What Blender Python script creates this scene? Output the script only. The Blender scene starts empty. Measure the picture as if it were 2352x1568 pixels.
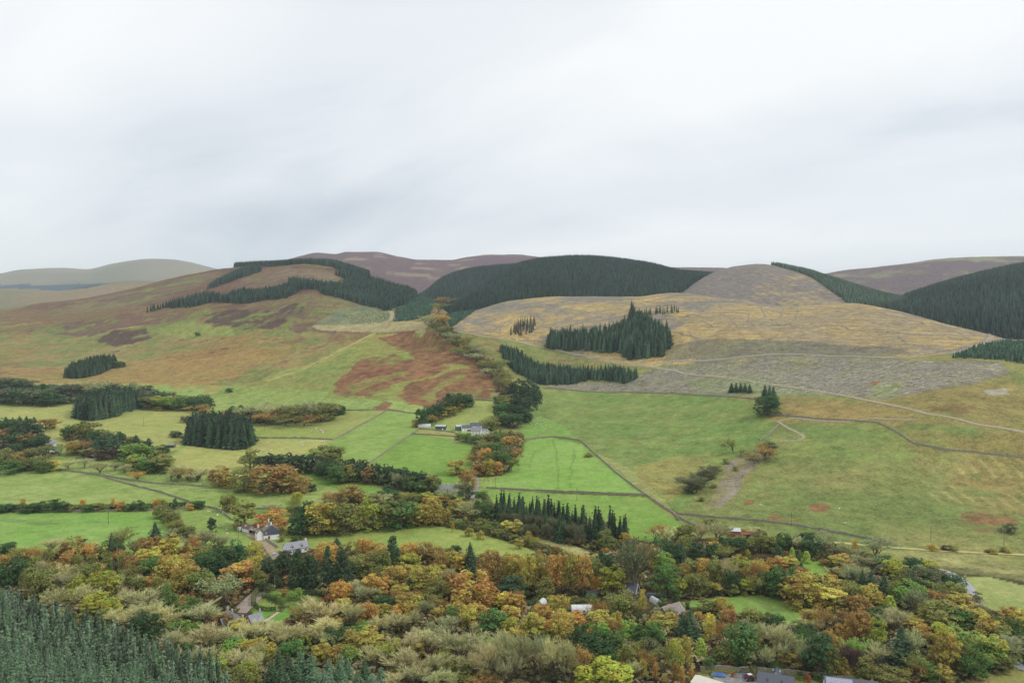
import bpy, math, random
import numpy as np

# ------------------------------------------------------------------ camera
CAMZ = 125.0
FD, CX, CY = 1800.0, 1176.0, 784.0          # focal length and centre on a 2352 x 1568 plate
PITCH = math.atan(54.0 / FD)
scene = bpy.context.scene
col = scene.collection
cam_d = bpy.data.cameras.new('camera')
cam_d.sensor_width = 36.0
cam_d.lens = 36.0 * FD / 2352.0
cam_d.clip_start = 1.0
cam_d.clip_end = 60000.0
cam = bpy.data.objects.new('camera', cam_d)
cam.location = (0, 0, CAMZ)
cam.rotation_euler = (math.radians(90) - PITCH, 0, 0)
col.objects.link(cam)
scene.camera = cam
scene.render.engine = 'CYCLES'
scene.cycles.max_bounces = 5
scene.cycles.diffuse_bounces = 3
scene.cycles.glossy_bounces = 2
scene.cycles.transmission_bounces = 3
scene.cycles.volume_bounces = 1
scene.cycles.transparent_max_bounces = 6
vs = scene.view_settings
vs.view_transform = 'Standard'
vs.look = 'None'
vs.gamma = 1.0
vs.exposure = 0.08
vs.use_curve_mapping = False

# ------------------------------------------------------------------ sky and sun
SKYX, SKYY = 6.0, 8.02
SUN_EL, SUN_AZ = math.radians(48), math.radians(104)     # azimuth clockwise from +Y (view direction)
world = bpy.data.worlds.new('World')
scene.world = world
world.use_nodes = True
nt = world.node_tree
nt.nodes.clear()
def N(tree, typ, **kw):
    n = tree.nodes.new(typ)
    for k, v in kw.items():
        if k == 'inp':
            for kk, vv in v.items():
                n.inputs[kk].default_value = vv
        else:
            setattr(n, k, v)
    return n
def L(tree, a, b):
    tree.links.new(a, b)
out = N(nt, 'ShaderNodeOutputWorld')
bg = N(nt, 'ShaderNodeBackground')
L(nt, bg.outputs[0], out.inputs[0])
sky = N(nt, 'ShaderNodeTexSky', sky_type='NISHITA', sun_disc=False)
sky.sun_elevation = SUN_EL
sky.sun_rotation = SUN_AZ
skys = N(nt, 'ShaderNodeVectorMath', operation='SCALE'); skys.inputs['Scale'].default_value = 0.10
L(nt, sky.outputs[0], skys.inputs[0])
tc = N(nt, 'ShaderNodeTexCoord')
sep = N(nt, 'ShaderNodeSeparateXYZ'); L(nt, tc.outputs['Generated'], sep.inputs[0])
def M(tree, op, a, b=None, c=None, clamp=False):
    n = tree.nodes.new('ShaderNodeMath'); n.operation = op; n.use_clamp = clamp
    for i, v in enumerate((a, b, c)):
        if v is None: continue
        if isinstance(v, (int, float)): n.inputs[i].default_value = v
        else: tree.links.new(v, n.inputs[i])
    return n.outputs[0]
# a cloud deck: direction projected on a flat layer, so that clouds run into streaks near the horizon
zc = M(nt, 'ADD', M(nt, 'MAXIMUM', sep.outputs[2], 0.0), 0.34)
pxn = M(nt, 'DIVIDE', sep.outputs[0], zc)
pyn = M(nt, 'DIVIDE', sep.outputs[1], zc)
comb = N(nt, 'ShaderNodeCombineXYZ'); L(nt, pxn, comb.inputs[0]); L(nt, pyn, comb.inputs[1])
mp = N(nt, 'ShaderNodeMapping', vector_type='TEXTURE'); L(nt, comb.outputs[0], mp.inputs[0])
mp.inputs['Rotation'].default_value = (0, 0, math.radians(-36))
mp.inputs['Location'].default_value = (SKYX, SKYY, 0.0)
mp.inputs['Scale'].default_value = (2.3, 0.95, 1.0)
n1 = N(nt, 'ShaderNodeTexNoise', inp={'Scale': 1.0, 'Detail': 3.0, 'Roughness': 0.38, 'Distortion': 0.25}); L(nt, mp.outputs[0], n1.inputs['Vector'])
mp2 = N(nt, 'ShaderNodeMapping', vector_type='TEXTURE'); L(nt, comb.outputs[0], mp2.inputs[0])
mp2.inputs['Rotation'].default_value = (0, 0, math.radians(-30))
mp2.inputs['Location'].default_value = (7.3, 2.2, 0.0)
mp2.inputs['Scale'].default_value = (0.9, 0.5, 1.0)
n2 = N(nt, 'ShaderNodeTexNoise', inp={'Scale': 1.0, 'Detail': 6.0, 'Roughness': 0.55, 'Distortion': 0.5}); L(nt, mp2.outputs[0], n2.inputs['Vector'])
cl = M(nt, 'ADD', M(nt, 'MULTIPLY', n1.outputs[0], 0.79), M(nt, 'MULTIPLY', n2.outputs[0], 0.21))
ramp = N(nt, 'ShaderNodeValToRGB'); L(nt, cl, ramp.inputs[0])
cr = ramp.color_ramp
cr.elements[0].position = 0.37; cr.elements[0].color = (0.52, 0.575, 0.66, 1)
cr.elements[1].position = 0.57; cr.elements[1].color = (1.0, 1.01, 1.015, 1)
e = cr.elements.new(0.47); e.color = (0.84, 0.875, 0.91, 1)
mixs = N(nt, 'ShaderNodeMix', data_type='RGBA'); mixs.inputs[0].default_value = 0.93
L(nt, skys.outputs[0], mixs.inputs[6]); L(nt, ramp.outputs[0], mixs.inputs[7])
L(nt, mixs.outputs[2], bg.inputs[0])
bg.inputs[1].default_value = 1.0
sun_d = bpy.data.lights.new('sun', 'SUN')
sun_d.energy = 1.5
sun_d.angle = math.radians(11)
sun_d.color = (1.0, 0.96, 0.9)
sun = bpy.data.objects.new('sun', sun_d)
sun.rotation_euler = (math.radians(90) - SUN_EL, 0, math.pi - SUN_AZ)
col.objects.link(sun)

# ------------------------------------------------------------------ colours and noise
ILLUM = 1.12
def lin(c):
    c = np.asarray(c, float) / 255.0
    return np.where(c <= 0.04045, c / 12.92, ((c + 0.055) / 1.055) ** 2.4)
def P(r, g, b):
    y = 0.3 * r + 0.59 * g + 0.11 * b
    c = [v + (y - v) * 0.10 for v in (r, g, b)]
    return lin(c) / ILLUM
def hash2(ix, iy, seed):
    h = (ix.astype(np.int64) * 374761393 + iy.astype(np.int64) * 668265263 + seed * 2147483647) & 0xffffffff
    h = ((h ^ (h >> 13)) * 1274126177) & 0xffffffff
    h = ((h ^ (h >> 15)) * 2246822519) & 0xffffffff
    return (h ^ (h >> 16)) / 4294967295.0
def vnoise(x, y, seed=0):
    ix = np.floor(x); iy = np.floor(y)
    fx = x - ix; fy = y - iy
    fx = fx * fx * (3 - 2 * fx); fy = fy * fy * (3 - 2 * fy)
    a = hash2(ix, iy, seed); b = hash2(ix + 1, iy, seed)
    c = hash2(ix, iy + 1, seed); d = hash2(ix + 1, iy + 1, seed)
    return (a + (b - a) * fx) * (1 - fy) + (c + (d - c) * fx) * fy
def fbm(x, y, lam, octv=4, seed=0, gain=0.5):
    s = 0; a = 1; t = 0; f = 1.0 / lam
    for o in range(octv):
        s = s + a * (vnoise(x * f + 17.3 * o, y * f - 9.1 * o, seed + o) * 2 - 1)
        t += a; a *= gain; f *= 2.03
    return s / t
def sstep(a, b, x):
    t = np.clip((x - a) / (b - a), 0, 1)
    return t * t * (3 - 2 * t)

# ------------------------------------------------------------------ relief: a single height field over (u = X / Y, Y)
def hermite(x, xp, fp):
    """monotone cubic through the points along the last axis; xp and fp may hold one row for each column"""
    xp = np.asarray(xp, float); fp = np.asarray(fp, float)
    h = np.diff(xp, axis=-1); s = np.diff(fp, axis=-1) / h
    m = np.zeros_like(fp)
    a, b = s[..., :-1], s[..., 1:]
    with np.errstate(divide='ignore', invalid='ignore'):
        hm = 2 * a * b / (a + b)
    m[..., 1:-1] = np.where(a * b > 0, hm, 0.0)
    m[..., 0] = s[..., 0]; m[..., -1] = s[..., -1]
    return h, m
def pchip(x, xp, fp):
    xp = np.asarray(xp, float); fp = np.asarray(fp, float)
    h, m = hermite(x, xp, fp)
    x = np.clip(x, xp[0], xp[-1])
    k = np.clip(np.searchsorted(xp, x) - 1, 0, len(xp) - 2)
    t = (x - xp[k]) / h[k]
    return ((1 + 2 * t) * (1 - t) ** 2 * fp[k] + t * (1 - t) ** 2 * h[k] * m[k]
            + t * t * (3 - 2 * t) * fp[k + 1] + t * t * (t - 1) * h[k] * m[k + 1])
def slope(py):
    w = (np.asarray(py, float) - CY) / FD
    return (-math.sin(PITCH) - w * math.cos(PITCH)) / (math.cos(PITCH) - w * math.sin(PITCH))
UMAX = 1.15
US = np.concatenate([np.linspace(-1.15, -0.70, 36)[:-1], np.linspace(-0.70, 0.70, 650), np.linspace(0.70, 1.15, 36)[1:]])
NU = len(US)
PXS = US * FD + CX
l0 = np.log(40.0)
rows = [np.linspace(np.log(40), np.log(200), 30)[:-1], np.linspace(np.log(200), np.log(420), 120)[:-1],
        np.linspace(np.log(420), np.log(2500), 560)[:-1], np.linspace(np.log(2500), np.log(16000), 130)]
LY = np.concatenate(rows); YS = np.exp(LY); NR = len(LY)
def curve(pts):
    """[(px, py, distance)] -> distance and height for each column"""
    p = np.array(pts, float)
    d = np.exp(pchip(PXS, p[:, 0], np.log(p[:, 2])))
    py = pchip(PXS, p[:, 0], p[:, 1])
    return d, CAMZ + slope(py) * d
def zcurve(pts):
    p = np.array(pts, float)
    return np.exp(pchip(PXS, p[:, 0], np.log(p[:, 2]))), pchip(PXS, p[:, 0], p[:, 1])
def sheet(curves):
    D = np.stack([np.log(c[0]) for c in curves], -1)
    Zc = np.stack([c[1] for c in curves], -1)
    for k in range(1, D.shape[1]):
        D[:, k] = np.maximum(D[:, k], D[:, k - 1] + 0.02)
    h, m = hermite(None, D, Zc)
    out = np.empty((NR, NU))
    X = np.broadcast_to(LY[:, None], (NR, NU))
    out[:] = Zc[None, :, 0]
    for k in range(D.shape[1] - 1):
        a, b = D[None, :, k], D[None, :, k + 1]
        t = np.clip((X - a) / (b - a), 0, 1)
        hh = h[None, :, k]
        v = ((1 + 2 * t) * (1 - t) ** 2 * Zc[None, :, k] + t * (1 - t) ** 2 * hh * m[None, :, k]
             + t * t * (3 - 2 * t) * Zc[None, :, k + 1] + t * t * (t - 1) * hh * m[None, :, k + 1])
        out = np.where(X >= a, v, out)
    return out
def behind(c, fy, dz):
    return c[0] * fy, c[1] - dz

c_a0 = zcurve([(-300, 62, 40), (500, 42, 40), (1200, 20, 40), (2700, 12, 40)])
c_a = zcurve([(-300, 50, 130), (300, 40, 130), (800, 22, 130), (1200, 9, 130), (2700, 4, 130)])
c_b = zcurve([(-300, 24, 250), (0, 21, 250), (300, 14, 250), (700, 6, 250), (1100, 2, 250), (1600, 0.5, 250), (2700, 0.5, 250)])
c_c = zcurve([(-300, 2, 400), (300, 1, 400), (900, 0, 400), (1600, -0.5, 400), (2200, -0.5, 400), (2700, 0, 400)])
c_d = zcurve([(-300, 0, 520), (600, 0.5, 520), (1000, 1, 520), (1300, 2.5, 520), (1550, 4, 520), (1800, 9, 520), (2050, 11, 520), (2700, 20, 520)])
c_d2 = zcurve([(-300, 10, 800), (300, 10, 800), (600, 9, 780), (900, 12, 760), (1100, 13, 740), (1300, 14, 713), (1500, 18, 690), (1762, 26, 620), (2000, 27, 570), (2352, 27, 545), (2700, 28, 545)])
c_e = curve([(-300, 885, 1130), (0, 880, 1130), (200, 890, 1110), (480, 925, 1000), (700, 940, 930), (900, 942, 880), (1000, 930, 900), (1130, 905, 930), (1250, 890, 980), (1400, 905, 950), (1600, 905, 860), (1762, 940, 715), (2000, 955, 640), (2200, 985, 575), (2352, 990, 565), (2700, 1000, 560)])
c_f = curve([(-300, 800, 1500), (0, 800, 1480), (300, 800, 1400), (600, 800, 1280), (850, 800, 1220), (1000, 800, 1180), (1070, 828, 1110), (1130, 868, 1030), (1180, 862, 1060), (1250, 836, 1110), (1400, 830, 1050), (1600, 850, 960), (1762, 850, 880), (2000, 845, 800), (2200, 855, 715), (2352, 865, 690), (2700, 870, 680)])
c_g = curve([(-300, 735, 1900), (0, 730, 1850), (150, 720, 1800), (330, 715, 1650), (480, 702, 1600), (600, 697, 1560), (720, 664, 1580), (850, 722, 1430), (950, 747, 1300), (1000, 762, 1220), (1040, 752, 1250), (1100, 762, 1230), (1250, 752, 1230), (1400, 760, 1150), (1600, 762, 1080), (1762, 772, 1000), (2000, 790, 900), (2200, 795, 820), (2352, 805, 780), (2700, 810, 770)])
c_h = curve([(-300, 720, 2200), (0, 712, 2200), (100, 697, 2250), (200, 685, 2300), (300, 665, 2350), (380, 645, 2400), (450, 630, 2450), (510, 620, 2400), (560, 616, 2350), (620, 614, 2250), (700, 609, 2150), (760, 612, 2100), (830, 630, 2000), (900, 654, 1900), (960, 684, 1800), (1000, 696, 1650), (1040, 724, 1400), (1090, 715, 1450), (1180, 692, 1500), (1300, 683, 1520), (1450, 683, 1500), (1550, 674, 1450), (1640, 682, 1400), (1720, 691, 1350), (1800, 701, 1300), (1900, 698, 1250), (1960, 696, 1230), (2050, 711, 1150), (2150, 736, 1050), (2250, 761, 960), (2330, 778, 900), (2700, 790, 880)])
dz1 = pchip(PXS, [-300, 500, 900, 1000, 1060, 1300, 2200, 2700], [40, 40, 30, 10, 10, 25, 18, 15])
main = sheet([c_a0, c_a, c_b, c_c, c_d, c_d2, c_e, c_f, c_g, c_h, behind(c_h, 1.15, dz1 * 0.6), behind(c_h, 1.5, dz1 * 1.6), behind(c_h, 3.0, dz1 * 1.6 + 60), (np.full(NU, 15900.0), np.full(NU, 0.0))])
def hill(foot, crest, front=None, low=-60.0):
    f, c = curve(foot), curve(crest)
    start = (f[0] * 0.8, np.full(NU, -350.0))
    lo_, hi_ = foot[0][0], foot[-1][0]
    cut = np.clip((lo_ + 40 - PXS) / 40, 0, 1) + np.clip((PXS - hi_ + 40) / 40, 0, 1) if True else 0
    if lo_ <= -300: cut = np.clip((PXS - hi_ + 40) / 40, 0, 1)
    if hi_ >= 2700: cut = np.clip((lo_ + 40 - PXS) / 40, 0, 1)
    f = (f[0], f[1] - 600 * cut); c = (c[0], c[1] - 600 * cut)
    cs = [start, f] + ([curve(front)] if front else []) + [c, behind(c, 1.12, 25), behind(c, 1.5, 110), behind(c, 1.8, 200), (np.full(NU, 15900.0), np.full(NU, -100.0))]
    return sheet(cs)
LOW = 1400
s_e = hill([(900, 820, 1600), (990, 740, 1560), (1011, 722, 1560), (1130, 712, 1600), (1200, 694, 1640), (1400, 688, 1680), (1550, 682, 1720), (1700, 700, 1750), (1850, 740, 1750)],
           [(900, 820, 1720), (985, 745, 1680), (1011, 726, 1700), (1060, 706, 1800), (1100, 676, 1950), (1150, 642, 2100), (1200, 618, 2250), (1260, 608, 2300), (1330, 605, 2300), (1400, 607, 2300), (1480, 617, 2280), (1560, 634, 2250), (1640, 640, 2250), (1720, 660, 2250), (1850, 740, 2200)])
s_e2 = hill([(850, 800, 2200), (940, 712, 2200), (1020, 700, 2250), (1100, 690, 2300), (1300, 690, 2300), (1500, 760, 2300)],
            [(850, 800, 2500), (930, 706, 2500), (970, 684, 2600), (1020, 646, 2700), (1080, 627, 2800), (1170, 617, 2800), (1250, 614, 2800), (1350, 640, 2800), (1500, 760, 2800)])
s_d = hill([(300, 760, 2900), (600, 700, 2900), (960, 690, 2900), (1300, 690, 2900), (1700, 690, 2900), (1900, 800, 2900)],
           [(300, 760, 3800), (500, 668, 3800), (600, 622, 3900), (690, 592, 4000), (730, 585, 4000), (770, 588, 4000), (800, 582, 4000), (860, 582, 4000), (920, 593, 4000), (960, 598, 4000), (1040, 600, 4200), (1080, 594, 4300), (1130, 588, 4300), (1190, 588, 4300), (1240, 594, 4300), (1400, 608, 4200), (1550, 620, 4000), (1650, 620, 4000), (1750, 640, 4000), (1900, 800, 4000)])
s_f = hill([(1350, 790, 1600), (1480, 700, 1600), (1640, 688, 1620), (1720, 697, 1600), (1850, 706, 1560), (1960, 703, 1520), (2050, 716, 1480), (2200, 760, 1450), (2300, 820, 1450)],
           [(1350, 790, 1900), (1480, 700, 1900), (1560, 673, 1900), (1600, 646, 1950), (1640, 624, 2000), (1690, 611, 2050), (1740, 607, 2050), (1790, 614, 2050), (1850, 625, 2000), (1900, 640, 1950), (1960, 660, 1900), (2030, 679, 1800), (2100, 698, 1750), (2200, 750, 1700), (2300, 820, 1700)])
s_g = hill([(1900, 790, 1500), (1980, 715, 1480), (2100, 726, 1380), (2200, 746, 1280), (2280, 752, 1220), (2352, 758, 1180), (2500, 765, 1150), (2700, 770, 1150)],
           [(1900, 790, 1900), (1980, 735, 1900), (2050, 704, 2000), (2120, 680, 2000), (2200, 657, 2000), (2300, 635, 1950), (2352, 626, 1950), (2500, 612, 1900), (2700, 610, 1900)])
s_h = hill([(1600, 800, 2500), (1750, 690, 2500), (2352, 690, 2500), (2700, 690, 2500)],
           [(1600, 800, 3500), (1800, 660, 3500), (1910, 629, 3500), (2000, 618, 3500), (2100, 606, 3500), (2150, 600, 3500), (2250, 595, 3500), (2352, 595, 3500), (2700, 606, 3500)])
s_a = hill([(-300, 690, 6000), (0, 688, 6000), (300, 686, 6000), (600, 690, 6000), (900, 720, 6000)],
           [(-300, 645, 9000), (0, 632, 9000), (60, 623, 9000), (150, 620, 9000), (200, 621, 9000), (265, 608, 9000), (340, 599, 9000), (400, 601, 9000), (440, 608, 9000), (500, 622, 9000), (650, 650, 9000), (900, 720, 9000)])
s_a2 = hill([(-300, 725, 3200), (0, 728, 3200), (300, 722, 3200), (600, 760, 3200)],
            [(-300, 655, 4500), (0, 664, 4500), (60, 665, 4500), (130, 669, 4500), (210, 658, 4600), (260, 652, 4700), (300, 648, 4700), (350, 650, 4700), (450, 672, 4600), (600, 760, 4500)])
UU = np.broadcast_to(US[None, :], (NR, NU)); YY = np.broadcast_to(YS[:, None], (NR, NU)); XX = UU * YY
stack = np.stack([main, s_e, s_e2, s_d, s_f, s_g, s_h, s_a, s_a2])
SID = np.argmax(stack, 0)
ZZ = np.max(stack, 0)
wr = sstep(22, 60, ZZ)
ZZ = ZZ + wr * (3.5 * fbm(XX, YY, 230, 3, 5) + 2.4 * fbm(XX, YY, 75, 4, 9)) + (1 - wr) * sstep(380, 480, YY) * 0.9 * fbm(XX, YY, 110, 2, 3)
ZZ = ZZ + (SID > 0) * sstep(2500, 4000, YY) * 12 * fbm(XX, YY, 700, 3, 21)
def gidx(x, y):
    y = np.maximum(np.asarray(y, float), 41.0)
    fu = np.clip(np.interp(np.asarray(x, float) / y, US, np.arange(NU)), 0, NU - 1.001)
    fr = np.clip(np.interp(np.log(y), LY, np.arange(NR)), 0, NR - 1.001)
    return fr, fu
def ground(x, y):
    fr, fu = gidx(x, y)
    r = fr.astype(int) if hasattr(fr, 'astype') else int(fr); c = fu.astype(int) if hasattr(fu, 'astype') else int(fu)
    a, b = fr - r, fu - c
    return (ZZ[r, c] * (1 - a) * (1 - b) + ZZ[r + 1, c] * a * (1 - b) + ZZ[r, c + 1] * (1 - a) * b + ZZ[r + 1, c + 1] * a * b)
def gz(x, y):
    return float(ground(np.array([x]), np.array([y]))[0])
def hit(px, py, ymin=120.0, lift=0.0):
    """where a sight line through a point of the plate meets the ground"""
    w = (py - CY) / FD
    fw = math.cos(PITCH) - w * math.sin(PITCH)
    u = (px - CX) / FD / fw
    t = (-math.sin(PITCH) - w * math.cos(PITCH)) / fw
    fu = min(max(float(np.interp(u, US, np.arange(NU))), 0), NU - 1.001)
    c = int(fu); b = fu - c
    zc_ = ZZ[:, c] * (1 - b) + ZZ[:, c + 1] * b + lift
    d = zc_ - (CAMZ + t * YS)
    ok = np.where((d >= 0) & (YS >= ymin))[0]
    if len(ok) == 0:
        k = int(np.argmax(np.where(YS < 9000, d, -1e9)))
        y = YS[k]
    else:
        k = ok[0]
        if k == 0: y = YS[0]
        else:
            f = d[k - 1] / (d[k - 1] - d[k]); y = YS[k - 1] + (YS[k] - YS[k - 1]) * min(max(f, 0), 1)
    return u * y, y, gz(u * y, y)
def wpoly(pts, n=6):
    """outline on the plate -> outline on the ground, as (u, ln Y)"""
    o = []
    for i in range(len(pts)):
        a, b = pts[i], pts[(i + 1) % len(pts)]
        for k in range(n):
            f = k / n
            x, y, z = hit(a[0] + (b[0] - a[0]) * f, a[1] + (b[1] - a[1]) * f)
            o.append((x / y, math.log(y)))
    return np.array(o)
def inside(poly, u, ly):
    r = np.zeros(u.shape, bool)
    x0, y0 = poly[-1]
    for x1, y1 in poly:
        if y0 != y1:
            c = ((y1 > ly) != (y0 > ly))
            r ^= c & (u < (x0 - x1) * (ly - y1) / (y0 - y1) + x1)
        x0, y0 = x1, y1
    return r
# ------------------------------------------------------------------ land cover: the colour of what grows there
LYY = np.broadcast_to(LY[:, None], (NR, NU))
PXX = PXS[None, :] + np.zeros((NR, 1))
COL = np.zeros((NR, NU, 3)); RGH = np.full((NR, NU), 0.5)
n180 = fbm(XX, YY, 180, 4, 31); n60 = fbm(XX, YY, 60, 4, 41); n20 = fbm(XX, YY, 22, 4, 51); n7 = fbm(XX, YY, 7, 3, 61)
nh = fbm(XX * 0.45, YY * 1.0 + ZZ * 2.5, 45, 4, 71)       # streaks that follow the slope's contours
wu = (fbm(XX, YY, 26, 4, 81)); wv = (fbm(XX, YY, 26, 4, 91))
def mixc(a, b, t):
    return a + (np.asarray(b) - a) * np.clip(t, 0, 1)[..., None]
def full(c):
    return np.broadcast_to(np.asarray(c), (NR, NU, 3))
def pslice(pts, ragged, n):
    p = wpoly(pts, n)
    pad = 0.004 + ragged * 1.2 / math.exp(p[:, 1].min())
    r0, r1 = np.searchsorted(LY, p[:, 1].min() - pad), np.searchsorted(LY, p[:, 1].max() + pad)
    c0, c1 = np.searchsorted(US, p[:, 0].min() - pad), np.searchsorted(US, p[:, 0].max() + pad)
    s = (slice(max(r0, 0), r1), slice(max(c0, 0), c1))
    u, ly = UU[s], LYY[s]
    if ragged:
        u = u + ragged * wu[s] / YY[s]; ly = ly + ragged * wv[s] / YY[s]
    return s, inside(p, u, ly) * 1.0
def pmask(pts, ragged=0.0, n=6):
    m = np.zeros((NR, NU))
    s, k = pslice(pts, ragged, n)
    m[s] = k
    return m
def paint(pts, c, ragged=0.0, amount=1.0, var=0.0, var_c=None, rough=None, vn=None, n=6, holes=None):
    s, m = pslice(pts, ragged, n)
    m = m * amount
    if holes is not None:
        m = m * sstep(-0.30, 0.25, n20[s] * 0.9 + n60[s] * 0.5 + n7[s] * 0.35 + holes)
    cc = np.broadcast_to(np.asarray(c), m.shape + (3,))
    if var_c is not None:
        cc = mixc(cc, np.asarray(var_c), 0.5 + (n60 if vn is None else vn)[s] * var)
    COL[s] += (cc - COL[s]) * m[..., None]
    if rough is not None:
        RGH[s] += (rough - RGH[s]) * m
    f = np.zeros((NR, NU)); f[s] = m
    return f
G_BR, G_BR2 = P(124, 164, 68), P(138, 170, 86)
G_PALE, G_PALE2 = P(164, 174, 96), P(150, 166, 84)
OLIVE, TAN, ORNG = P(118, 130, 64), P(156, 138, 84), P(154, 120, 68)
HEATH, HEATH2, BRACK = P(90, 68, 62), P(108, 82, 74), P(114, 68, 52)
# defaults
moor = mixc(full(OLIVE), TAN, 0.42 + 0.9 * n60 + 0.5 * nh + 0.6 * n20 + 0.45 * n7)
moor = mixc(moor, ORNG, 0.2 + 1.1 * n180 + 0.5 * nh + 0.5 * n20 + 0.3 * n7)
up = sstep(85, 190, ZZ)
moor = mixc(moor, HEATH, sstep(0.05, 0.35, n60 * 0.6 + nh * 0.6 + 0.45 * n20 + 0.25 * n7 + up * 0.75 - 0.42))
brn = sstep(0.0, 0.5, 0.9 * fbm(XX * 0.6, YY + ZZ * 2, 130, 4, 77) + 0.5 * n20 + 0.35 * n7 - 0.12 + 0.55 * sstep(60, 130, ZZ) - 0.3 * sstep(600, 1100, PXX))
moor = mixc(moor, P(122, 90, 66), 0.75 * brn)
left = (PXX < 1150)
COL[:] = moor
valley = (ZZ < 30) & (SID == 0) & (YY < 1150) & left
COL = np.where(valley[..., None], mixc(full(P(140, 162, 82)), G_PALE2, 0.5 + n60), COL)
rightm = (~left) & (SID == 0)
rmoor = mixc(full(P(118, 134, 68)), P(154, 148, 84), 0.30 + 0.9 * n60 + 0.45 * n20)
rmoor = mixc(rmoor, P(158, 134, 78), 0.7 * sstep(0.1, 0.6, n180 + 0.5 * nh + 0.5 * n20))
rmoor = mixc(rmoor, P(112, 130, 64), 0.6 * sstep(0.15, 0.6, 0.8 * n20 + 0.6 * n7))
COL = np.where(rightm[..., None], rmoor, COL)
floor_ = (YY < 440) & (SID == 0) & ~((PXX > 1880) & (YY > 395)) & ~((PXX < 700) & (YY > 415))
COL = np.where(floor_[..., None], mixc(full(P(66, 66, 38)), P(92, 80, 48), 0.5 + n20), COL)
COL = np.where(((YY < 545) & (PXX > 760) & (PXX < 1560) & (SID == 0) & (~floor_))[..., None], mixc(full(P(86, 92, 48)), P(110, 104, 58), 0.5 + n20), COL)
# heather on the far hills
hh = mixc(full(P(112, 90, 92)), P(150, 136, 112), sstep(0.12, 0.45, nh * 0.9 + 0.5 * n180 + 0.0))
COL = np.where((SID == 3)[..., None], hh, COL)
h2 = mixc(full(P(112, 96, 96)), P(142, 138, 104), sstep(-0.05, 0.4, fbm(XX, YY, 170, 5, 33) + 0.3 * n60 + 0.2 * n20))
COL = np.where((SID == 6)[..., None], h2, COL)
fa = mixc(full(P(126, 122, 98)), P(150, 138, 110), 0.5 + fbm(XX, YY, 900, 4, 35))
COL = np.where((SID == 7)[..., None], fa, COL)
fa2 = mixc(full(P(146, 122, 90)), P(118, 120, 84), 0.5 + 1.2 * fbm(XX, YY, 420, 4, 36))
COL = np.where((SID == 8)[..., None], fa2, COL)
conf = P(36, 48, 38)
COL = np.where(((SID == 1) | (SID == 2) | (SID == 5))[..., None], full(conf), COL)
paint([(-60, 652), (120, 655), (185, 650), (250, 650), (200, 662), (130, 668), (60, 664), (-60, 662)], P(62, 78, 88), 30)
# left hill, top to bottom
paint([(560, 640), (640, 618), (740, 620), (800, 640), (760, 650), (700, 645), (620, 658), (540, 668)], HEATH2, 20, 0.95, holes=0.22, var_c=P(140, 120, 92), var=0.9, vn=nh)
paint([(300, 700), (420, 672), (560, 628), (530, 622), (430, 655), (330, 690)], HEATH, 28, 0.85, holes=0.22, var_c=P(130, 110, 82), var=1.2, vn=nh)
paint([(180, 690), (330, 662), (470, 628), (520, 622), (420, 668), (300, 706), (120, 725)], P(130, 112, 84), 40, 0.6, holes=0.22)
paint([(600, 692), (720, 668), (850, 700), (880, 735), (780, 745), (640, 735), (560, 712)], HEATH2, 32, 0.8, holes=0.22, var_c=P(134, 120, 78), var=1.0)
paint([(468, 722), (560, 712), (640, 716), (668, 735), (640, 752), (560, 756), (490, 742)], HEATH, 24, 0.95, holes=0.22)
paint([(640, 706), (690, 700), (700, 716), (650, 722)], HEATH, 20, 0.9, holes=0.22)
paint([(60, 760), (160, 740), (300, 728), (420, 712), (430, 724), (320, 748), (180, 772)], HEATH2, 30, 0.8, holes=0.1)
paint([(640, 745), (720, 735), (800, 742), (760, 765), (680, 765)], HEATH2, 26, 0.8, holes=0.1)
paint([(215, 782), (250, 762), (320, 754), (345, 762), (330, 784), (270, 796)], HEATH, 20, 0.95, holes=0.22)
paint([(350, 758), (440, 738), (520, 752), (540, 770), (430, 778)], P(140, 152, 72), 14, 0.7)
paint([(240, 735), (330, 722), (420, 718), (330, 742), (250, 752)], P(128, 96, 74), 28, 0.6, holes=0.22)
paint([(0, 842), (160, 850), (330, 832), (520, 812), (700, 800), (560, 852), (480, 900), (300, 880), (0, 878)], P(168, 136, 76), 40, 0.62)
paint([(480, 905), (620, 860), (760, 820), (850, 780), (870, 800), (780, 880), (700, 935), (520, 922)], P(134, 152, 70), 26, 0.6)
paint([(742, 916), (790, 850), (800, 826), (850, 770), (930, 762), (1000, 762), (1050, 792), (1100, 828), (1140, 880), (1136, 912), (1060, 918), (1000, 942), (900, 918)], P(134, 150, 68), 8, 0.9, var_c=P(152, 140, 72), var=0.8)
for pp in ([(760, 905), (800, 850), (870, 842), (920, 848), (905, 872), (850, 912), (790, 914)], [(868, 776), (920, 764), (1010, 762), (1062, 792), (1115, 832), (1145, 878), (1130, 890), (1060, 836), (1000, 838), (960, 826), (930, 804), (900, 790)],
           [(915, 918), (935, 888), (1000, 862), (1060, 846), (1115, 846), (1142, 880), (1138, 916), (1060, 918), (1015, 944), (960, 936)], [(790, 846), (820, 826), (900, 812), (960, 828), (1040, 842), (960, 872), (880, 880)], [(850, 930), (880, 920), (905, 928), (890, 940), (850, 940)]):
    paint(pp, BRACK, 17, 0.9, var_c=P(152, 106, 70), var=1.1, vn=n20 * 0.7 + n7, holes=0.5)
paint([(965, 915), (1000, 882), (1065, 858), (1075, 862), (1012, 890), (985, 925)], P(140, 152, 72), 8, 0.6)
paint([(800, 892), (850, 868), (930, 850), (945, 855), (870, 880), (815, 905)], P(138, 146, 68), 12, 0.5)
paint([(600, 868), (720, 830), (860, 762), (866, 768), (730, 842), (612, 876)], P(160, 160, 82), 3, 0.55)
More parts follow.
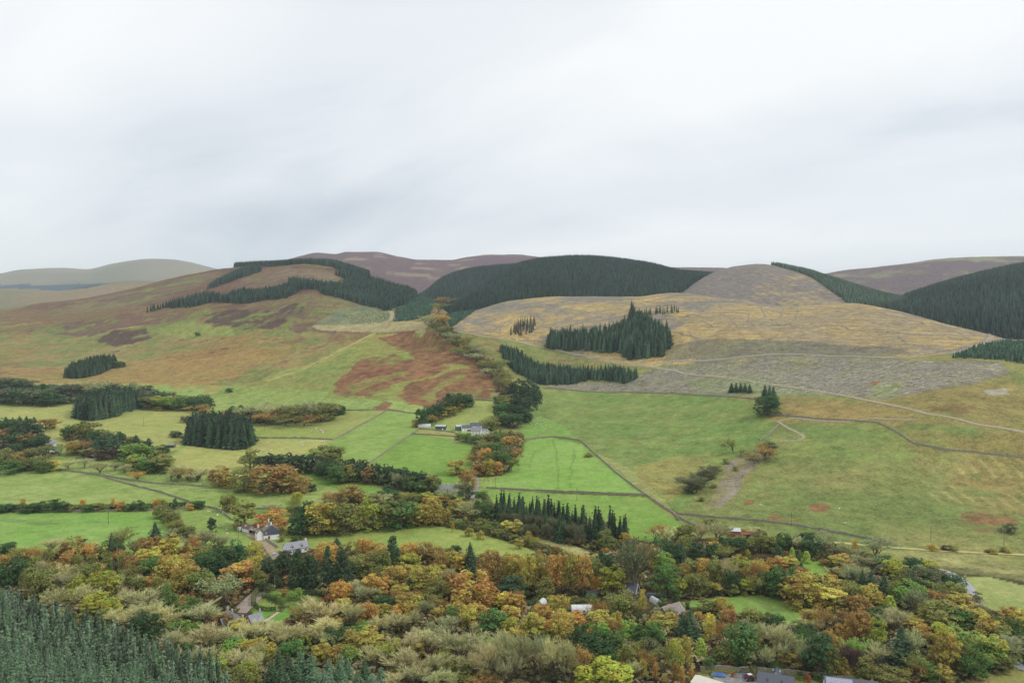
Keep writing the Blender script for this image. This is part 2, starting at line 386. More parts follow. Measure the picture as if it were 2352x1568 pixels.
# planted ground below the left forest, young trees in the glen
paint([(770, 712), (860, 700), (900, 720), (880, 752), (790, 756), (720, 750)], P(140, 142, 92), 8, 0.9, var_c=P(112, 124, 92), var=1.1, vn=n20)
paint([(720, 748), (990, 735), (980, 762), (860, 762), (730, 758)], P(172, 160, 110), 6, 0.85)
young = paint([(910, 705), (940, 690), (965, 675), (1005, 690), (990, 722), (950, 735), (905, 738)], P(52, 74, 52), 3, 1.0)
paint([(1025, 720), (1090, 712), (1060, 738), (1035, 752)], P(52, 74, 52), 3, 1.0)
paint([(985, 690), (1010, 690), (1025, 712), (1020, 745), (1075, 790), (1130, 830), (1160, 870), (1200, 880), (1160, 920), (1130, 870), (1080, 815), (1010, 765), (980, 730)], P(128, 104, 66), 5, 0.9, var_c=P(150, 120, 76), var=1)
# clearfell
GREY, GREY2, GOLD = P(134, 127, 114), P(108, 104, 94), P(190, 162, 98)
wig = fbm(XX, YY, 55, 3, 101); wigL = fbm(XX, YY, 300, 2, 105)
strp = np.sin(2 * np.pi * (ZZ * 0.24 + 1.5 * wigL + 0.25 * wig + 0.006 * XX))
strp2 = np.sin(2 * np.pi * (XX * 0.075 + YY * 0.02 + 1.2 * wigL))
cf = mixc(full(GREY), GOLD, sstep(-0.35, 0.5, 0.12 + 0.75 * n60 + 0.6 * n180 + 0.6 * n20 + 0.4 * n7))
cf = mixc(cf, GREY2, sstep(0.55, 0.95, strp) * sstep(-0.45, 0.25, n20 + 0.5 * n7 + 0.1) * 0.55)
m = pmask([(1036, 756), (1052, 742), (1090, 714), (1180, 690), (1300, 680), (1450, 680), (1550, 671), (1640, 678), (1720, 688), (1800, 698), (1960, 692), (2150, 730), (2330, 774), (2300, 790), (2100, 822), (1900, 818), (1700, 830), (1520, 838), (1480, 845), (1400, 832), (1250, 794), (1130, 772)], 2)
m = np.maximum(m, ((SID == 0) & (YY > c_h[0][None, :] * 0.98) & (YY < c_h[0][None, :] * 1.1) & (PXX > 1060)) * 1.0)
COL = COL + (cf - COL) * m[..., None]; RGH = RGH + (0.55 - RGH) * m
paint([(1060, 742), (1100, 718), (1240, 694), (1400, 690), (1460, 700), (1440, 726), (1330, 756), (1200, 766), (1100, 758)], GREY, 12, 0.62, var_c=GOLD, var=0.8, vn=n60 + n20 + 0.2 * strp)
paint([(1540, 760), (1640, 700), (1800, 706), (1960, 702), (2120, 732), (2280, 772), (2200, 785), (2060, 796), (1900, 782), (1700, 776), (1600, 790)], GOLD, 14, 0.55, var_c=P(160, 140, 96), var=1.0, vn=n20 + n7 + 0.3 * strp)
paint([(1520, 800), (1600, 778), (1760, 780), (1900, 788), (2060, 800), (2100, 815), (1900, 814), (1700, 822), (1530, 832)], P(132, 130, 92), 10, 0.8, var_c=GREY2, var=1.2, vn=n20)
m = paint([(1240, 884), (1330, 876), (1440, 882), (1480, 852), (1540, 840), (1700, 832), (1900, 820), (2110, 826), (2300, 832), (2320, 856), (2250, 880), (2160, 892), (2030, 915), (1990, 912), (1800, 905), (1700, 912), (1560, 902), (1420, 902), (1300, 894)], GREY, 6, 0.95, var_c=P(142, 138, 100), var=1.0, vn=n20 * 0.9 + n7 * 0.6 + 0.25 * strp2, rough=0.6)
COL = mixc(COL, P(104, 100, 90), m * sstep(0.6, 0.97, strp2) * sstep(-.4, .3, n20) * 0.42)
paint([(1590, 872), (1760, 868), (1900, 905), (1990, 925), (1800, 912), (1700, 912), (1600, 900)], P(128, 146, 78), 14, 0.5)
paint([(1990, 880), (2080, 880), (2060, 905), (2010, 915)], P(138, 150, 78), 8, 0.7)
cone = mixc(full(P(128, 119, 111)), P(176, 154, 106), sstep(0.05, 0.75, np.sin(2 * np.pi * (XX * 0.035 + YY * 0.014 + 0.8 * wigL)) * 0.14 + 0.5 * n60 + 0.5 * n20 + 0.4 * n7 + 0.5 * sstep(1640, 1900, PXX) - 0.15))
cone = mixc(cone, P(110, 104, 100), sstep(0.5, 0.95, np.sin(2 * np.pi * (ZZ * 0.2 + 0.4 * wigL))) * sstep(-.4, .3, n20) * 0.5)
COL = np.where((SID == 4)[..., None], cone, COL)
RGH = np.where(SID == 4, 0.45, RGH)
fright = (SID == 4) & (PXX > np.interp(YY, [1400, 1500, 1750, 2040], [2040, 1960, 1880, 1770]))
COL = np.where(fright[..., None], full(P(58, 70, 52)), COL)
# right-hand pasture below the track
paint([(1190, 988), (1215, 945), (1240, 895), (1420, 902), (1600, 906), (1730, 922), (1742, 950), (1790, 975), (1740, 1020), (1640, 1080), (1600, 1130), (1570, 1180), (1490, 1138), (1400, 1060), (1340, 1018), (1250, 1000)], P(112, 142, 66), 3, 0.9, var_c=P(136, 150, 76), var=0.9, vn=n20 + 0.4 * n60)
paint([(1430, 1075), (1560, 1050), (1640, 1040), (1600, 1110), (1560, 1150), (1480, 1110)], P(164, 146, 80), 14, 0.75, var_c=P(150, 152, 80), var=1, vn=n20)
paint([(1360, 1030), (1420, 1060), (1500, 1120), (1570, 1190), (1550, 1190), (1480, 1136), (1400, 1066)], P(168, 164, 98), 4, 0.6)
paint([(1790, 930), (1900, 925), (2040, 940), (2060, 955), (1900, 965), (1800, 956)], P(160, 136, 78), 14, 0.7, holes=.4)
paint([(2060, 965), (2200, 985), (2352, 1010), (2352, 1040), (2200, 1030), (2080, 1000)], P(156, 142, 78), 20, 0.5, holes=.3)
paint([(1860, 985), (1960, 968), (2050, 985), (2120, 1040), (2000, 1060), (1860, 1060), (1780, 1060), (1740, 1100), (1720, 1160), (1680, 1150), (1790, 1030)], P(112, 140, 66), 14, 0.75, var_c=P(136, 148, 74), var=1.0, vn=n20)
for q in range(2):
    x0, y0, x1, y1 = ((2110, 1035, 2352, 1085), (2080, 1110, 2352, 1155))[q]
    m = pmask([(x0, y0), (x1, y0 + 22), (x1, y1 + 10), (x0 + 20, y1)], 6)
    st = np.sin(2 * np.pi * (XX * 0.11 + 0.5 * wig))
    COL = mixc(COL, P(178, 172, 104), m * sstep(0.3, 0.9, st) * sstep(-.5, .3, n20) * 0.62)
    COL = mixc(COL, P(140, 140, 72), m * sstep(0.2, 0.8, -st) * 0.2)
for (x, y, rx, ry) in ((1812, 1185, 44, 14), (1882, 1165, 28, 9), (1718, 1150, 12, 5), (2235, 1195, 34, 16), (2300, 1200, 40, 14), (2260, 1214, 30, 9), (1720, 1179, 10, 3), (2118, 1174, 16, 3), (1840, 1076, 18, 4), (2000, 880, 20, 6)):
    paint([(x + rx * math.cos(a), y + ry * math.sin(a)) for a in np.linspace(0, 6.28, 14)[:-1]], P(124, 86, 62), 9, 0.9, var_c=P(154, 112, 70), var=1.2, vn=n7, n=3, holes=-0.02)
for (x, y, rx, ry) in ((2180, 940, 60, 12), (2230, 905, 40, 8), (2330, 925, 30, 14), (2190, 948, 26, 7)):
    paint([(x + rx * math.cos(a), y + ry * math.sin(a)) for a in np.linspace(0, 6.28, 14)[:-1]], P(128, 100, 66), 12, 0.6, n=3, holes=0.05)
paint([(2250, 895), (2300, 890), (2310, 905), (2260, 908)], P(170, 165, 150), 6, 0.7)
paint([(1660, 1160), (1700, 1110), (1760, 1040), (1745, 1030), (1690, 1060), (1650, 1110), (1620, 1165)], P(152, 138, 100), 5, 0.7)
for pp in ([(1640, 1160), (1680, 1100), (1705, 1090), (1690, 1120), (1655, 1165)], [(1655, 1075), (1690, 1050), (1710, 1040), (1700, 1055), (1670, 1085)], [(1690, 1085), (1745, 1040), (1760, 1030), (1755, 1045), (1715, 1085)], [(1630, 1120), (1700, 1086), (1715, 1084), (1700, 1094), (1640, 1128)]):
    paint(pp, P(148, 136, 118), 6, 0.85, holes=0.2)
# fields
CLEAR = np.zeros((NR, NU))
mow = np.sin(2 * np.pi * (XX * 0.07 + YY * 0.10 + 0.4 * fbm(XX, YY, 120, 2, 141)))
def field(pts, a, b, var=0.9, ragged=1.2):
    a = np.asarray(a) * np.array([1.10, 0.97, 0.95]); b = np.asarray(b) * np.array([1.10, 1.0, 1.0])
    m = paint(pts, a, ragged, 1.0, var_c=b, var=var, vn=n60 * 0.6 + n20 * 0.9 + n7 * 0.9 + 0.16 * mow, rough=0.22)
    np.maximum(CLEAR, m, out=CLEAR)
    return m
field([(-60, 916), (60, 912), (180, 925), (300, 938), (440, 942), (480, 935), (450, 960), (420, 1000), (420, 1022), (380, 1042), (300, 1045), (100, 1015), (-60, 1005)], G_PALE, G_PALE2)
field([(385, 1052), (440, 1018), (590, 1008), (770, 1010), (715, 1035), (690, 1052), (620, 1082), (540, 1112), (470, 1085), (400, 1070)], P(168, 178, 98), P(156, 170, 86))
field([(580, 976), (790, 945), (890, 942), (830, 975), (765, 1008), (590, 1004)], P(140, 164, 78), P(150, 164, 86))
paint([(690, 980), (790, 955), (850, 950), (800, 972), (720, 985)], P(154, 150, 84), 8, 0.5)
field([(890, 943), (985, 955), (952, 992), (856, 1064), (690, 1050), (715, 1035), (770, 1010)], G_BR, G_BR2)
field([(952, 992), (1100, 1016), (1086, 1090), (1080, 1145), (1000, 1135), (930, 1110), (856, 1064)], P(116, 160, 66), G_BR)
field([(690, 1082), (760, 1090), (880, 1126), (860, 1142), (700, 1105)], P(112, 160, 66), G_BR)
field([(1000, 978), (1040, 955), (1085, 922), (1140, 920), (1155, 962), (1120, 985), (1040, 982)], P(142, 168, 84), P(156, 170, 90))
field([(960, 985), (1090, 1000), (1095, 1016), (955, 996)], P(146, 158, 82), P(160, 160, 86))
field([(1110, 1118), (1160, 1088), (1192, 1030), (1212, 1012), (1262, 1003), (1340, 1021), (1400, 1068), (1486, 1138), (1300, 1130)], P(124, 174, 72), P(136, 176, 84))
field([(1110, 1124), (1300, 1134), (1486, 1141), (1575, 1210), (1500, 1245), (1470, 1240), (1400, 1200), (1250, 1170), (1140, 1160)], P(114, 160, 64), P(128, 164, 74))
field([(1195, 985), (1240, 955), (1290, 975), (1320, 1000), (1262, 1001), (1205, 1006)], P(116, 164, 72), P(130, 164, 76))
field([(-60, 1094), (100, 1082), (250, 1092), (420, 1128), (560, 1132), (690, 1148), (665, 1172), (540, 1172), (-60, 1163)], P(128, 162, 76), P(146, 170, 90))
field([(-60, 1177), (360, 1174), (402, 1215), (385, 1262), (300, 1275), (-60, 1275)], P(118, 168, 70), P(132, 172, 82))
field([(402, 1180), (520, 1172), (570, 1195), (580, 1260), (460, 1262), (415, 1215)], P(126, 162, 74), P(138, 168, 82))
field([(565, 1170), (680, 1168), (690, 1205), (600, 1200)], P(118, 158, 70), P(134, 164, 78))
field([(640, 1232), (760, 1226), (880, 1212), (1000, 1206), (1070, 1216), (1180, 1248), (1250, 1272), (1180, 1284), (900, 1272), (690, 1262)], P(150, 172, 84), P(138, 168, 78))
paint([(1210, 1228), (1300, 1246), (1390, 1276), (1330, 1284), (1255, 1268), (1190, 1244)], P(176, 170, 108), 2, 1.0)
field([(1560, 1384), (1640, 1372), (1730, 1366), (1800, 1372), (1875, 1392), (1852, 1434), (1800, 1444), (1700, 1414), (1600, 1402)], P(114, 160, 66), P(130, 164, 78))
field([(1706, 1284), (1780, 1284), (1780, 1300), (1710, 1300)], P(120, 160, 70), P(130, 166, 76))
field([(1825, 1286), (1850, 1284), (1905, 1298), (1910, 1318), (1886, 1326), (1850, 1312)], P(120, 166, 64), P(134, 172, 74))
field([(2216, 1322), (2280, 1326), (2352, 1345), (2420, 1360), (2420, 1425), (2300, 1410), (2240, 1385)], P(140, 164, 88), P(158, 172, 100))
field([(2180, 1580), (2240, 1552), (2352, 1528), (2420, 1520), (2420, 1600), (2180, 1610)], P(142, 152, 80), P(160, 156, 90))
paint([(1900, 1262), (2100, 1262), (2420, 1278), (2420, 1350), (2280, 1322), (2130, 1300), (2000, 1290)], P(140, 142, 78), 4, 0.9, var_c=P(168, 164, 100), var=1.2, vn=n20)
paint([(2130, 1296), (2220, 1302), (2352, 1322), (2352, 1340), (2240, 1318), (2150, 1306)], P(96, 100, 58), 4, 0.7)
CLEAR0 = COL.copy()
# gardens of the grey-roofed lodge, yard at the lower right
field([(572, 1388), (600, 1370), (640, 1392), (640, 1402), (590, 1408)], P(110, 150, 58), P(150, 150, 80))
field([(575, 1394), (582, 1402), (636, 1402), (606, 1422), (585, 1414)], P(100, 158, 56), P(110, 160, 62))
field([(606, 1424), (640, 1404), (668, 1408), (660, 1424), (640, 1436), (622, 1430)], P(108, 162, 60), P(116, 164, 66))
paint([(604, 1358), (660, 1348), (720, 1362), (740, 1378), (690, 1392), (640, 1390), (600, 1366)], P(96, 116, 54), 2, 0.9, var_c=P(120, 140, 64), var=1.2, vn=n7)
paint([(640, 1400), (720, 1376), (720, 1400), (680, 1412)], P(110, 140, 62), 2, 0.8)
paint([(1600, 1548), (1660, 1543), (1790, 1548), (1890, 1552), (1940, 1568), (1960, 1620), (1600, 1620)], P(150, 148, 146), 1, 1.0)
paint([(1810, 1548), (1870, 1552), (1900, 1568), (1860, 1590), (1800, 1580)], P(112, 122, 62), 1, 1.0)
paint([(1215, 1402), (1260, 1398), (1300, 1410), (1420, 1412), (1450, 1400), (1560, 1395), (1560, 1360), (1440, 1368), (1260, 1370), (1200, 1380)], P(92, 92, 52), 2, 0.9, var_c=P(110, 90, 66), var=1.4, vn=n7)
paint([(540, 1395), (560, 1402), (600, 1362), (606, 1348), (592, 1350), (560, 1376)], P(150, 134, 124), 1, 1.0)
paint([(560, 1218), (600, 1212), (640, 1262), (630, 1285), (606, 1268), (578, 1232)], P(146, 130, 92), 1.5, 0.9)
for pp in ([(1268, 1008), (1273, 1008), (1281, 1040), (1284, 1080), (1283, 1130), (1279, 1130), (1279, 1080), (1276, 1040)], [(1318, 1030), (1322, 1030), (1324, 1050), (1312, 1075), (1310, 1120), (1307, 1120), (1308, 1075), (1319, 1050)], [(1222, 1040), (1226, 1032), (1228, 1034), (1219, 1075), (1216, 1075)]):
    paint(pp, P(100, 138, 60), 1.5, 0.55, n=3)
# marks in the pale fields
for (x, y, rx, ry, a) in ((30, 1195, 34, 4, .4), (100, 1202, 40, 3.5, .5), (210, 1199, 20, 3, .4), (60, 1112, 30, 3, .2), (300, 1210, 20, 2.5, .4)):
    paint([(x + rx * math.cos(t), y + ry * math.sin(t)) for t in np.linspace(0, 6.28, 14)[:-1]], P(96, 122, 74), 3, a, n=2)
for pp in ([(1190, 1376), (1260, 1366), (1440, 1362), (1560, 1350), (1575, 1400), (1450, 1406), (1300, 1414), (1210, 1406)], [(530, 1400), (600, 1340), (720, 1345), (745, 1380), (690, 1420), (640, 1440), (560, 1440)],
           [(1590, 1536), (1970, 1544), (2000, 1640), (1590, 1640)], [(550, 1205), (700, 1205), (720, 1262), (690, 1290), (620, 1290), (570, 1240)], [(1200, 1225), (1395, 1276), (1330, 1288), (1180, 1250)],
           [(1900, 1236), (2100, 1258), (2420, 1275), (2420, 1440), (2260, 1402), (2200, 1350), (2130, 1300), (1920, 1262)], [(1690, 1272), (1800, 1272), (1830, 1280), (1912, 1296), (1912, 1328), (1870, 1330), (1700, 1302)], [(2170, 1590), (2240, 1548), (2420, 1515), (2420, 1640), (2170, 1640)]):
    np.maximum(CLEAR, pmask(pp), out=CLEAR)
MIDW = pmask([(655, 1172), (760, 1168), (840, 1142), (1000, 1140), (1060, 1150), (1120, 1160), (1140, 1180), (1250, 1212), (1330, 1240), (1400, 1262), (1470, 1262), (1560, 1252), (1700, 1248), (1880, 1252), (1980, 1268), (2060, 1290), (2060, 1340), (700, 1340), (640, 1240)]) > .5
WOODM = ((floor_ & (YY < 425)) | MIDW) & (CLEAR < 0.5) & (YY > 150) & (SID == 0)
# ------------------------------------------------------------------ materials
MATS = {}
def mat(name, rgb, rough=0.8, noise=0.0, nscale=1.0, spec=0.3, metal=0.0, bump=0.0, bscale=4.0):
    if name in MATS: return MATS[name]
    m = bpy.data.materials.new(name); m.use_nodes = True
    t = m.node_tree; b = t.nodes['Principled BSDF']
    b.inputs['Roughness'].default_value = rough
    b.inputs['Specular IOR Level'].default_value = spec
    b.inputs['Metallic'].default_value = metal
    c = tuple(float(v) for v in rgb) + (1,)
    b.inputs['Base Color'].default_value = c
    if noise:
        tcn = N(t, 'ShaderNodeTexCoord')
        nz = N(t, 'ShaderNodeTexNoise', inp={'Scale': nscale, 'Detail': 5.0, 'Roughness': 0.65}); L(t, tcn.outputs['Object'], nz.inputs['Vector'])
        mr = N(t, 'ShaderNodeMapRange', inp={1: 0.3, 2: 0.7, 3: 1 - noise, 4: 1 + noise}); L(t, nz.outputs[0], mr.inputs[0])
        mx = N(t, 'ShaderNodeVectorMath', operation='SCALE'); mx.inputs[0].default_value = c[:3]; L(t, mr.outputs[0], mx.inputs['Scale'])
        L(t, mx.outputs[0], b.inputs['Base Color'])
        if bump:
            bp = N(t, 'ShaderNodeBump', inp={'Strength': bump, 'Distance': 0.1}); L(t, nz.outputs[0], bp.inputs['Height']); L(t, bp.outputs[0], b.inputs['Normal'])
    MATS[name] = m
    return m
def attr_mat(name, rough=0.95, grain=0.42, scales=(0.6, 0.16, 0.06)):
    """colour from what was sown there (mesh attribute), broken up by procedural noise"""
    m = bpy.data.materials.new(name); m.use_nodes = True
    t = m.node_tree; b = t.nodes['Principled BSDF']
    b.inputs['Roughness'].default_value = rough; b.inputs['Specular IOR Level'].default_value = 0.1
    at = N(t, 'ShaderNodeAttribute', attribute_name='cover')
    ro = N(t, 'ShaderNodeAttribute', attribute_name='coarse')
    ge = N(t, 'ShaderNodeNewGeometry')
    fac = None
    for i, s in enumerate(scales):
        nz = N(t, 'ShaderNodeTexNoise', inp={'Scale': s, 'Detail': 4.0, 'Roughness': 0.7}); L(t, ge.outputs['Position'], nz.inputs['Vector'])
        mr = N(t, 'ShaderNodeMapRange', clamp=False, inp={1: 0.35, 2: 0.65, 3: -1.0, 4: 1.0}); L(t, nz.outputs[0], mr.inputs[0])
        fac = mr.outputs[0] if fac is None else M(t, 'ADD', fac, M(t, 'MULTIPLY', mr.outputs[0], 0.7))
    amt = M(t, 'ADD', M(t, 'MULTIPLY', ro.outputs['Fac'], grain), 0.05)
    sc = M(t, 'MAXIMUM', M(t, 'ADD', M(t, 'MULTIPLY', fac, amt), 1.0), 0.25)
    mx = N(t, 'ShaderNodeVectorMath', operation='SCALE'); L(t, at.outputs['Color'], mx.inputs[0]); L(t, sc, mx.inputs['Scale'])
    L(t, mx.outputs[0], b.inputs['Base Color'])
    bp = N(t, 'ShaderNodeBump', inp={'Strength': 0.35, 'Distance': 0.6}); L(t, fac, bp.inputs['Height']); L(t, bp.outputs[0], b.inputs['Normal'])
    MATS[name] = m
    return m
def pymesh(name, verts, faces, smooth=False):
    me = bpy.data.meshes.new(name)
    me.from_pydata([tuple(v) for v in verts], [], faces)
    if smooth: me.polygons.foreach_set('use_smooth', [True] * len(me.polygons))
    me.update()
    return me
def npmesh(name, V, F, smooth=False, attrs=None):
    """V (n,3), F (m,k) with k = 3 or 4"""
    me = bpy.data.meshes.new(name)
    V = np.asarray(V, np.float32); F = np.asarray(F, np.int32); k = F.shape[1]
    me.vertices.add(len(V)); me.vertices.foreach_set('co', V.ravel())
    me.loops.add(F.size); me.loops.foreach_set('vertex_index', F.ravel())
    me.polygons.add(len(F)); me.polygons.foreach_set('loop_start', np.arange(0, F.size, k, dtype=np.int32))
    if smooth: me.polygons.foreach_set('use_smooth', np.ones(len(F), bool))
    for an, (typ, arr) in (attrs or {}).items():
        a = me.attributes.new(an, typ, 'POINT')
        a.data.foreach_set('color' if typ == 'FLOAT_COLOR' else 'value', np.asarray(arr, np.float32).ravel())
    me.update(calc_edges=True)
    me.validate()
    return me
def obj(name, me, m=None, parent=None, loc=None):
    o = bpy.data.objects.new(name, me)
    if m is not None and me is not None and len(me.materials) == 0: me.materials.append(m)
    if loc is not None: o.location = loc
    col.objects.link(o)
    if parent is not None: o.parent = parent
    return o
def tag(o, label=None, cat=None, group=None, kind=None):
    if label: o['label'] = label
    if cat: o['category'] = cat
    if group: o['group'] = group
    if kind: o['kind'] = kind
    return o
def empty(name, loc=(0, 0, 0), rz=0.0, label=None, cat=None, group=None):
    o = bpy.data.objects.new(name, None); o.empty_display_size = 0.5
    o.location = loc; o.rotation_euler = (0, 0, rz); col.objects.link(o)
    return tag(o, label, cat, group)

# ------------------------------------------------------------------ the ground
V = np.stack([XX, YY, ZZ], -1).reshape(-1, 3)
ii = np.arange(NR * NU).reshape(NR, NU)
F = np.stack([ii[:-1, :-1], ii[:-1, 1:], ii[1:, 1:], ii[1:, :-1]], -1).reshape(-1, 4)
rgba = np.concatenate([np.clip(COL, 0.005, 0.9), np.ones((NR, NU, 1))], -1)
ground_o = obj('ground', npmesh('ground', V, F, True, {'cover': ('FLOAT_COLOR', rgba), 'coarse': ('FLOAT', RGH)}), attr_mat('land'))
tag(ground_o, 'valley floor, fields and hills as one rolling sheet of land', kind='structure')
# ------------------------------------------------------------------ haze: the damp air between the camera and the hills
hz = 19000.0
hv = [(x, y, z) for z in (-40, 900) for y in (-600, 16600) for x in (-hz, hz)]
hm = bpy.data.materials.new('damp_air'); hm.use_nodes = True
ht = hm.node_tree; ht.nodes.clear()
ho = N(ht, 'ShaderNodeOutputMaterial')
pv = N(ht, 'ShaderNodeVolumePrincipled')
pv.inputs['Color'].default_value = (0.76, 0.89, 1.0, 1)
pv.inputs['Density'].default_value = 5.4e-5
pv.inputs['Anisotropy'].default_value = 0.2
L(ht, pv.outputs[0], ho.inputs['Volume'])
haze = obj('haze', pymesh('haze', hv, [(0, 2, 3, 1), (4, 5, 7, 6), (0, 1, 5, 4), (2, 6, 7, 3), (0, 4, 6, 2), (1, 3, 7, 5)]), hm)
tag(haze, 'thin damp haze filling the valley air', kind='stuff')

# ------------------------------------------------------------------ foliage materials
def leaf_mat(name, trans=0.25, var=0.35, hue=0.05):
    m = bpy.data.materials.new(name); m.use_nodes = True
    t = m.node_tree; b = t.nodes['Principled BSDF']; o = t.nodes['Material Output']
    b.inputs['Roughness'].default_value = 0.75; b.inputs['Specular IOR Level'].default_value = 0.15
    oi = N(t, 'ShaderNodeObjectInfo')
    at = N(t, 'ShaderNodeAttribute', attribute_name='tint')
    sp = N(t, 'ShaderNodeSeparateColor'); L(t, at.outputs['Color'], sp.inputs[0])
    hs = N(t, 'ShaderNodeHueSaturation')
    L(t, oi.outputs['Color'], hs.inputs['Color'])
    # whole boughs turn at their own time: hue follows the bough, brightness the single spray
    L(t, M(t, 'ADD', M(t, 'MULTIPLY', M(t, 'SUBTRACT', sp.outputs[2], 0.16), hue), 0.5), hs.inputs['Hue'])
    L(t, M(t, 'ADD', M(t, 'MULTIPLY', M(t, 'SUBTRACT', sp.outputs[0], 0.5), var), M(t, 'ADD', M(t, 'MULTIPLY', sp.outputs[2], 0.3), 0.85)), hs.inputs['Value'])
    L(t, hs.outputs[0], b.inputs['Base Color'])
    tr = N(t, 'ShaderNodeBsdfTranslucent'); L(t, hs.outputs[0], tr.inputs[0])
    mx = N(t, 'ShaderNodeMixShader'); mx.inputs[0].default_value = trans
    L(t, b.outputs[0], mx.inputs[1]); L(t, tr.outputs[0], mx.inputs[2]); L(t, mx.outputs[0], o.inputs[0])
    MATS[name] = m
    return m
LEAF = leaf_mat('autumn_leaves', 0.3, 0.55, 0.075)
NEEDLE = leaf_mat('needles', 0.12, 0.45, 0.03)
TWIG = leaf_mat('twigs', 0.0, 0.4, 0.04)
BARK = mat('bark', P(112, 102, 86), 0.9, 0.3, 1.5, 0.1)

# ------------------------------------------------------------------ tree prototypes, 10 m wide and 12 m tall
def quads_from(C, Nn, S, rng, asp=0.62):
    n = len(C)
    r = rng.normal(size=(n, 3))
    t = np.cross(Nn, r); t /= np.linalg.norm(t, axis=1)[:, None] + 1e-9
    b = np.cross(Nn, t)
    S = np.asarray(S)[:, None]
    V = np.stack([C - t * S, C - b * S * asp, C + t * S, C + b * S * asp], 1).reshape(-1, 3)
    F = np.arange(4 * n).reshape(n, 4)
    return V, F
def rnorm(v):
    return v / (np.linalg.norm(v, axis=-1, keepdims=True) + 1e-9)
def make_cloud(name, seed, env, nclump, per, crad, leaf, flat=1.0, up=0.5, jit=0.55, inner=0.0):
    """boughs = clumps of leaf sprays set in an envelope; env(rng, n) -> centres"""
    rng = np.random.default_rng(seed)
    C = env(rng, nclump)
    Vs, T = [], []
    P_, N_, S_, R_ = [], [], [], []
    for c in C:
        cr_ = crad * rng.uniform(0.65, 1.35)
        k = int(per * rng.uniform(0.7, 1.3))
        d = rnorm(rng.normal(size=(k, 3)) + np.array([0, 0, 0.35]))
        rad = cr_ * rng.uniform(0.55, 1.0, k) ** 0.5
        p = c + d * rad[:, None] * np.array([1, 1, flat])
        nn = rnorm(d * 0.7 + np.array([0, 0, up]) + rng.normal(size=(k, 3)) * jit)
        P_.append(p); N_.append(nn); S_.append(leaf * rng.uniform(0.6, 1.3, k))
        cl_ = rng.uniform()
        R_.append(np.stack([rng.uniform(size=k), np.full(k, 0.5), np.clip(cl_ + rng.normal(size=k) * 0.12, 0, 1)], 1))
    Pn, Nn, S, R = np.concatenate(P_), np.concatenate(N_), np.concatenate(S_), np.concatenate(R_)
    keep = Pn[:, 2] > 0.25
    Pn, Nn, S, R = Pn[keep], Nn[keep], S[keep], R[keep]
    V, F = quads_from(Pn, Nn, S, rng)
    tint = np.concatenate([np.repeat(R, 4, 0), np.ones((len(V), 1))], 1)
    return npmesh(name, V, F, False, {'tint': ('FLOAT_COLOR', tint)})
def env_ell(w=10.0, z0=2.2, z1=12.0, top=1.0, fill=0.35, lump=0.12, taper=0.0):
    def f(rng, n):
        d = rnorm(rng.normal(size=(n * 2, 3)) + np.array([0, 0, 0.25]))[:n]
        r = np.where(rng.uniform(size=n) < fill, rng.uniform(0.2, 0.75, n), rng.uniform(0.78, 0.95, n))
        r = r * (1 + lump * rng.normal(size=n))
        q_ = np.sqrt(np.maximum(1 - d[:, 2] ** 2, 1e-6)); d = d * np.stack([q_ ** -0.45, q_ ** -0.45, np.ones(n)], 1)
        p = d * r[:, None]
        zc_ = (z0 + z1) / 2; hz_ = (z1 - z0) / 2
        k = 1 - taper * (p[:, 2] * 0.5 + 0.5)
        return np.stack([p[:, 0] * w / 2 * k, p[:, 1] * w / 2 * k, zc_ + p[:, 2] * hz_], 1) * np.array([0.86, 0.86, 0.95])
    return f
def env_cone(w=10.0, z0=0.6, z1=12.0, pw=0.9, fill=0.15):
    def f(rng, n):
        h = rng.uniform(0, 1, n) ** 1.25
        a = rng.uniform(0, 2 * np.pi, n)
        r = w / 2 * (1 - h) ** pw * np.where(rng.uniform(size=n) < fill, rng.uniform(0.2, 0.7, n), rng.uniform(0.78, 0.98, n))
        return np.stack([r * np.cos(a), r * np.sin(a), z0 + h * (z1 - z0) * 0.96], 1)
    return f
def tube(pts, rad, sides=5):
    """a tapering branch"""
    pts = [np.asarray(p, float) for p in pts]
    Vv, Ff = [], []
    for i, p in enumerate(pts):
        d = pts[min(i + 1, len(pts) - 1)] - pts[max(i - 1, 0)]
        d = d / (np.linalg.norm(d) + 1e-9)
        a = np.cross(d, [0.31, 0.77, 0.55]); a /= np.linalg.norm(a) + 1e-9
        b = np.cross(d, a)
        for k in range(sides):
            an = 2 * math.pi * k / sides
            Vv.append(p + rad[i] * (a * math.cos(an) + b * math.sin(an)))
    for i in range(len(pts) - 1):
        for k in range(sides):
            Ff.append((i * sides + k, i * sides + (k + 1) % sides, (i + 1) * sides + (k + 1) % sides, (i + 1) * sides + k))
    return Vv, Ff
def join(parts):
    Vv, Ff, o = [], [], 0
    for v, f in parts:
        Vv += list(v); Ff += [tuple(i + o for i in q) for q in f]; o += len(v)
    return Vv, Ff
def trunk_mesh(name, seed, htop=0.6, limbs=5, r=0.34, spread=0.5, z0=-0.8):
    rng = np.random.default_rng(seed)
    ps = [tube([(0, 0, z0), (rng.normal() * .08, rng.normal() * .08, 3), (rng.normal() * .2, rng.normal() * .2, 12 * htop)], [r * 1.25, r, r * 0.4], 6)]
    for k in range(limbs):
        a = 2 * math.pi * (k + rng.uniform(-.3, .3)) / max(limbs, 1)
        z = rng.uniform(2.4, 12 * htop * 0.8)
        l = rng.uniform(2.2, 4.0) * spread * 1.6
        ps.append(tube([(0, 0, z), (math.cos(a) * l * .5, math.sin(a) * l * .5, z + l * .5), (math.cos(a) * l, math.sin(a) * l, z + l * 1.15)], [r * .5, r * .35, r * .12], 4))
    v, f = join(ps)
    return pymesh(name, v, f)
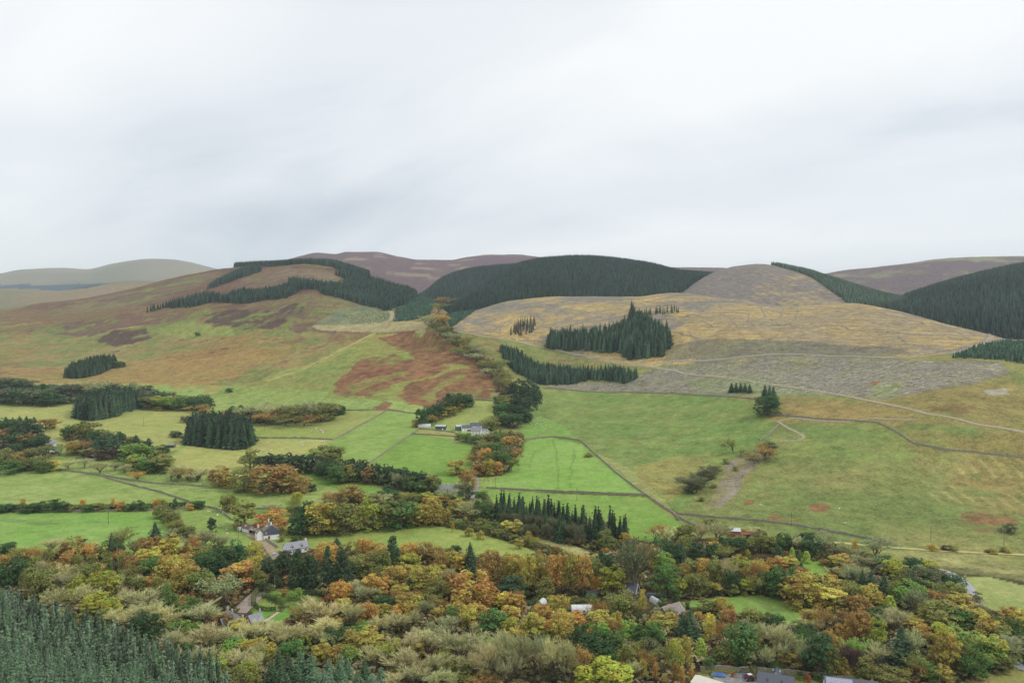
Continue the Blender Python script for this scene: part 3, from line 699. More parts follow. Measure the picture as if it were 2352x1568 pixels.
def bare_tree(name, seed, spread=0.62, lv=(5, 4, 5, 6), upright=0.5):
    """trunk and boughs as one mesh, the twigs of the crown as another"""
    rng = np.random.default_rng(seed)
    segs = []
    tips = [(np.array([0, 0, -0.6]), np.array([0, 0, 1.0]), 2.6, 0.3, 0)]
    trunk_s, twig = [], []
    while tips:
        p, d, ln, r, l = tips.pop()
        q = p + d * ln
        (trunk_s if l <= 2 else twig).append((p, q, r, l))
        if l >= len(lv): continue
        n = lv[l]
        for k in range(n):
            nd = rnorm(d * (0.9 if l else 0.75) + rnorm(rng.normal(size=3)) * spread * rng.uniform(0.7, 1.25) + np.array([0, 0, upright * 0.35]))
            s = p + d * ln * (1.0 if k == 0 else rng.uniform(0.4, 1.0))
            tips.append((s, nd, ln * (1.15 if l == 0 else rng.uniform(0.55, 0.8)), r * (0.52 if l else 0.6), l + 1))
    allp = np.array([t[1] for t in trunk_s + twig])
    sx = 10.0 / (np.percentile(allp[:, 0], 98.5) - np.percentile(allp[:, 0], 1.5)); sy = 10.0 / (np.percentile(allp[:, 1], 98.5) - np.percentile(allp[:, 1], 1.5)); sz = 12.0 / np.percentile(allp[:, 2], 99)
    k3 = np.array([sx, sy, sz])
    v, f = join([tube([a * k3, (a + b) / 2 * k3 + rng.normal(size=3) * 0.05 * (l > 0), b * k3], [r, r * .8, r * .6], 5 if l == 0 else 4) for a, b, r, l in trunk_s])
    tm = pymesh(name + '_trunk', v, f)
    A = np.array([t[0] for t in twig]) * k3; B = np.array([t[1] for t in twig]) * k3
    Lv = np.array([t[3] for t in twig])
    wd = np.where(Lv == 3, 0.06, 0.042) * rng.uniform(0.8, 1.3, len(Lv))
    d = B - A
    sidev = rnorm(np.cross(d, rng.normal(size=d.shape))) * wd[:, None]
    mid = (A + B) / 2 + rng.normal(size=A.shape) * 0.12
    V = np.stack([A - sidev, A + sidev, mid + sidev, mid - sidev, B + sidev * .4, B - sidev * .4], 1).reshape(-1, 3)
    b0 = np.arange(len(A))[:, None] * 6
    F = np.concatenate([b0 + np.array([[0, 1, 2, 3]]), b0 + np.array([[3, 2, 4, 5]])])
    rr = rng.uniform(size=len(A))
    tint = np.repeat(np.stack([rr, np.full(len(A), .5), rng.uniform(0.3, 0.7, len(A)), np.ones(len(A))], 1), 6, 0)
    return tm, npmesh(name + '_crown', V, F, False, {'tint': ('FLOAT_COLOR', tint)}), B
def semi_tree(name, seed, leafp=0.5, spread=0.6, upright=0.6, leaf=0.3):
    tm, cm, tips = bare_tree(name + '_frame', seed, spread, (5, 4, 5, 5), upright)
    rng = np.random.default_rng(seed + 7)
    n = int(len(tips) * leafp * 2.2)
    blot = fbm(tips[:, 0] + tips[:, 2], tips[:, 1] - tips[:, 2], 4.0, 2, seed)
    pr = np.clip(0.5 + 1.4 * blot, 0.03, 1); pr /= pr.sum()
    ix = rng.choice(len(tips), n, p=pr)
    Pn = tips[ix] + rng.normal(size=(n, 3)) * 0.28
    Nn = rnorm(rng.normal(size=(n, 3)) + np.array([0, 0, 0.8]))
    V, F = quads_from(Pn, Nn, leaf * rng.uniform(.6, 1.3, n), rng)
    a = cm.attributes['tint']; old = np.empty(len(cm.vertices) * 4, np.float32); a.data.foreach_get('color', old)
    V0 = np.empty(len(cm.vertices) * 3, np.float32); cm.vertices.foreach_get('co', V0); V0 = V0.reshape(-1, 3)
    F0 = np.empty(len(cm.loops), np.int32); cm.loops.foreach_get('vertex_index', F0); F0 = F0.reshape(-1, 4)
    T = np.concatenate([old.reshape(-1, 4), np.repeat(np.stack([rng.uniform(size=n), np.full(n, .5), np.clip(0.5 + blot[ix], 0, 1), np.ones(n)], 1), 4, 0)])
    return tm, npmesh(name + '_crown', np.concatenate([V0, V]), np.concatenate([F0, F + len(V0)]), False, {'tint': ('FLOAT_COLOR', T)})
def spruce_mesh(name, seed, layers=24, arms=11, droop=0.35, w=10.0, leaf=0.62, ragged=0.2, sp=0.075):
    rng = np.random.default_rng(seed)
    P_, N_, S_, R_ = [], [], [], []
    for i in range(layers):
        f = i / (layers - 1)
        z = 0.7 + 11.1 * f
        R = w / 2 * (1 - f) ** 0.68 * (1 + ragged * rng.normal() * 0.4) + 0.12
        n = max(4, int(arms * (0.45 + 0.55 * (1 - f))))
        for k in range(n):
            a = 2 * math.pi * (k + rng.uniform()) / n
            rr = R * rng.uniform(1 - ragged, 1 + ragged * .5)
            m = max(2, int(rr / (sp * w)))
            cl_ = rng.uniform()
            for j in range(m):
                q = (j + 0.7) / m
                c = np.array([math.cos(a) * rr * q, math.sin(a) * rr * q, z - droop * rr * q * q * .6 + rng.normal() * .08])
                P_.append(c + rng.normal(size=3) * 0.12)
                N_.append(np.array([math.cos(a) * .55, math.sin(a) * .55, 0.9]) + rng.normal(size=3) * .35)
                S_.append(leaf * rng.uniform(.7, 1.25) * (0.45 + 0.55 * (1 - f)))
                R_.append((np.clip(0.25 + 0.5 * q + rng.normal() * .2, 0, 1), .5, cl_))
    V, F = quads_from(np.array(P_), rnorm(np.array(N_)), np.array(S_), rng, 0.55)
    R = np.array(R_)
    tint = np.repeat(np.concatenate([R, np.ones((len(R), 1))], 1), 4, 0)
    # dense inner boughs
    sd, lv_ = 7, 6
    ring = [(math.cos(6.2832 * k / sd + q) * w * .36 * (1 - q / lv_) ** .7 * rng.uniform(.8, 1.1), math.sin(6.2832 * k / sd + q) * w * .36 * (1 - q / lv_) ** .7 * rng.uniform(.8, 1.1), .6 + 11.0 * q / lv_) for q in range(lv_) for k in range(sd)] + [(0, 0, 11.9)] * sd
    b0 = len(V)
    Fi = np.array([(b0 + q * sd + k, b0 + q * sd + (k + 1) % sd, b0 + (q + 1) * sd + (k + 1) % sd, b0 + (q + 1) * sd + k) for q in range(lv_) for k in range(sd)])
    V = np.concatenate([V, np.array(ring)]); F = np.concatenate([F, Fi])
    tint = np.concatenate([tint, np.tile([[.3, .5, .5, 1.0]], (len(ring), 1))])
    return npmesh(name, V, F, False, {'tint': ('FLOAT_COLOR', tint)})
PROTO = {}
def proto(code, pairs, m):
    PROTO[code] = []
    for tm, cm in pairs:
        if len(tm.materials) == 0: tm.materials.append(BARK)
        if len(cm.materials) == 0: cm.materials.append(m)
        PROTO[code].append((tm, cm))
proto('r', [(trunk_mesh('oak_trunk', 10 + i), make_cloud('oak_crown', 20 + i, env_ell(10, 0.2, 12.2, fill=.3, lump=.14), 46, 64, 1.45, 0.40, 0.8)) for i in range(4)], LEAF)
proto('b', [(trunk_mesh('beech_trunk', 30 + i), make_cloud('beech_crown', 40 + i, env_ell(10.0, -0.8, 12.3, fill=.25, lump=.05), 95, 34, 1.05, 0.34, 0.75, 0.6, 0.5)) for i in range(4)], LEAF)
proto('t', [(trunk_mesh('tall_beech_trunk', 35 + i, .7, 6, .3), make_cloud('tall_beech_crown', 45 + i, env_ell(10.2, 2.6, 12.4, fill=.25, lump=.06), 90, 34, 1.05, 0.34, 0.75, 0.6, 0.5)) for i in range(3)], LEAF)
proto('m', [(trunk_mesh('sycamore_trunk', 50 + i), make_cloud('sycamore_crown', 60 + i, env_ell(10, -0.2, 12.2, fill=.25, lump=.12), 58, 48, 1.3, 0.42, 0.55, 0.9, 0.45)) for i in range(4)], LEAF)
proto('k', [(trunk_mesh('birch_trunk', 70 + i, 0.85, 6, 0.2, 0.35), make_cloud('birch_crown', 80 + i, env_ell(9.6, 1.4, 12.2, fill=.4, lump=.14, taper=.45), 60, 36, 0.95, 0.27, 1.15, 0.2, 0.8)) for i in range(3)], LEAF)
bts = [bare_tree('bare', 90 + i, 0.55 + .08 * (i % 3), (6, 5, 6, 9), 0.75) for i in range(4)]
proto('n', [(t, c) for t, c, _ in bts], TWIG)
proto('s', [semi_tree('ash', 100 + i, 0.62) for i in range(4)], LEAF)
proto('p', [(trunk_mesh('spruce_trunk', 110 + i, 0.9, 0, 0.16), spruce_mesh('spruce_crown', 120 + i, 30, 12, .5, 4.2, .46, .22)) for i in range(4)], NEEDLE)
proto('i', [(trunk_mesh('pine_trunk', 130 + i), make_cloud('pine_crown', 140 + i, env_ell(9.6, 0.8, 12.2, fill=.3, lump=.15, taper=.4), 60, 46, 1.15, 0.36, 0.6, .6, .7)) for i in range(3)], NEEDLE)
proto('c', [(trunk_mesh('cypress_trunk', 150 + i, 0.8, 0, 0.18), make_cloud('cypress_crown', 160 + i, env_cone(4.4, 0.2, 11.8, 0.6), 120, 26, 0.5, 0.24, 1.5, .3, .5)) for i in range(3)], NEEDLE)
proto('h', [(trunk_mesh('shrub_stem', 170 + i, 0.4, 4, .25), make_cloud('shrub_crown', 180 + i, env_ell(10, -3.0, 12.0, fill=.3, lump=.12), 34, 40, 1.6, 0.5, 0.8)) for i in range(3)], LEAF)
KIND = {'t': ('beech_tree', 'beech tree'), 'r': ('oak_tree', 'broadleaf tree'), 'b': ('beech_tree', 'beech tree'), 'm': ('sycamore_tree', 'sycamore tree'), 'k': ('birch_tree', 'birch tree'), 'n': ('bare_tree', 'bare tree'),
        's': ('ash_tree', 'thinning tree'), 'p': ('spruce_tree', 'spruce tree'), 'i': ('pine_tree', 'evergreen tree'), 'c': ('cypress_tree', 'cypress tree'), 'h': ('shrub', 'shrub')}
WORDS = {'t': 'tall clear-trunked beech', 'r': 'broad round-crowned tree', 'b': 'dense dome-crowned beech', 'm': 'bunchy-leaved sycamore', 'k': 'slender birch', 'n': 'leafless twiggy tree', 's': 'half-bare thin-leaved tree', 'p': 'pointed spruce', 'i': 'bushy evergreen', 'c': 'columnar cypress', 'h': 'low shrub'}
TONE = {'DG': ((78, 96, 58), 'dark green'), 'G': ((102, 120, 64), 'mid green'), 'LG': ((140, 158, 78), 'pale green'), 'OL': ((134, 130, 74), 'olive'), 'YG': ((160, 154, 68), 'yellow-green'), 'Y': ((186, 162, 84), 'yellow'),
        'GO': ((170, 146, 80), 'golden'), 'OR': ((184, 134, 80), 'orange'), 'RU': ((154, 114, 74), 'russet'), 'RD': ((160, 70, 54), 'red'), 'PU': ((92, 66, 64), 'plum'), 'TN': ((180, 173, 126), 'pale tan'),
        'GB': ((158, 156, 114), 'grey-green'), 'BG': ((98, 118, 90), 'blue-green'), 'DC': ((72, 90, 62), 'blackish green'), 'GC': ((164, 176, 80), 'lime'), 'GR': ((108, 108, 78), 'grey')}
TREES = []
GROW = {'r': 1.32, 'b': 1.2, 't': 1.15, 'm': 1.32, 'n': 1.42, 's': 1.38, 'k': 1.25, 'p': 1.45, 'i': 1.25, 'c': 1.4}
rngT = random.Random(5)
def plant(code, px, ptop, wpx, hpx, tone, note=None, group=None, minw=0.8):
    """a tree whose crown tops out at (px, ptop), wpx wide, its foot hpx below that"""
    x, y, z = hit(px, ptop + hpx)
    w = wpx * y / FD * GROW.get(code, 1.0)
    h = (CAMZ + float(slope(ptop)) * y - z) * (1.04 if code in 'rmsnb' else 1.0)
    h = min(max(h, 0.45 * w), 4.2 * w)
    put(code, x, y, z, w, h, tone, note, group)
def put(code, x, y, z, w, h, tone, note=None, group=None):
    tm, cm = PROTO[code][rngT.randrange(len(PROTO[code]))]
    base, cat = KIND[code]
    root = empty(base, (x, y, z), rngT.uniform(0, 6.28), None, cat, group)
    pw_ = {'p': 4.2, 'c': 4.6}.get(code, 10.0)
    root.scale = (w / pw_, w / pw_, h / 12.0)
    t = obj('stem' if code == 'h' else 'trunk', tm, None, root); c = obj('crown', cm, None, root)
    rgb, word = TONE[tone]
    j = [v * (1 + rngT.uniform(-.025, .025)) for v in rgb]
    k = rngT.uniform(1.15, 1.62)
    c.color = tuple(float(v) * k for v in lin(j) / ILLUM) + (1.0,)
    px_ = CX + FD * x / y
    py_ = CY + FD * math.tan(math.atan2(CAMZ - z, y) - PITCH)
    TREES.append(dict(o=root, code=code, tone=word, px=px_, py=py_, w=w, h=h, note=note))
    return root
# ------------------------------------------------------------------ the autumn wood across the foreground, tree by tree
# (u, top, width, height, kind, tone), read off enlargements of the plate: offset, then 0.17104 plate units for each step
WOOD = {
(0, 1177.1): '90 395 200 230 r DG;690 360 240 180 n TN;990 340 360 330 b RU;1290 390 200 180 n GB;1500 265 150 400 p DC;1500 380 280 300 r DG;1610 240 240 330 s OL;1810 360 160 200 n GB;2085 125 170 300 p DC;1950 330 230 260 b RU;2120 310 170 240 b RU;2270 330 270 330 m Y;1990 470 310 330 m Y;2010 600 240 260 r G;2290 560 300 420 r GO;60 580 200 200 s OR;170 620 340 400 r DG;350 490 250 260 s OL;480 560 260 320 k OL;640 470 200 300 k OL;740 490 160 180 m GO;1080 470 330 260 s OR;900 560 250 260 s RU;1040 560 220 280 k OL;1420 520 230 330 k OL;1540 520 200 260 s RU;1650 530 160 330 k OL;1770 560 220 320 b RU;1880 700 230 240 s OL;560 750 330 450 r OL;330 760 200 300 k OL;830 670 180 200 m GO;800 720 330 300 n TN;1190 680 280 330 r OL;1330 700 160 220 s OR;1390 690 180 200 r G;1420 800 330 430 m YG;1100 850 300 330 r YG;1000 800 200 300 n GB;1590 820 180 300 n GB;1850 840 240 330 r OL;2020 840 210 320 m OR;2160 850 170 350 r OL;1740 880 220 300 n TN;900 1010 160 260 s YG;1080 1000 260 300 n TN;700 1030 240 300 n TN;1280 1090 330 330 m YG;1500 1160 260 330 m YG;1430 1290 250 260 r OL;1950 1060 460 330 n TN;1660 1060 200 300 n TN;2010 1200 330 330 n TN;2270 1000 200 400 r G;2180 1300 280 300 n TN;1580 1330 260 300 n TN;1950 1350 430 380 b DG;440 470 200 260 s OR;250 480 230 220 s RU;560 640 220 260 n GB;2130 720 190 260 r OL;1240 560 200 240 k OL',
(390.5, 1119.7): '795 75 190 240 r OL;1000 210 300 330 m OL;1370 290 440 310 b OR;1400 240 180 90 n GB;565 380 140 220 i DC;2050 200 370 430 m Y;1830 195 170 220 r DG;1780 330 300 310 r DG;1670 210 160 160 r OL;1700 60 180 160 k YG;2290 230 260 400 r OL;2160 170 160 160 r OL;1620 520 110 110 h PU;1500 630 120 90 h OL;1680 640 140 80 h G;70 140 80 160 i DG;350 170 110 110 r G;420 180 80 110 r DG;270 210 130 90 h OR;1150 720 290 330 k Y;1080 920 260 260 r GO;920 1010 390 330 m OR;1180 1050 180 300 r OL;740 1200 380 400 s GB;830 730 330 460 r DG;540 830 320 380 r DG;700 960 300 300 r DG;950 790 110 140 r G;1310 920 270 370 i DC;1530 830 250 380 i DC;1720 800 190 540 c DC;1860 870 180 470 c DC;2120 790 160 560 c DC;2310 800 220 560 c DC;2110 730 310 300 b OR;2240 660 130 180 p DC;1960 960 150 240 i DC;1640 960 80 130 h GO;1960 1040 90 100 h GO;310 640 220 330 b RU;440 600 300 260 n GB;600 640 240 200 n GB;330 810 160 250 m GO;120 880 250 300 r GO;200 1000 340 420 r GO;400 1100 300 350 r OL;480 800 220 260 r OL;90 430 140 180 r OL;50 300 150 250 r OL;230 520 270 130 h OL;1620 1390 130 130 h LG;1740 1345 150 150 h LG;1530 1340 140 110 h RU;2250 1260 260 330 b OR;1360 1290 110 90 h OL;1460 1200 130 110 h G;1250 1250 200 140 h DG;1450 1400 120 90 h LG',
(390.5, 1300): '110 730 220 180 r LG;360 770 170 150 r LG;240 420 260 320 r G;140 410 180 150 m OR;420 520 350 330 n TN;640 620 180 200 s RU;770 650 180 180 b RU;890 640 130 110 h RD;920 710 230 260 m Y;1130 680 160 140 s OR;2060 430 370 400 n TN;2130 390 120 150 s RD;1750 510 160 230 s RU;2240 680 130 180 m GO;1640 530 60 50 h Y;2080 740 370 300 n TN;1400 730 260 260 n TN;1620 760 300 330 n TN;1160 770 300 330 n TN;780 830 300 300 n TN;480 820 380 400 n TN;90 880 280 330 n GB;260 990 130 150 r LG;840 960 260 230 r LG;760 1080 130 220 r YG;1330 1050 200 230 m Y;1060 990 260 260 s GO;1620 980 290 330 r G;1830 900 160 200 s YG;2250 840 300 260 r DG;2030 1040 220 300 m GO;2190 1060 220 330 m GO;950 1100 300 330 n TN;1000 1290 260 300 m YG;900 1380 300 330 r OL;560 1120 300 330 n TN;300 1130 260 300 n GB;1180 1000 200 300 n TN;780 1160 150 200 r YG;1460 1130 230 440 p DC;1360 1280 260 420 p DC;1750 1140 230 430 p BG;1600 1200 240 450 p DC;1900 1180 220 420 p BG;2130 1250 220 400 p BG;2290 1180 200 400 p BG;1500 1340 240 420 p DC;1700 1330 240 420 p DC;1930 1350 230 400 p BG;2080 1400 230 400 p BG;1900 780 260 300 n TN;2180 920 200 240 s TN;1480 900 200 240 n TN;1260 1160 240 300 s OL;640 1250 220 260 m YG;1120 1220 240 300 n TN',
(780.9, 1177.1): '350 350 220 300 b OR;170 380 200 250 s RU;530 400 220 260 b OR;310 530 280 330 r OL;540 500 240 330 r OL;710 290 190 470 c DC;130 650 240 270 i DG;930 400 260 280 b OR;1150 390 250 300 b RU;1290 440 230 260 b RU;910 555 270 220 m YG;1440 470 160 130 r OL;1560 430 170 120 i DG;1480 520 220 250 b GO;1620 540 180 300 m Y;1750 395 200 450 p DC;2000 530 330 480 b RU;2040 490 200 200 b GO;2260 540 230 400 b GO;2280 820 300 300 i DC;870 680 200 250 m GO;740 720 260 330 m GO;520 740 200 220 r OL;1150 700 400 400 b GO;1330 690 170 180 m GO;1060 860 230 220 r DG;1310 900 240 300 r OL;1460 770 180 200 n GB;1520 800 290 340 b RU;1800 800 620 480 b OR;1720 790 120 120 m Y;480 840 280 300 m OR;600 820 120 160 m OR;340 890 140 150 m YG;60 930 200 230 m OR;230 890 190 200 n TN;320 980 230 260 n GB;810 960 220 200 m Y;700 1050 220 180 s RU;640 1110 190 180 r DG;530 1110 130 150 r G;980 1040 150 120 s RU;1140 1040 200 150 s RU;920 1110 280 260 m GO;1050 1120 150 180 m YG;1240 1120 250 200 s OL;2180 1070 200 240 m Y;2290 1050 180 220 s RU;370 1210 280 300 b OR;560 1230 190 200 m GO;810 1240 220 180 m OR;980 1220 200 260 b GO;170 1250 200 330 n TN;40 1150 200 240 m GO;1150 1180 160 260 n GB;1320 1260 170 260 m GO;1540 1200 200 260 m GO;1860 1230 220 250 m GO;1400 1140 220 220 s RU;1700 1200 200 200 m GO;1350 560 200 260 b RU;680 880 150 200 m GO',
(780.9, 1300): '1710 540 190 330 m Y;1840 520 180 260 b GO;1530 560 210 270 r G;2060 590 300 320 m G;2270 540 240 260 m GO;2260 700 200 260 m YG;960 600 240 260 n GB;720 640 300 260 n TN;540 660 260 260 n TN;330 740 260 200 r LG;60 830 190 180 r G;320 840 460 350 m GO;160 1060 240 220 r LG;30 980 150 180 s RU;1930 930 190 230 r LG;1780 760 150 180 n TN;1640 860 480 450 n TN;1180 880 260 330 n TN;900 880 330 330 n TN;1330 700 300 300 n GB;1450 650 200 260 n GB;2200 900 330 560 n TN;2050 1040 240 520 n TN;1000 1010 200 230 m GO;700 1000 260 330 s YG;640 1090 200 300 r OL;480 1090 260 330 n TN;1200 1170 330 380 n TN;870 1140 330 380 n TN;1420 1120 160 220 r YG;1600 1270 300 330 r OL;1250 1390 330 260 n TN;1880 1500 350 200 s RU;2040 1420 160 120 h G;330 1260 190 340 p DC;100 1230 180 360 p BG;20 1330 180 330 p BG;560 1360 220 330 p BG;240 1400 200 330 p BG;430 1440 200 330 p BG;700 1450 260 260 n TN;1000 1360 300 300 n GB;1800 1150 260 420 n TN;1450 1380 260 300 n TN;1700 1420 220 220 r OL;2250 1200 260 420 n GB;760 1230 220 260 s OL;1950 1230 220 340 n GB',
(1171.4, 1177.1): '480 0 90 330 p DC;670 -10 130 400 p DC;810 40 100 330 p DC;920 40 90 300 p DC;990 40 90 320 p DC;1070 40 90 330 p DC;1160 50 90 340 p DC;1250 80 130 380 p DC;1340 180 100 250 p DC;1460 150 80 170 p DC;1510 190 60 120 p DC;1590 250 80 130 p DC;200 140 120 210 n GR;380 150 120 220 n GR;470 140 104 220 n GR;560 200 104 180 n GR;830 150 160 260 n GR;940 190 136 260 n GR;700 220 96 160 n GR;1300 250 200 260 r OL;1560 270 150 200 m Y;1500 270 80 80 m OR;50 120 220 180 m Y;125 345 100 140 m GO;250 240 110 150 k GO;390 490 100 100 k OR;60 560 260 420 t GO;240 570 240 520 t GO;400 560 220 500 t GO;620 545 260 560 t OR;800 540 260 560 t GO;980 560 240 560 t OR;1140 580 200 400 r OL;1150 850 140 250 t OR;40 830 330 330 i DC;470 860 230 300 b OL;1320 560 240 330 r DG;1450 530 130 130 m OR;1290 470 80 80 m OR;1370 720 300 420 m YG;1660 430 430 720 s GR;1860 460 240 300 s RU;1960 480 180 330 m GO;2080 550 240 300 r LG;2110 740 330 380 r G;2280 890 170 250 m YG;2290 690 160 260 s RU;1940 180 260 230 s RU;2160 200 220 230 s TN;2310 200 150 180 r OL;2080 380 300 240 r DG;2230 430 200 260 r DG;2310 490 120 220 p DC;1500 1060 320 340 r OL;1770 1010 150 380 k GO;1740 1310 110 180 p DC;650 1100 290 280 b GO;430 1230 270 240 b OR;60 1080 240 300 m OR;350 1130 120 110 h G;1160 1190 240 220 s RU;1220 1340 330 260 m GO;1430 1340 160 240 m GO;700 1310 300 330 b GO;880 1330 200 250 m OR;320 1360 200 300 m GO;480 1430 220 260 m GO;2060 1350 360 260 m GO;2180 1260 200 180 s OL;2310 1320 160 400 p DC;1890 1330 80 60 h DG;2220 1100 130 130 h DG;2050 1140 130 110 h G;1860 1400 60 60 h RD;860 1120 160 90 h OL;1100 1130 260 90 h G;620 1170 120 80 h DG;780 1130 100 60 h RU;1280 1200 120 90 h G;250 1180 120 110 h DG;1560 500 260 520 s GR',
(1171.4, 1300): '480 860 170 180 r LG;640 860 170 180 n TN;300 640 250 380 m GO;200 730 260 260 n GB;520 740 200 260 b OR;730 620 330 420 b GO;900 680 200 220 m OR;970 770 140 130 m OR;1090 840 120 120 m OR;920 800 240 380 r DG;1090 750 150 180 r LG;1250 780 170 200 r LG;1420 770 180 200 s RU;1590 740 200 260 r LG;1740 770 190 260 i DG;1920 780 260 280 r G;1430 900 240 300 r G;1180 880 260 330 r DG;1060 950 260 300 r DG;1300 1040 330 260 r DG;1200 1130 200 200 r G;1350 1150 220 220 r G;1560 1060 200 400 m OL;1720 990 180 330 r OL;1900 970 230 330 r GR;2210 950 330 500 k YG;2080 820 150 200 s TN;140 960 300 600 n GB;330 960 280 580 n GB;530 1010 260 560 n TN;720 1030 300 560 n TN;900 1080 300 450 s RU;1270 1290 600 430 m YG;1790 1250 160 320 k GO;1950 1280 110 280 k OR;2210 1280 130 330 k RU;2310 1330 120 300 k OR;2080 1430 130 200 k GO;1660 1280 120 300 n TN;60 1100 240 460 n GB;430 1090 240 480 n TN;620 1120 220 440 n GB;820 1200 220 380 n TN;2040 1080 240 420 s OL;1500 1300 200 260 m GO;1860 1180 200 320 s RU;50 820 200 260 m GO',
(1561.9, 1177.1): '90 150 200 260 r OL;260 150 160 260 n TN;350 160 90 90 h YG;400 100 200 100 r OL;480 150 230 260 n TN;590 150 110 120 r OL;830 190 150 100 h YG;1000 190 180 130 n TN;650 340 200 230 r DG;760 340 200 260 r DG;900 320 200 220 s OL;1080 250 160 270 r OL;1180 300 180 230 r OL;1290 330 180 200 r G;1410 290 190 220 r DG;1560 340 150 200 s TN;1700 290 240 130 r DG;1770 350 260 230 r DG;1950 290 250 330 s GB;60 320 200 230 r OL;20 390 130 320 p DC;220 390 250 260 i DC;430 410 240 230 i DG;480 400 200 130 m Y;600 470 240 200 s OL;450 330 150 140 s RU;810 495 115 110 h RD;840 455 100 90 m YG;900 490 100 110 h YG;1320 430 120 190 p DC;1425 510 90 90 h RU;1505 460 75 150 c GC;1605 490 55 150 c G;1700 510 105 160 c GC;1480 590 160 140 m Y;1310 590 220 190 m OR;1625 660 60 80 p DC;1130 570 70 110 p DC;1060 630 250 260 b OR;940 660 180 330 s RU;1590 720 300 200 b RU;780 590 260 330 m YG;620 640 150 420 n TN;480 590 200 400 r OL;330 600 220 300 b OR;150 630 240 220 r OL;260 790 240 330 r OL;100 830 150 280 r OL;30 900 100 200 r G;440 920 150 200 s GO;690 760 200 330 r DG;700 940 140 170 r OL;900 900 170 190 m YG;1080 860 200 240 s OL;1350 740 330 400 r G;1200 770 200 330 r DG;1640 790 520 470 b GO;1530 820 200 360 b GO;2030 830 140 100 m OR;2070 890 330 230 b GO;2020 1020 380 300 m Y;2180 1110 300 260 m OL;2250 1030 160 120 r RU;390 1160 260 200 r OL;570 1160 240 260 m GO;410 1350 240 420 k Y;270 1340 130 120 m OR;640 1290 230 260 b RU;130 1310 250 420 p DC;30 1330 150 400 p DC;100 1185 80 100 h DG;950 1275 200 260 r OL;1120 1350 160 160 r OL;1280 1360 200 170 r DG;1800 1320 260 200 m GO;2150 560 240 200 m GO;2100 720 200 160 n TN;2270 720 200 230 n GB;1940 620 160 80 h RU;2270 430 180 200 n GB;2250 900 200 220 r OL',
(1561.9, 1300): '840 760 400 560 r G;1010 890 160 230 m OR;600 780 180 330 s RU;1150 750 260 330 n GB;1300 800 330 480 n GB;900 720 180 200 n GB;1640 830 200 300 r G;1560 900 230 330 r G;1690 790 220 250 r DG;1850 900 380 560 m DG;1660 950 130 470 n TN;1490 1140 230 220 m GO;1270 1150 110 100 m Y;1110 1080 240 310 n GB;1800 680 230 200 n TN;1730 600 200 180 m GO;2000 600 240 330 s RU;2190 760 200 260 b OR;2000 840 150 200 b OR;2230 580 250 330 b RU;2100 960 200 330 m GO;2130 1190 200 270 m GO;2290 1100 250 360 n PU;280 950 140 290 c GC;80 950 260 420 k GO;380 1210 200 170 h G;500 1180 200 150 h G;620 1040 240 260 r OL;760 1090 230 200 r OL;650 1320 130 60 h RD;1720 1440 90 100 h RD;150 1350 100 200 k OR;250 1430 130 140 k YG;120 1490 100 100 k YG;430 1420 60 150 k YG;2230 1360 160 120 m GO;1050 1280 220 90 h DG;1280 1280 250 100 h G;820 1290 200 90 h DG;1600 1400 120 60 h G;1830 1420 160 70 h G;1930 1530 150 60 h DG;330 1440 70 60 h YG;700 1420 60 60 h RD;1400 960 240 380 n GB;1980 1080 220 380 r OL',
(1950, 1177.1): '360 370 330 230 s GB;80 350 110 200 k OR;620 640 270 260 m YG;870 600 260 180 r DG;1080 640 200 180 m YG;980 700 180 150 n GB;450 590 240 200 r G;300 600 240 200 n GB;1150 760 260 260 r GR;860 740 240 260 r GR;720 780 200 260 r OL;950 880 260 230 r DG;1130 890 260 260 s OL;1400 830 250 200 r DG;1430 930 220 200 r OL;180 770 150 260 p DC;300 770 170 300 p DC;470 820 190 330 p DC;290 975 250 330 m GO;60 960 200 260 r OL;460 1110 90 150 b RD;540 1100 165 260 c GC;800 920 300 330 r LG;620 980 170 230 r OL;860 1060 250 330 s GB;1150 1010 340 230 s RU;970 1130 170 260 m OL;1480 1080 270 200 m GO;1200 1190 420 420 m OL;1350 1190 250 330 b GO;1650 1240 300 330 m GO;1480 1300 300 300 m G;1050 1290 200 300 m GO;640 1310 300 330 n GB;400 1290 250 260 r G;850 1390 240 200 m Y;100 1090 330 330 b RU;130 1330 330 420 b RU;1780 1230 150 220 n GB;1900 1400 260 330 m GO;2220 1300 330 330 m GO;2120 1400 260 330 r G;1710 1050 160 130 h OL;1120 415 160 80 h GO;1280 430 120 70 h PU;1400 430 150 80 h OL;1930 470 140 70 h GO;1850 490 80 50 h PU;2060 450 110 70 h OL;2130 480 110 60 h GO;2140 130 220 140 h GR;90 700 220 220 n GB;30 560 180 180 n GB;1850 1380 160 180 s OL',
(1950, 1300): '690 800 330 600 p DC;860 680 230 230 m GO;1000 780 260 250 b OR;1270 780 280 300 m YG;1150 860 250 300 s GO;860 860 240 500 s TN;1340 900 260 560 m GO;1180 1080 200 330 m GO;1680 890 450 420 r LG;1900 930 330 400 m YG;1690 1150 300 360 r G;1100 1300 240 260 r G;1250 1340 200 260 m GO;450 1080 300 330 n GB;180 1010 260 400 s LG;50 1130 250 350 n PU;370 730 220 330 r YG;330 990 200 230 r G;560 1370 330 220 r OL;740 1360 180 130 m Y;950 1290 240 250 s RU;290 1460 110 100 s RD;100 1450 130 80 h YG;2050 790 230 300 m OL;2200 950 300 330 n GB;1960 700 230 300 m GO;2250 580 300 350 m GO;150 420 300 300 b RU;1500 1000 220 420 b OL;1980 1200 260 200 m OL;2150 1180 240 200 s OL;900 1180 220 330 s OL;250 1240 240 300 r OL',
}
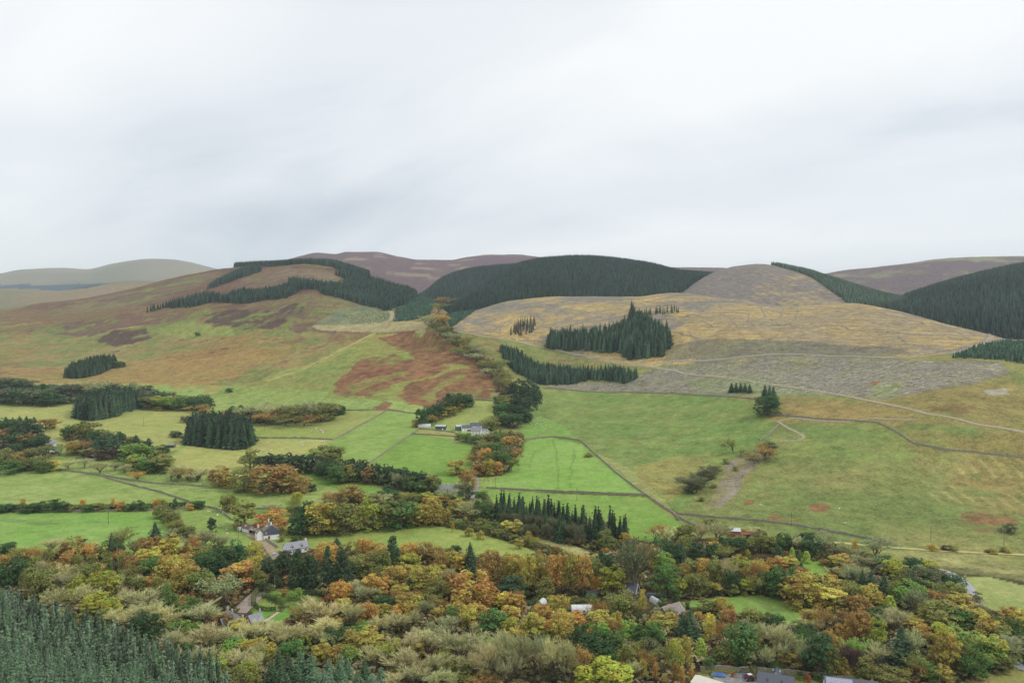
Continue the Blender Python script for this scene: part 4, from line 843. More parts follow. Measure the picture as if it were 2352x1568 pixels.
for (ox, oy), txt in WOOD.items():
    for e_ in txt.split(';'):
        u_, v_, w_, h_, k_, t_ = e_.split()
        plant(k_, ox + float(u_) * .17104, oy + float(v_) * .17104, float(w_) * .17104, float(h_) * .17104, t_)
# ------------------------------------------------------------------ trees farther up the valley: hedges, field trees, shelter belts
FAR = {
(0, 545.5): '30 930 120 80 r GR;100 930 120 80 r DG;190 940 80 70 r GR;340 965 90 70 r DG;430 965 130 110 r GR;520 955 120 110 n GB;600 950 130 120 s GB;690 960 130 110 r GR;790 965 120 100 r GR;850 975 90 80 s OL;890 950 60 80 n GB;970 980 80 60 r DG;1060 1025 80 60 r DG;40 1000 150 90 r GR;150 1010 150 90 r DG;260 1000 150 100 r GR;330 1010 120 100 r DG;1000 1050 110 80 r OL;1080 1045 120 90 m YG;1150 1050 90 90 s LG;1210 1050 110 90 r G;1280 1060 90 80 r DG;1350 1045 90 110 r DG;940 1060 80 70 r DG;1290 1110 110 70 s RU;1390 1150 90 60 s RU;1550 1110 80 80 r G;1620 1110 120 100 n GB;1700 1095 110 110 s GB;1780 1110 110 110 s TN;1860 1100 120 120 n GB;1950 1100 110 130 s OL;2050 1085 120 140 n GB;2120 1095 100 120 r OL;2190 1095 90 110 m OL;2240 1110 60 60 r G;1470 1140 90 60 s RU;1660 1170 110 70 s RU;1770 1170 120 70 s RU;1890 1180 120 60 s OL;2010 1180 110 60 s RU;2000 1100 80 80 r DG;60 1190 130 130 r DG;130 1200 120 140 i DG;200 1200 130 150 i DC;240 1220 90 100 i DG;300 1190 110 80 s RU;330 1200 70 60 b RU;20 1260 90 90 b RU;90 1290 100 100 r DG;170 1290 110 100 b RU;250 1310 110 110 r DG;465 1235 80 90 r G;500 1240 70 80 m GO;570 1220 120 120 r OL;640 1265 100 90 r DG;700 1270 80 90 s OL;760 1290 90 100 r DG;690 1290 110 130 i DC;640 1310 80 120 p DC;720 1300 80 130 p DC;770 1300 80 120 p DC;840 1310 70 60 r OL;900 1300 70 90 p DC;970 1330 90 130 i DC;490 1340 110 90 b GO;390 1360 100 80 s OL;600 1340 100 90 s RU;550 1390 80 60 s OL;610 1430 100 30 h PU;700 1420 140 40 h PU;800 1390 90 40 h PU;900 1360 140 130 m LG;950 1380 100 100 r LG;1080 1370 70 50 r DG;1030 1410 70 50 r OL;900 1440 100 90 m YG;980 1450 120 100 r G;1060 1440 130 110 m OL;1160 1280 60 35 r DG;40 1400 110 110 r OL;110 1420 90 110 b RU;180 1450 90 90 r OL;70 1470 110 90 r G;240 1450 110 90 s OL;290 1470 80 80 r G;350 1470 80 70 m Y;1230 1180 60 40 r GR;1650 1405 90 120 r OL;2160 1380 150 130 r OL;2220 1395 60 100 m YG;1720 1430 90 110 i DC;1780 1425 90 110 i DC;1840 1420 80 110 i DC;1900 1440 90 110 i DC;1960 1440 90 110 i DC;2010 1430 90 120 i DC;2060 1430 80 120 i DC;2110 1430 80 120 i DC;1870 1465 60 60 b RU;790 815 60 40 r G;1305 625 26 24 r DG;1515 1000 40 20 r DG;40 1180 30 40 p DC;85 1185 30 40 p DC;130 1175 30 45 p DC;175 1175 30 45 p DC;225 1180 30 40 p DC;150 1350 100 80 r DG;210 1390 100 80 s OL',
(746.5, 1022.7): '30 10 110 120 r OL;20 90 100 130 r DG;80 130 110 120 r G;140 160 50 80 m Y;170 130 90 110 r OL;230 120 90 120 i DC;290 140 90 110 b RU;340 125 90 120 i DC;400 135 90 120 i DC;440 140 90 120 i DC;490 150 90 120 i DC;540 160 90 120 i DC;590 165 80 120 i DC;640 185 80 110 i DC;690 200 90 110 r OL;560 210 80 90 r G;480 190 60 110 n GB;640 230 80 80 r G;730 220 60 70 r OL;700 250 80 50 m GO;865 95 100 95 m GO;940 155 110 130 b RU;1000 60 90 60 s RU;1060 20 80 120 b OR;1010 110 90 90 b RU;1080 90 90 110 b GO;1130 105 80 90 b OR;1180 40 90 130 r G;1090 150 50 50 m Y;170 260 170 130 b RU;415 255 70 60 i DG;410 300 110 70 r DG;150 385 170 200 b OL;305 360 120 200 m YG;420 360 120 190 m OL;500 370 170 180 m G;620 400 140 130 b GO;710 365 120 165 b GO;790 410 80 110 b GO;300 320 60 60 s OL;360 320 90 70 s TN;520 310 60 60 m GO;590 320 110 70 s OL;660 310 90 80 m YG;700 330 90 80 m GO;790 330 50 60 m OR;830 290 90 90 s GB;930 260 80 100 r GR;900 250 60 60 n GB;870 350 90 110 m GO;960 370 120 130 n TN;1060 365 100 130 r G;1030 300 60 60 r G;1010 360 40 50 m OR;40 320 90 90 s RU;845 510 30 60 k OR;950 545 45 55 m GO;1025 565 40 55 m GO;1215 500 80 80 m Y;1270 510 80 80 n GB;930 470 30 40 k Y;860 480 80 60 h OL;920 500 80 50 h G;1000 500 90 60 h OL;1080 520 90 60 h OL;1150 545 80 60 h OL;1200 570 70 50 h GR;1250 590 70 50 h OL;1330 590 60 70 h OL;1390 610 70 60 h YG;1450 640 70 50 h OL;1520 660 70 50 h RU;1350 570 50 60 k GO;1580 690 60 40 h OL;1100 500 60 60 r G;1040 480 60 60 r OL;1155 365 45 140 p DC;1190 370 50 150 p DC;1220 385 40 140 p DC;1255 380 40 150 p DC;1285 385 40 150 p DC;1330 390 45 160 p DC;1370 400 40 160 p DC;1415 400 45 170 p DC;1460 430 40 150 p DC;1485 425 40 150 p DC;1200 438 56 92 n GR;1260 448 56 102 n GR;1310 458 64 102 n GR;1380 458 64 112 n GR;1440 468 64 122 n GR;1500 478 64 122 n GR;1550 488 64 122 n GR;1620 508 64 122 n GR',
(0, 1022.7): '30 390 90 50 r DG;90 385 80 50 h DG;150 345 50 90 k OR;190 390 90 50 r G;260 380 80 55 r DG;330 365 80 70 r G;380 355 50 80 r DG;420 380 70 55 r DG;490 385 80 50 h OL;550 350 50 80 k OR;590 385 70 50 r G;640 380 70 50 m OL;690 385 70 45 h OL;745 345 40 80 k OR;790 370 60 60 m OR;850 385 60 45 r G;910 365 60 65 r DG;960 380 60 50 h G;1030 345 60 80 k OR;1080 350 60 70 k GO;1060 400 70 80 r OL;1100 430 70 80 r OL;1130 460 70 80 s OL;1170 490 70 60 s GO;1240 530 90 70 h OL;1150 550 100 50 h GB;1450 140 130 130 b RU;1610 150 150 150 b OL;1520 195 70 85 m GO;1810 130 290 175 b RU;1980 200 130 110 b RU;2060 250 60 50 i DG;1960 305 90 70 k Y;660 100 90 90 n GB;1130 140 100 90 n GB;1240 155 80 80 s RU;1300 150 100 90 n TN;910 180 80 50 s OR;820 130 70 60 n GB;1180 150 80 70 s OL;450 110 70 50 n TN;560 90 80 60 n GB;760 120 60 50 n GB;2180 320 90 60 n TN',
(746.5, 545.5): '60 1100 60 70 r OL;100 1110 50 50 r DG;690 1110 80 110 r DG;740 1090 80 110 r DG;800 1060 80 110 r DG;860 1030 90 120 r DG;930 1030 90 90 r DG;760 1140 70 60 m GO;830 1115 70 60 m GO;880 1090 45 60 m OR;920 1060 60 60 m GO;730 1170 70 60 s RU;640 1130 60 120 r DG;600 1200 50 50 b RU;1095 1190 90 80 r OL;880 1285 40 50 r OL;930 1290 60 60 r G;990 1300 60 60 r G;1240 950 80 130 i DC;1300 930 90 160 i DC;1360 930 80 180 i DC;1400 970 70 170 i DC;1270 1030 90 140 i DC;1330 1040 90 150 i DC;1260 1100 90 120 r DG;1320 1130 80 90 r DG;1180 1040 70 90 r OL;1160 1090 80 100 r G;1190 1150 80 90 r G;1250 1160 90 90 r DG;1310 1150 50 60 m OL;1080 1290 90 80 r OL;1140 1290 90 80 r G;1210 1310 90 90 b OR;1260 1320 60 70 m GO;1060 1340 90 100 r OL;1130 1350 100 100 r G;1200 1380 90 110 r GR;1250 1390 70 100 s RU;1040 1400 70 90 b OR;1110 1420 100 100 r G;1170 1440 90 100 r GR;1230 1450 70 90 s OL;1160 805 81 72 s OL;1100 825 81 72 s OL;1050 815 81 72 s OL;1000 765 81 62 s GB;940 735 81 62 s OL;880 725 81 52 s OL;860 665 81 62 s OL;920 690 50 50 m GO;950 655 67 62 s OL;800 625 81 62 s GB;830 635 81 62 s GB;760 585 81 72 s OL;740 555 67 72 s OL;780 515 81 72 s OR;700 505 67 72 s GB;660 515 67 52 s GB;1070 865 81 72 s GB;1130 865 81 82 s OL;1180 885 81 92 s OL;1150 925 81 92 s OL;1210 935 81 92 s OL;1010 725 81 62 s GB;970 705 67 62 s GB;780 395 94 72 s RU;750 435 81 62 s OL;1740 1415 60 30 h OL',
(1548, 545.5): '615 1045 150 130 b DG;600 970 50 120 p DC;630 975 50 150 p DC;655 975 50 130 p DC;380 955 30 65 p DC;410 955 30 65 p DC;440 955 30 65 p DC;470 960 30 60 p DC;500 965 30 60 p DC;390 1330 70 90 s OL;630 1345 80 40 h DG',
(1548, 1022.7): '150 200 140 110 n GR;200 150 110 120 n GR;250 130 80 80 n GR;120 250 90 60 n GR;600 20 90 80 s RU;560 60 80 60 s OL',
}
for (ox, oy), txt in FAR.items():
    for e_ in txt.split(';'):
        u_, v_, w_, h_, k_, t_ = e_.split()
        plant(k_, ox + float(u_) * .34786, oy + float(v_) * .34786, float(w_) * .34786 * 1.1, float(h_) * .34786, t_)

for x_, y_, w_, h_, k_, t_ in ((1588, 1098, 30, 24, 'n', 'GR'), (1606, 1084, 34, 30, 'n', 'GR'), (1626, 1076, 26, 26, 'n', 'GB'), (1582, 1116, 28, 16, 'h', 'GR'), (1648, 1066, 20, 14, 'h', 'OL'), (1668, 1052, 18, 12, 'h', 'OL'), (1700, 1034, 22, 16, 's', 'OL'), (1752, 1020, 26, 20, 's', 'RU'), (1728, 1042, 20, 14, 'h', 'RU'), (1690, 1070, 16, 10, 'h', 'OL'), (1640, 1110, 16, 10, 'h', 'RU'), (1610, 1140, 18, 10, 'h', 'OL'), (1760, 1036, 26, 22, 's', 'RU')):
    plant(k_, x_, y_, w_, h_, t_)
# ------------------------------------------------------------------ conifers that stand in masses
def cover_mat(name, scale=1.2, grain=0.3, rough=0.9):
    m = bpy.data.materials.new(name); m.use_nodes = True
    t = m.node_tree; b = t.nodes['Principled BSDF']
    b.inputs['Roughness'].default_value = rough; b.inputs['Specular IOR Level'].default_value = 0.1
    at = N(t, 'ShaderNodeAttribute', attribute_name='cover'); ge = N(t, 'ShaderNodeNewGeometry')
    nz = N(t, 'ShaderNodeTexNoise', inp={'Scale': scale, 'Detail': 3.0, 'Roughness': 0.7}); L(t, ge.outputs['Position'], nz.inputs['Vector'])
    mr = N(t, 'ShaderNodeMapRange', inp={1: 0.3, 2: 0.7, 3: 1 - grain, 4: 1 + grain}); L(t, nz.outputs[0], mr.inputs[0])
    mx = N(t, 'ShaderNodeVectorMath', operation='SCALE'); L(t, at.outputs['Color'], mx.inputs[0]); L(t, mr.outputs[0], mx.inputs['Scale'])
    L(t, mx.outputs[0], b.inputs['Base Color'])
    MATS[name] = m
    return m
CONE = cover_mat('far_conifers')
BUSH = cover_mat('undergrowth', 0.8, 0.25)
def low_conifer(seed, tiers=2, sides=6):
    rng = np.random.default_rng(seed)
    V, F = [], []
    for t in range(tiers):
        z0 = 0.08 + 0.34 * t; z1 = 0.66 if t == 0 else 1.0
        r = 0.5 * (1 - t * 0.36)
        b = len(V)
        for k in range(sides):
            a = 2 * math.pi * (k + rng.uniform(-.3, .3)) / sides
            rr = r * rng.uniform(.72, 1.15)
            V.append((math.cos(a) * rr, math.sin(a) * rr, z0 + rng.uniform(-.05, .03)))
        V.append((rng.normal() * .02, rng.normal() * .02, z1))
        for k in range(sides): F.append((b + k, b + (k + 1) % sides, b + sides))
    return np.array(V), np.array(F)
def mid_conifer(seed):
    me = spruce_mesh('tmp', seed, 10, 7, .5, 4.8, 1.0, .25, .15)
    V = np.empty(len(me.vertices) * 3, np.float32); me.vertices.foreach_get('co', V); V = V.reshape(-1, 3) / np.array([4.8, 4.8, 12.0])
    F = np.empty(len(me.loops), np.int32); me.loops.foreach_get('vertex_index', F); F = F.reshape(-1, 4)
    bpy.data.meshes.remove(me)
    return V, F
LOWT = [low_conifer(200 + i) for i in range(4)]
MIDT = [mid_conifer(210 + i) for i in range(3)]
def stand(name, pts, hh_, wr_, rgb, label, temps, seed=1, spreadc=0.34, mat_=None):
    """pts (n,3): one joined mass of trees, each with its own size, turn and shade"""
    rng = np.random.default_rng(seed)
    n = len(pts); Vs, Fs, Cs = [], [], []
    off = 0
    which = rng.integers(0, len(temps), n)
    for q, (tv, tf) in enumerate(temps):
        p = pts[which == q]; k = len(p)
        if k == 0: continue
        h = hh_ * rng.uniform(.78, 1.08, k); w = h * wr_ * rng.uniform(.8, 1.25, k)
        a = rng.uniform(0, 6.28, k); ca, sa = np.cos(a), np.sin(a)
        x = (tv[None, :, 0] * ca[:, None] - tv[None, :, 1] * sa[:, None]) * w[:, None] + p[:, 0:1]
        y = (tv[None, :, 0] * sa[:, None] + tv[None, :, 1] * ca[:, None]) * w[:, None] + p[:, 1:2]
        z = tv[None, :, 2] * h[:, None] + p[:, 2:3] - 0.3
        Vs.append(np.stack([x, y, z], -1).reshape(-1, 3))
        Fs.append((tf[None] + (np.arange(k) * len(tv))[:, None, None] + off).reshape(-1, tf.shape[1]))
        tone = np.clip(1 + rng.normal(size=(k, 1, 1)) * spreadc, .5, 1.7) * np.ones((1, len(tv), 1))
        tone = tone * (1 + 0.3 * fbm(p[:, 0], p[:, 1], 140, 3, seed))[:, None, None]
        c = np.asarray(rgb)[None, None] * tone * (1 + rng.normal(size=(k, 1, 3)) * 0.05)
        Cs.append(np.concatenate([c, np.ones((k, len(tv), 1))], -1).reshape(-1, 4))
        off += k * len(tv)
    o = obj(name, npmesh(name, np.concatenate(Vs), np.concatenate(Fs), False, {'cover': ('FLOAT_COLOR', np.concatenate(Cs))}), mat_ or CONE)
    return tag(o, label, kind='stuff')
def scatter(mask, x0, x1, y0, y1, step, seed=1, jitter=0.42):
    rng = np.random.default_rng(seed)
    gx, gy = np.meshgrid(np.arange(x0, x1, step), np.arange(y0, y1, step))
    gx = gx.ravel() + rng.uniform(-jitter, jitter, gx.size) * step; gy = gy.ravel() + rng.uniform(-jitter, jitter, gy.size) * step
    ok = np.abs(gx / gy) < UMAX * 0.995
    gx, gy = gx[ok], gy[ok]
    fr, fu = gidx(gx, gy)
    k = mask[np.round(fr).astype(int), np.round(fu).astype(int)] > 0.5
    gx, gy = gx[k], gy[k]
    return np.stack([gx, gy, ground(gx, gy)], 1)
def mscatter(mask, step, seed=1):
    r, c = np.where(mask > 0.5)
    X_, Y_ = XX[r, c], YY[r, c]
    return scatter(mask, X_.min(), X_.max(), Y_.min(), Y_.max(), step, seed)
FC1, FC2 = P(46, 63, 52), P(50, 67, 56)
pc = (PXX > 995) & (PXX < 1720)
crE = 2300
mE = (SID == 1) & pc & (YY < 2560) & (PXX < np.interp(YY, [1500, 1750, 2500], [1560, 1570, 1700]))
stand('spruce_forest', mscatter(mE, 5.5, 3), 19, .30, FC1, 'dark spruce forest cloaking the rounded middle hill', LOWT, 3)
mE2 = (SID == 2) & (PXX > 930) & (PXX < 1420) & (YY < 2950)
stand('spruce_forest', mscatter(mE2, 6, 4), 19, .32, FC1, 'dark spruce forest on the hill shoulder behind the glen', LOWT, 4)
mG = (SID == 5) & (YY < 2150)
stand('spruce_forest', mscatter(mG, 5.5, 5), 21, .30, FC2, 'tall spruce forest on the hill at the right-hand edge', LOWT, 5)
mF = fright & (YY < 2150)
stand('spruce_forest', mscatter(mF, 4.8, 6), 12, .36, P(70, 90, 72), 'narrow spruce forest down the right flank of the felled cone hill', LOWT, 6)
belt = (SID == 0) & (PXX > 540) & (PXX < 850) & (YY > c_h[0][None, :] * np.interp(PXS, [560, 680, 800], [0.945, 0.93, 0.90])[None, :]) & (YY < c_h[0][None, :] * 1.05)
belt = belt | (pmask([(470, 668), (539, 644), (600, 624), (600, 616), (560, 622), (520, 640)], 4) > .5)
strip = pmask([(327, 720), (369, 708), (428, 692), (477, 680), (511, 686), (557, 672), (591, 675), (633, 668), (658, 662), (664, 648), (730, 656), (790, 660), (806, 648), (770, 632), (800, 632), (850, 645), (900, 660), (940, 672), (962, 680), (931, 701), (893, 715), (826, 698), (800, 690), (741, 676), (731, 665), (696, 663), (661, 684), (630, 688), (609, 688), (570, 699), (487, 695), (435, 706), (383, 707)], 5) > .5
stand('spruce_forest', mscatter(belt | strip, 5.0, 7), 17, .32, FC2, 'dark spruce forest wrapped round the heathery crown of the left hill', LOWT, 7)
def pst(name, pts, step, h, wr, rgb, label, temps=None, seed=1):
    p = mscatter(pmask(pts, 1.5), step * 0.93, seed)
    if len(p) == 0: return
    stand(name, p, h, wr, rgb, label, temps or MIDT, seed)
DK = P(64, 84, 60)
pst('conifer_stand', [(148, 868), (165, 850), (230, 832), (262, 832), (270, 840), (225, 862), (180, 870)], 4.2, 16, .48, DK, 'small conifer stand alone on the orange hillside at the left', seed=11)
pst('conifer_stand', [(172, 960), (180, 945), (240, 930), (300, 928), (316, 938), (260, 958), (210, 966)], 4.2, 23, .46, DK, 'conifer block at the pasture edge beside the grey-green wood', seed=12)
pst('conifer_stand', [(430, 1020), (440, 1000), (500, 992), (560, 1000), (586, 1020), (550, 1033), (470, 1026)], 4.0, 24, .46, DK, 'oval conifer block standing between two pale fields', seed=13)
pst('conifer_stand', [(1258, 797), (1262, 782), (1330, 778), (1400, 772), (1440, 752), (1470, 742), (1530, 772), (1545, 790), (1520, 818), (1440, 826), (1425, 808), (1390, 808), (1270, 802)], 4.6, 21, .46, P(74, 98, 74), 'large conifer stand left uncut amid the felled slope', seed=14)
pst('conifer_stand', [(1148, 806), (1165, 806), (1190, 815), (1230, 845), (1330, 858), (1420, 855), (1462, 862), (1470, 868), (1432, 882), (1360, 872), (1300, 884), (1240, 884), (1190, 858), (1165, 838)], 3.8, 12.5, .48, P(72, 96, 74), 'long narrow conifer stand curving below the forest road', seed=15)
pst('conifer_stand', [(1165, 770), (1185, 752), (1235, 738), (1240, 755), (1195, 775)], 7, 15, .25, P(100, 98, 82), 'sparse thin conifers on the grey felled slope', seed=16)
pst('conifer_stand', [(1455, 722), (1560, 712), (1560, 718), (1470, 728)], 8, 12, .3, P(84, 96, 70), 'scattered young conifers along the crest of the felled slope', seed=17)
pst('conifer_stand', [(1450, 705), (1462, 730), (1500, 750), (1480, 752), (1444, 740)], 6, 17, .3, P(66, 84, 64), 'loose line of conifers climbing from the uncut stand', seed=21)
pst('conifer_stand', [(2190, 822), (2240, 800), (2300, 790), (2420, 790), (2420, 850), (2352, 835), (2300, 826)], 3.2, 6.5, .55, P(70, 98, 76), 'young conifer plantation on the right-hand edge below the road bend', LOWT, seed=18)
pst('conifer_stand', [(905, 738), (912, 712), (940, 698), (965, 680), (1000, 694), (990, 722), (950, 735)], 3.6, 4.5, .65, P(62, 88, 68), 'young conifer planting on the floor of the glen', LOWT, seed=19)
pst('conifer_stand', [(1028, 740), (1040, 722), (1090, 714), (1060, 736), (1036, 752)], 3.6, 5, .6, P(62, 88, 68), 'young conifer planting beside the glen burn', LOWT, seed=20)
pst('conifer_stand', [(800, 748), (810, 722), (850, 712), (900, 724), (880, 742)], 6, 3, .6, P(92, 110, 84), 'rows of young conifers on the pale planted slope', LOWT, seed=22)
# low birch and scrub along the foot of the hill
def ragged_tree(seed):
    me = make_cloud('tmp', seed, env_ell(10, 0.5, 12, fill=.3, lump=.12), 8, 10, 2.5, 1.5, .8)
    V = np.empty(len(me.vertices) * 3, np.float32); me.vertices.foreach_get('co', V); V = V.reshape(-1, 3) / np.array([10, 10, 12.0])
    F = np.empty(len(me.loops), np.int32); me.loops.foreach_get('vertex_index', F); F = F.reshape(-1, 4)
    bpy.data.meshes.remove(me)
    return V, F
RAGT = [ragged_tree(230 + i) for i in range(3)]
def bush_t(seed):
    me = make_cloud('tmp', seed, env_ell(10, 0.0, 12, fill=.3, lump=.12), 5, 6, 3.2, 2.3, .8)
    V = np.empty(len(me.vertices) * 3, np.float32); me.vertices.foreach_get('co', V); V = V.reshape(-1, 3) / np.array([10, 10, 12.0])
    F = np.empty(len(me.loops), np.int32); me.loops.foreach_get('vertex_index', F); F = F.reshape(-1, 4)
    bpy.data.meshes.remove(me)
    return V, F
BUSHT = [bush_t(240 + i) for i in range(4)]
def wood(pts, step, h, wr, rgb, label, seed):
    p = mscatter(pmask(pts, 3), step, seed)
    if len(p): stand('hillside_wood', p, h, wr, rgb, label, RAGT, seed, 0.28, BUSH)
wood([(-60, 905), (-60, 890), (60, 886), (110, 898), (60, 914), (0, 914)], 6, 8, 1.0, P(98, 104, 80), 'dense grey-green scrub wood at the left edge of the hill foot', 61)
wood([(60, 925), (100, 902), (200, 900), (330, 905), (400, 912), (330, 936), (190, 930)], 6, 9, 1.0, P(100, 104, 78), 'dense grey-green wood behind the hillside conifer block', 62)
wood([(330, 935), (400, 918), (470, 922), (486, 934), (420, 942)], 6, 8, 1.0, P(122, 124, 74), 'olive wood tapering out right of the hillside conifer block', 63)
wood([(545, 972), (570, 955), (700, 948), (780, 944), (788, 950), (720, 966), (640, 976)], 5.5, 10, .95, P(112, 104, 78), 'dense brownish wood along the foot of the left hill', 64)
wood([(-40, 1080), (-40, 1010), (60, 1002), (110, 1020), (100, 1040), (120, 1062), (60, 1082)], 6, 9, 1.0, P(94, 94, 62), 'mixed wood round the left-edge house', 65)
wood([(150, 1010), (220, 1000), (310, 1022), (330, 1050), (260, 1062), (180, 1050)], 6.5, 8, 1.0, P(94, 92, 60), 'mixed wood in the dip of the pale pasture', 66)
wood([(300, 1075), (310, 1055), (360, 1050), (388, 1068), (370, 1086)], 6, 9, 1.0, P(116, 120, 66), 'rounded green copse beside the yellowish field', 67)
wood([(1088, 1092), (1092, 1040), (1120, 1010), (1190, 1004), (1200, 1012), (1180, 1050), (1160, 1090)], 5.5, 9, 1.0, P(118, 106, 66), 'mixed autumn wood along the stream below the far farm', 68)
wood([(1140, 975), (1142, 930), (1160, 910), (1180, 905), (1200, 960), (1185, 985)], 5.5, 10, 1.0, P(104, 106, 68), 'mixed wood lining the burn above the far farm', 69)
wood([(995, 752), (1012, 735), (1030, 752), (1075, 792), (1130, 832), (1150, 862), (1165, 900), (1145, 905), (1125, 862), (1075, 815), (1020, 775)], 5.5, 6, 1.1, P(134, 118, 74), 'tawny scrub filling the burn gully', 70)
wood([(600, 1084), (625, 1072), (700, 1074), (800, 1082), (900, 1102), (1000, 1124), (1005, 1138), (900, 1124), (780, 1102), (690, 1090)], 5.5, 12, .8, P(80, 92, 58), 'dark dense shelter belt between the bright fields', 71)
wood([(390, 1085), (480, 1095), (560, 1110), (690, 1120), (690, 1128), (540, 1120), (400, 1100)], 8, 5, 1.2, P(134, 120, 82), 'straggling bare scrub along the long field wall', 72)
pst('conifer_stand', [(1140, 1196), (1146, 1182), (1250, 1200), (1350, 1224), (1440, 1246), (1436, 1256), (1380, 1250), (1280, 1224)], 4.6, 18, .36, P(60, 78, 54), 'dark spruce belt with bare trees along its front below the bright fields', None, 73)

# ------------------------------------------------------------------ undergrowth in the wood, and the young spruce plantation
ug = scatter(WOODM, -300, 330, 165, 545, 3.7, 31)
nz_ = fbm(ug[:, 0], ug[:, 1], 26, 3, 15); nz2 = fbm(ug[:, 0], ug[:, 1], 60, 3, 25)
groups = [(P(124, 118, 70), nz_ > 0.12), (P(142, 132, 92), (nz_ <= 0.12) & (nz2 > 0.0)), (P(96, 102, 58), (nz_ <= 0.12) & (nz2 <= 0.0) & (nz_ > -0.25)), (P(130, 106, 66), (nz_ <= -0.25) & (nz2 <= 0))]
allv = []
for q, (c_, m_) in enumerate(groups):
    o = stand('undergrowth', ug[m_], 3.4, 1.25, c_, ('olive', 'pale tan', 'green', 'russet')[q] + ' saplings and bushes filling the wood under the tall trees', BUSHT, 40 + q, 0.22, BUSH)
pl = pmask([(-120, 1395), (0, 1405), (110, 1455), (250, 1490), (340, 1535), (490, 1585), (560, 1660), (590, 1760), (-200, 1760)])
pp = mscatter(pl * (YY > 120), 3.1, 33)
pp = pp[np.argsort(pp[:, 1])]
prj = (CY + FD * np.tan(np.arctan2(CAMZ - pp[:, 2] - 12, pp[:, 1]) - PITCH))
vis = (np.abs(CX + FD * pp[:, 0] / pp[:, 1] - 1176) < 1230) & (prj < 1620)
pp = pp[vis]
near = pp[:225]; rest = pp[225:]
PLANT = []
for k in range(len(near)):
    x, y, z = near[k]
    h = rngT.uniform(11.0, 15.5)
    PLANT.append(put('p', x, y, z, h * rngT.uniform(.30, .42), h, 'BG', 'plantation', 'young spruces of the close-planted block'))
if len(rest): stand('spruce_plantation', rest, 12.8, .34, P(100, 121, 92), 'rear rows of the young blue-green spruce plantation', MIDT, 34)
print('trees', len(TREES), 'plantation', len(pp), 'undergrowth', len(ug))
# ------------------------------------------------------------------ walls, tracks, hedges, river
def world_line(pts, step=4.0):
    w = np.array([hit(*p)[:2] for p in pts])
    out_ = []
    for a, b in zip(w[:-1], w[1:]):
        n = max(1, int(np.linalg.norm(b - a) / step))
        for k in range(n): out_.append(a + (b - a) * k / n)
    out_.append(w[-1])
    o = np.array(out_)
    if len(o) > 4:                       # ease the corners
        s_ = o.copy(); s_[1:-1] = (o[:-2] + 2 * o[1:-1] + o[2:]) / 4; o = s_
    return o
def normals2(l):
    d = np.gradient(l, axis=0); d /= np.linalg.norm(d, axis=1)[:, None] + 1e-9
    return np.stack([-d[:, 1], d[:, 0]], 1)
STONE = mat('drystone', P(150, 144, 124), 0.95, 0.35, 0.9, 0.1)
def stone_wall(pts, label, h=1.35, w=0.75, m=None, name='drystone_wall', seed=0):
    l = world_line(pts, 3.0); n = normals2(l); z = ground(l[:, 0], l[:, 1])
    rng = np.random.default_rng(len(l) * 7 + seed)
    hh_ = h * (1 + 0.12 * rng.normal(size=len(l))) * np.where(rng.uniform(size=len(l)) < .03, .5, 1)
    A, B = l - n * w / 2, l + n * w / 2
    A2, B2 = l - n * w * .32, l + n * w * .32
    V = np.stack([np.c_[A, z - .5], np.c_[A2, z + hh_], np.c_[B2, z + hh_], np.c_[B, z - .5]], 1).reshape(-1, 3)
    F = []
    for i in range(len(l) - 1):
        a, b = i * 4, i * 4 + 4
        for k in range(3): F.append((a + k, a + k + 1, b + k + 1, b + k))
    F += [(0, 1, 2, 3), tuple(len(V) - 4 + k for k in (3, 2, 1, 0))]
    o = obj(name, pymesh(name, V, F), m or STONE)
    return tag(o, label, 'wall', 'drystone walls between the fields' if name == 'drystone_wall' else None, 'thing')
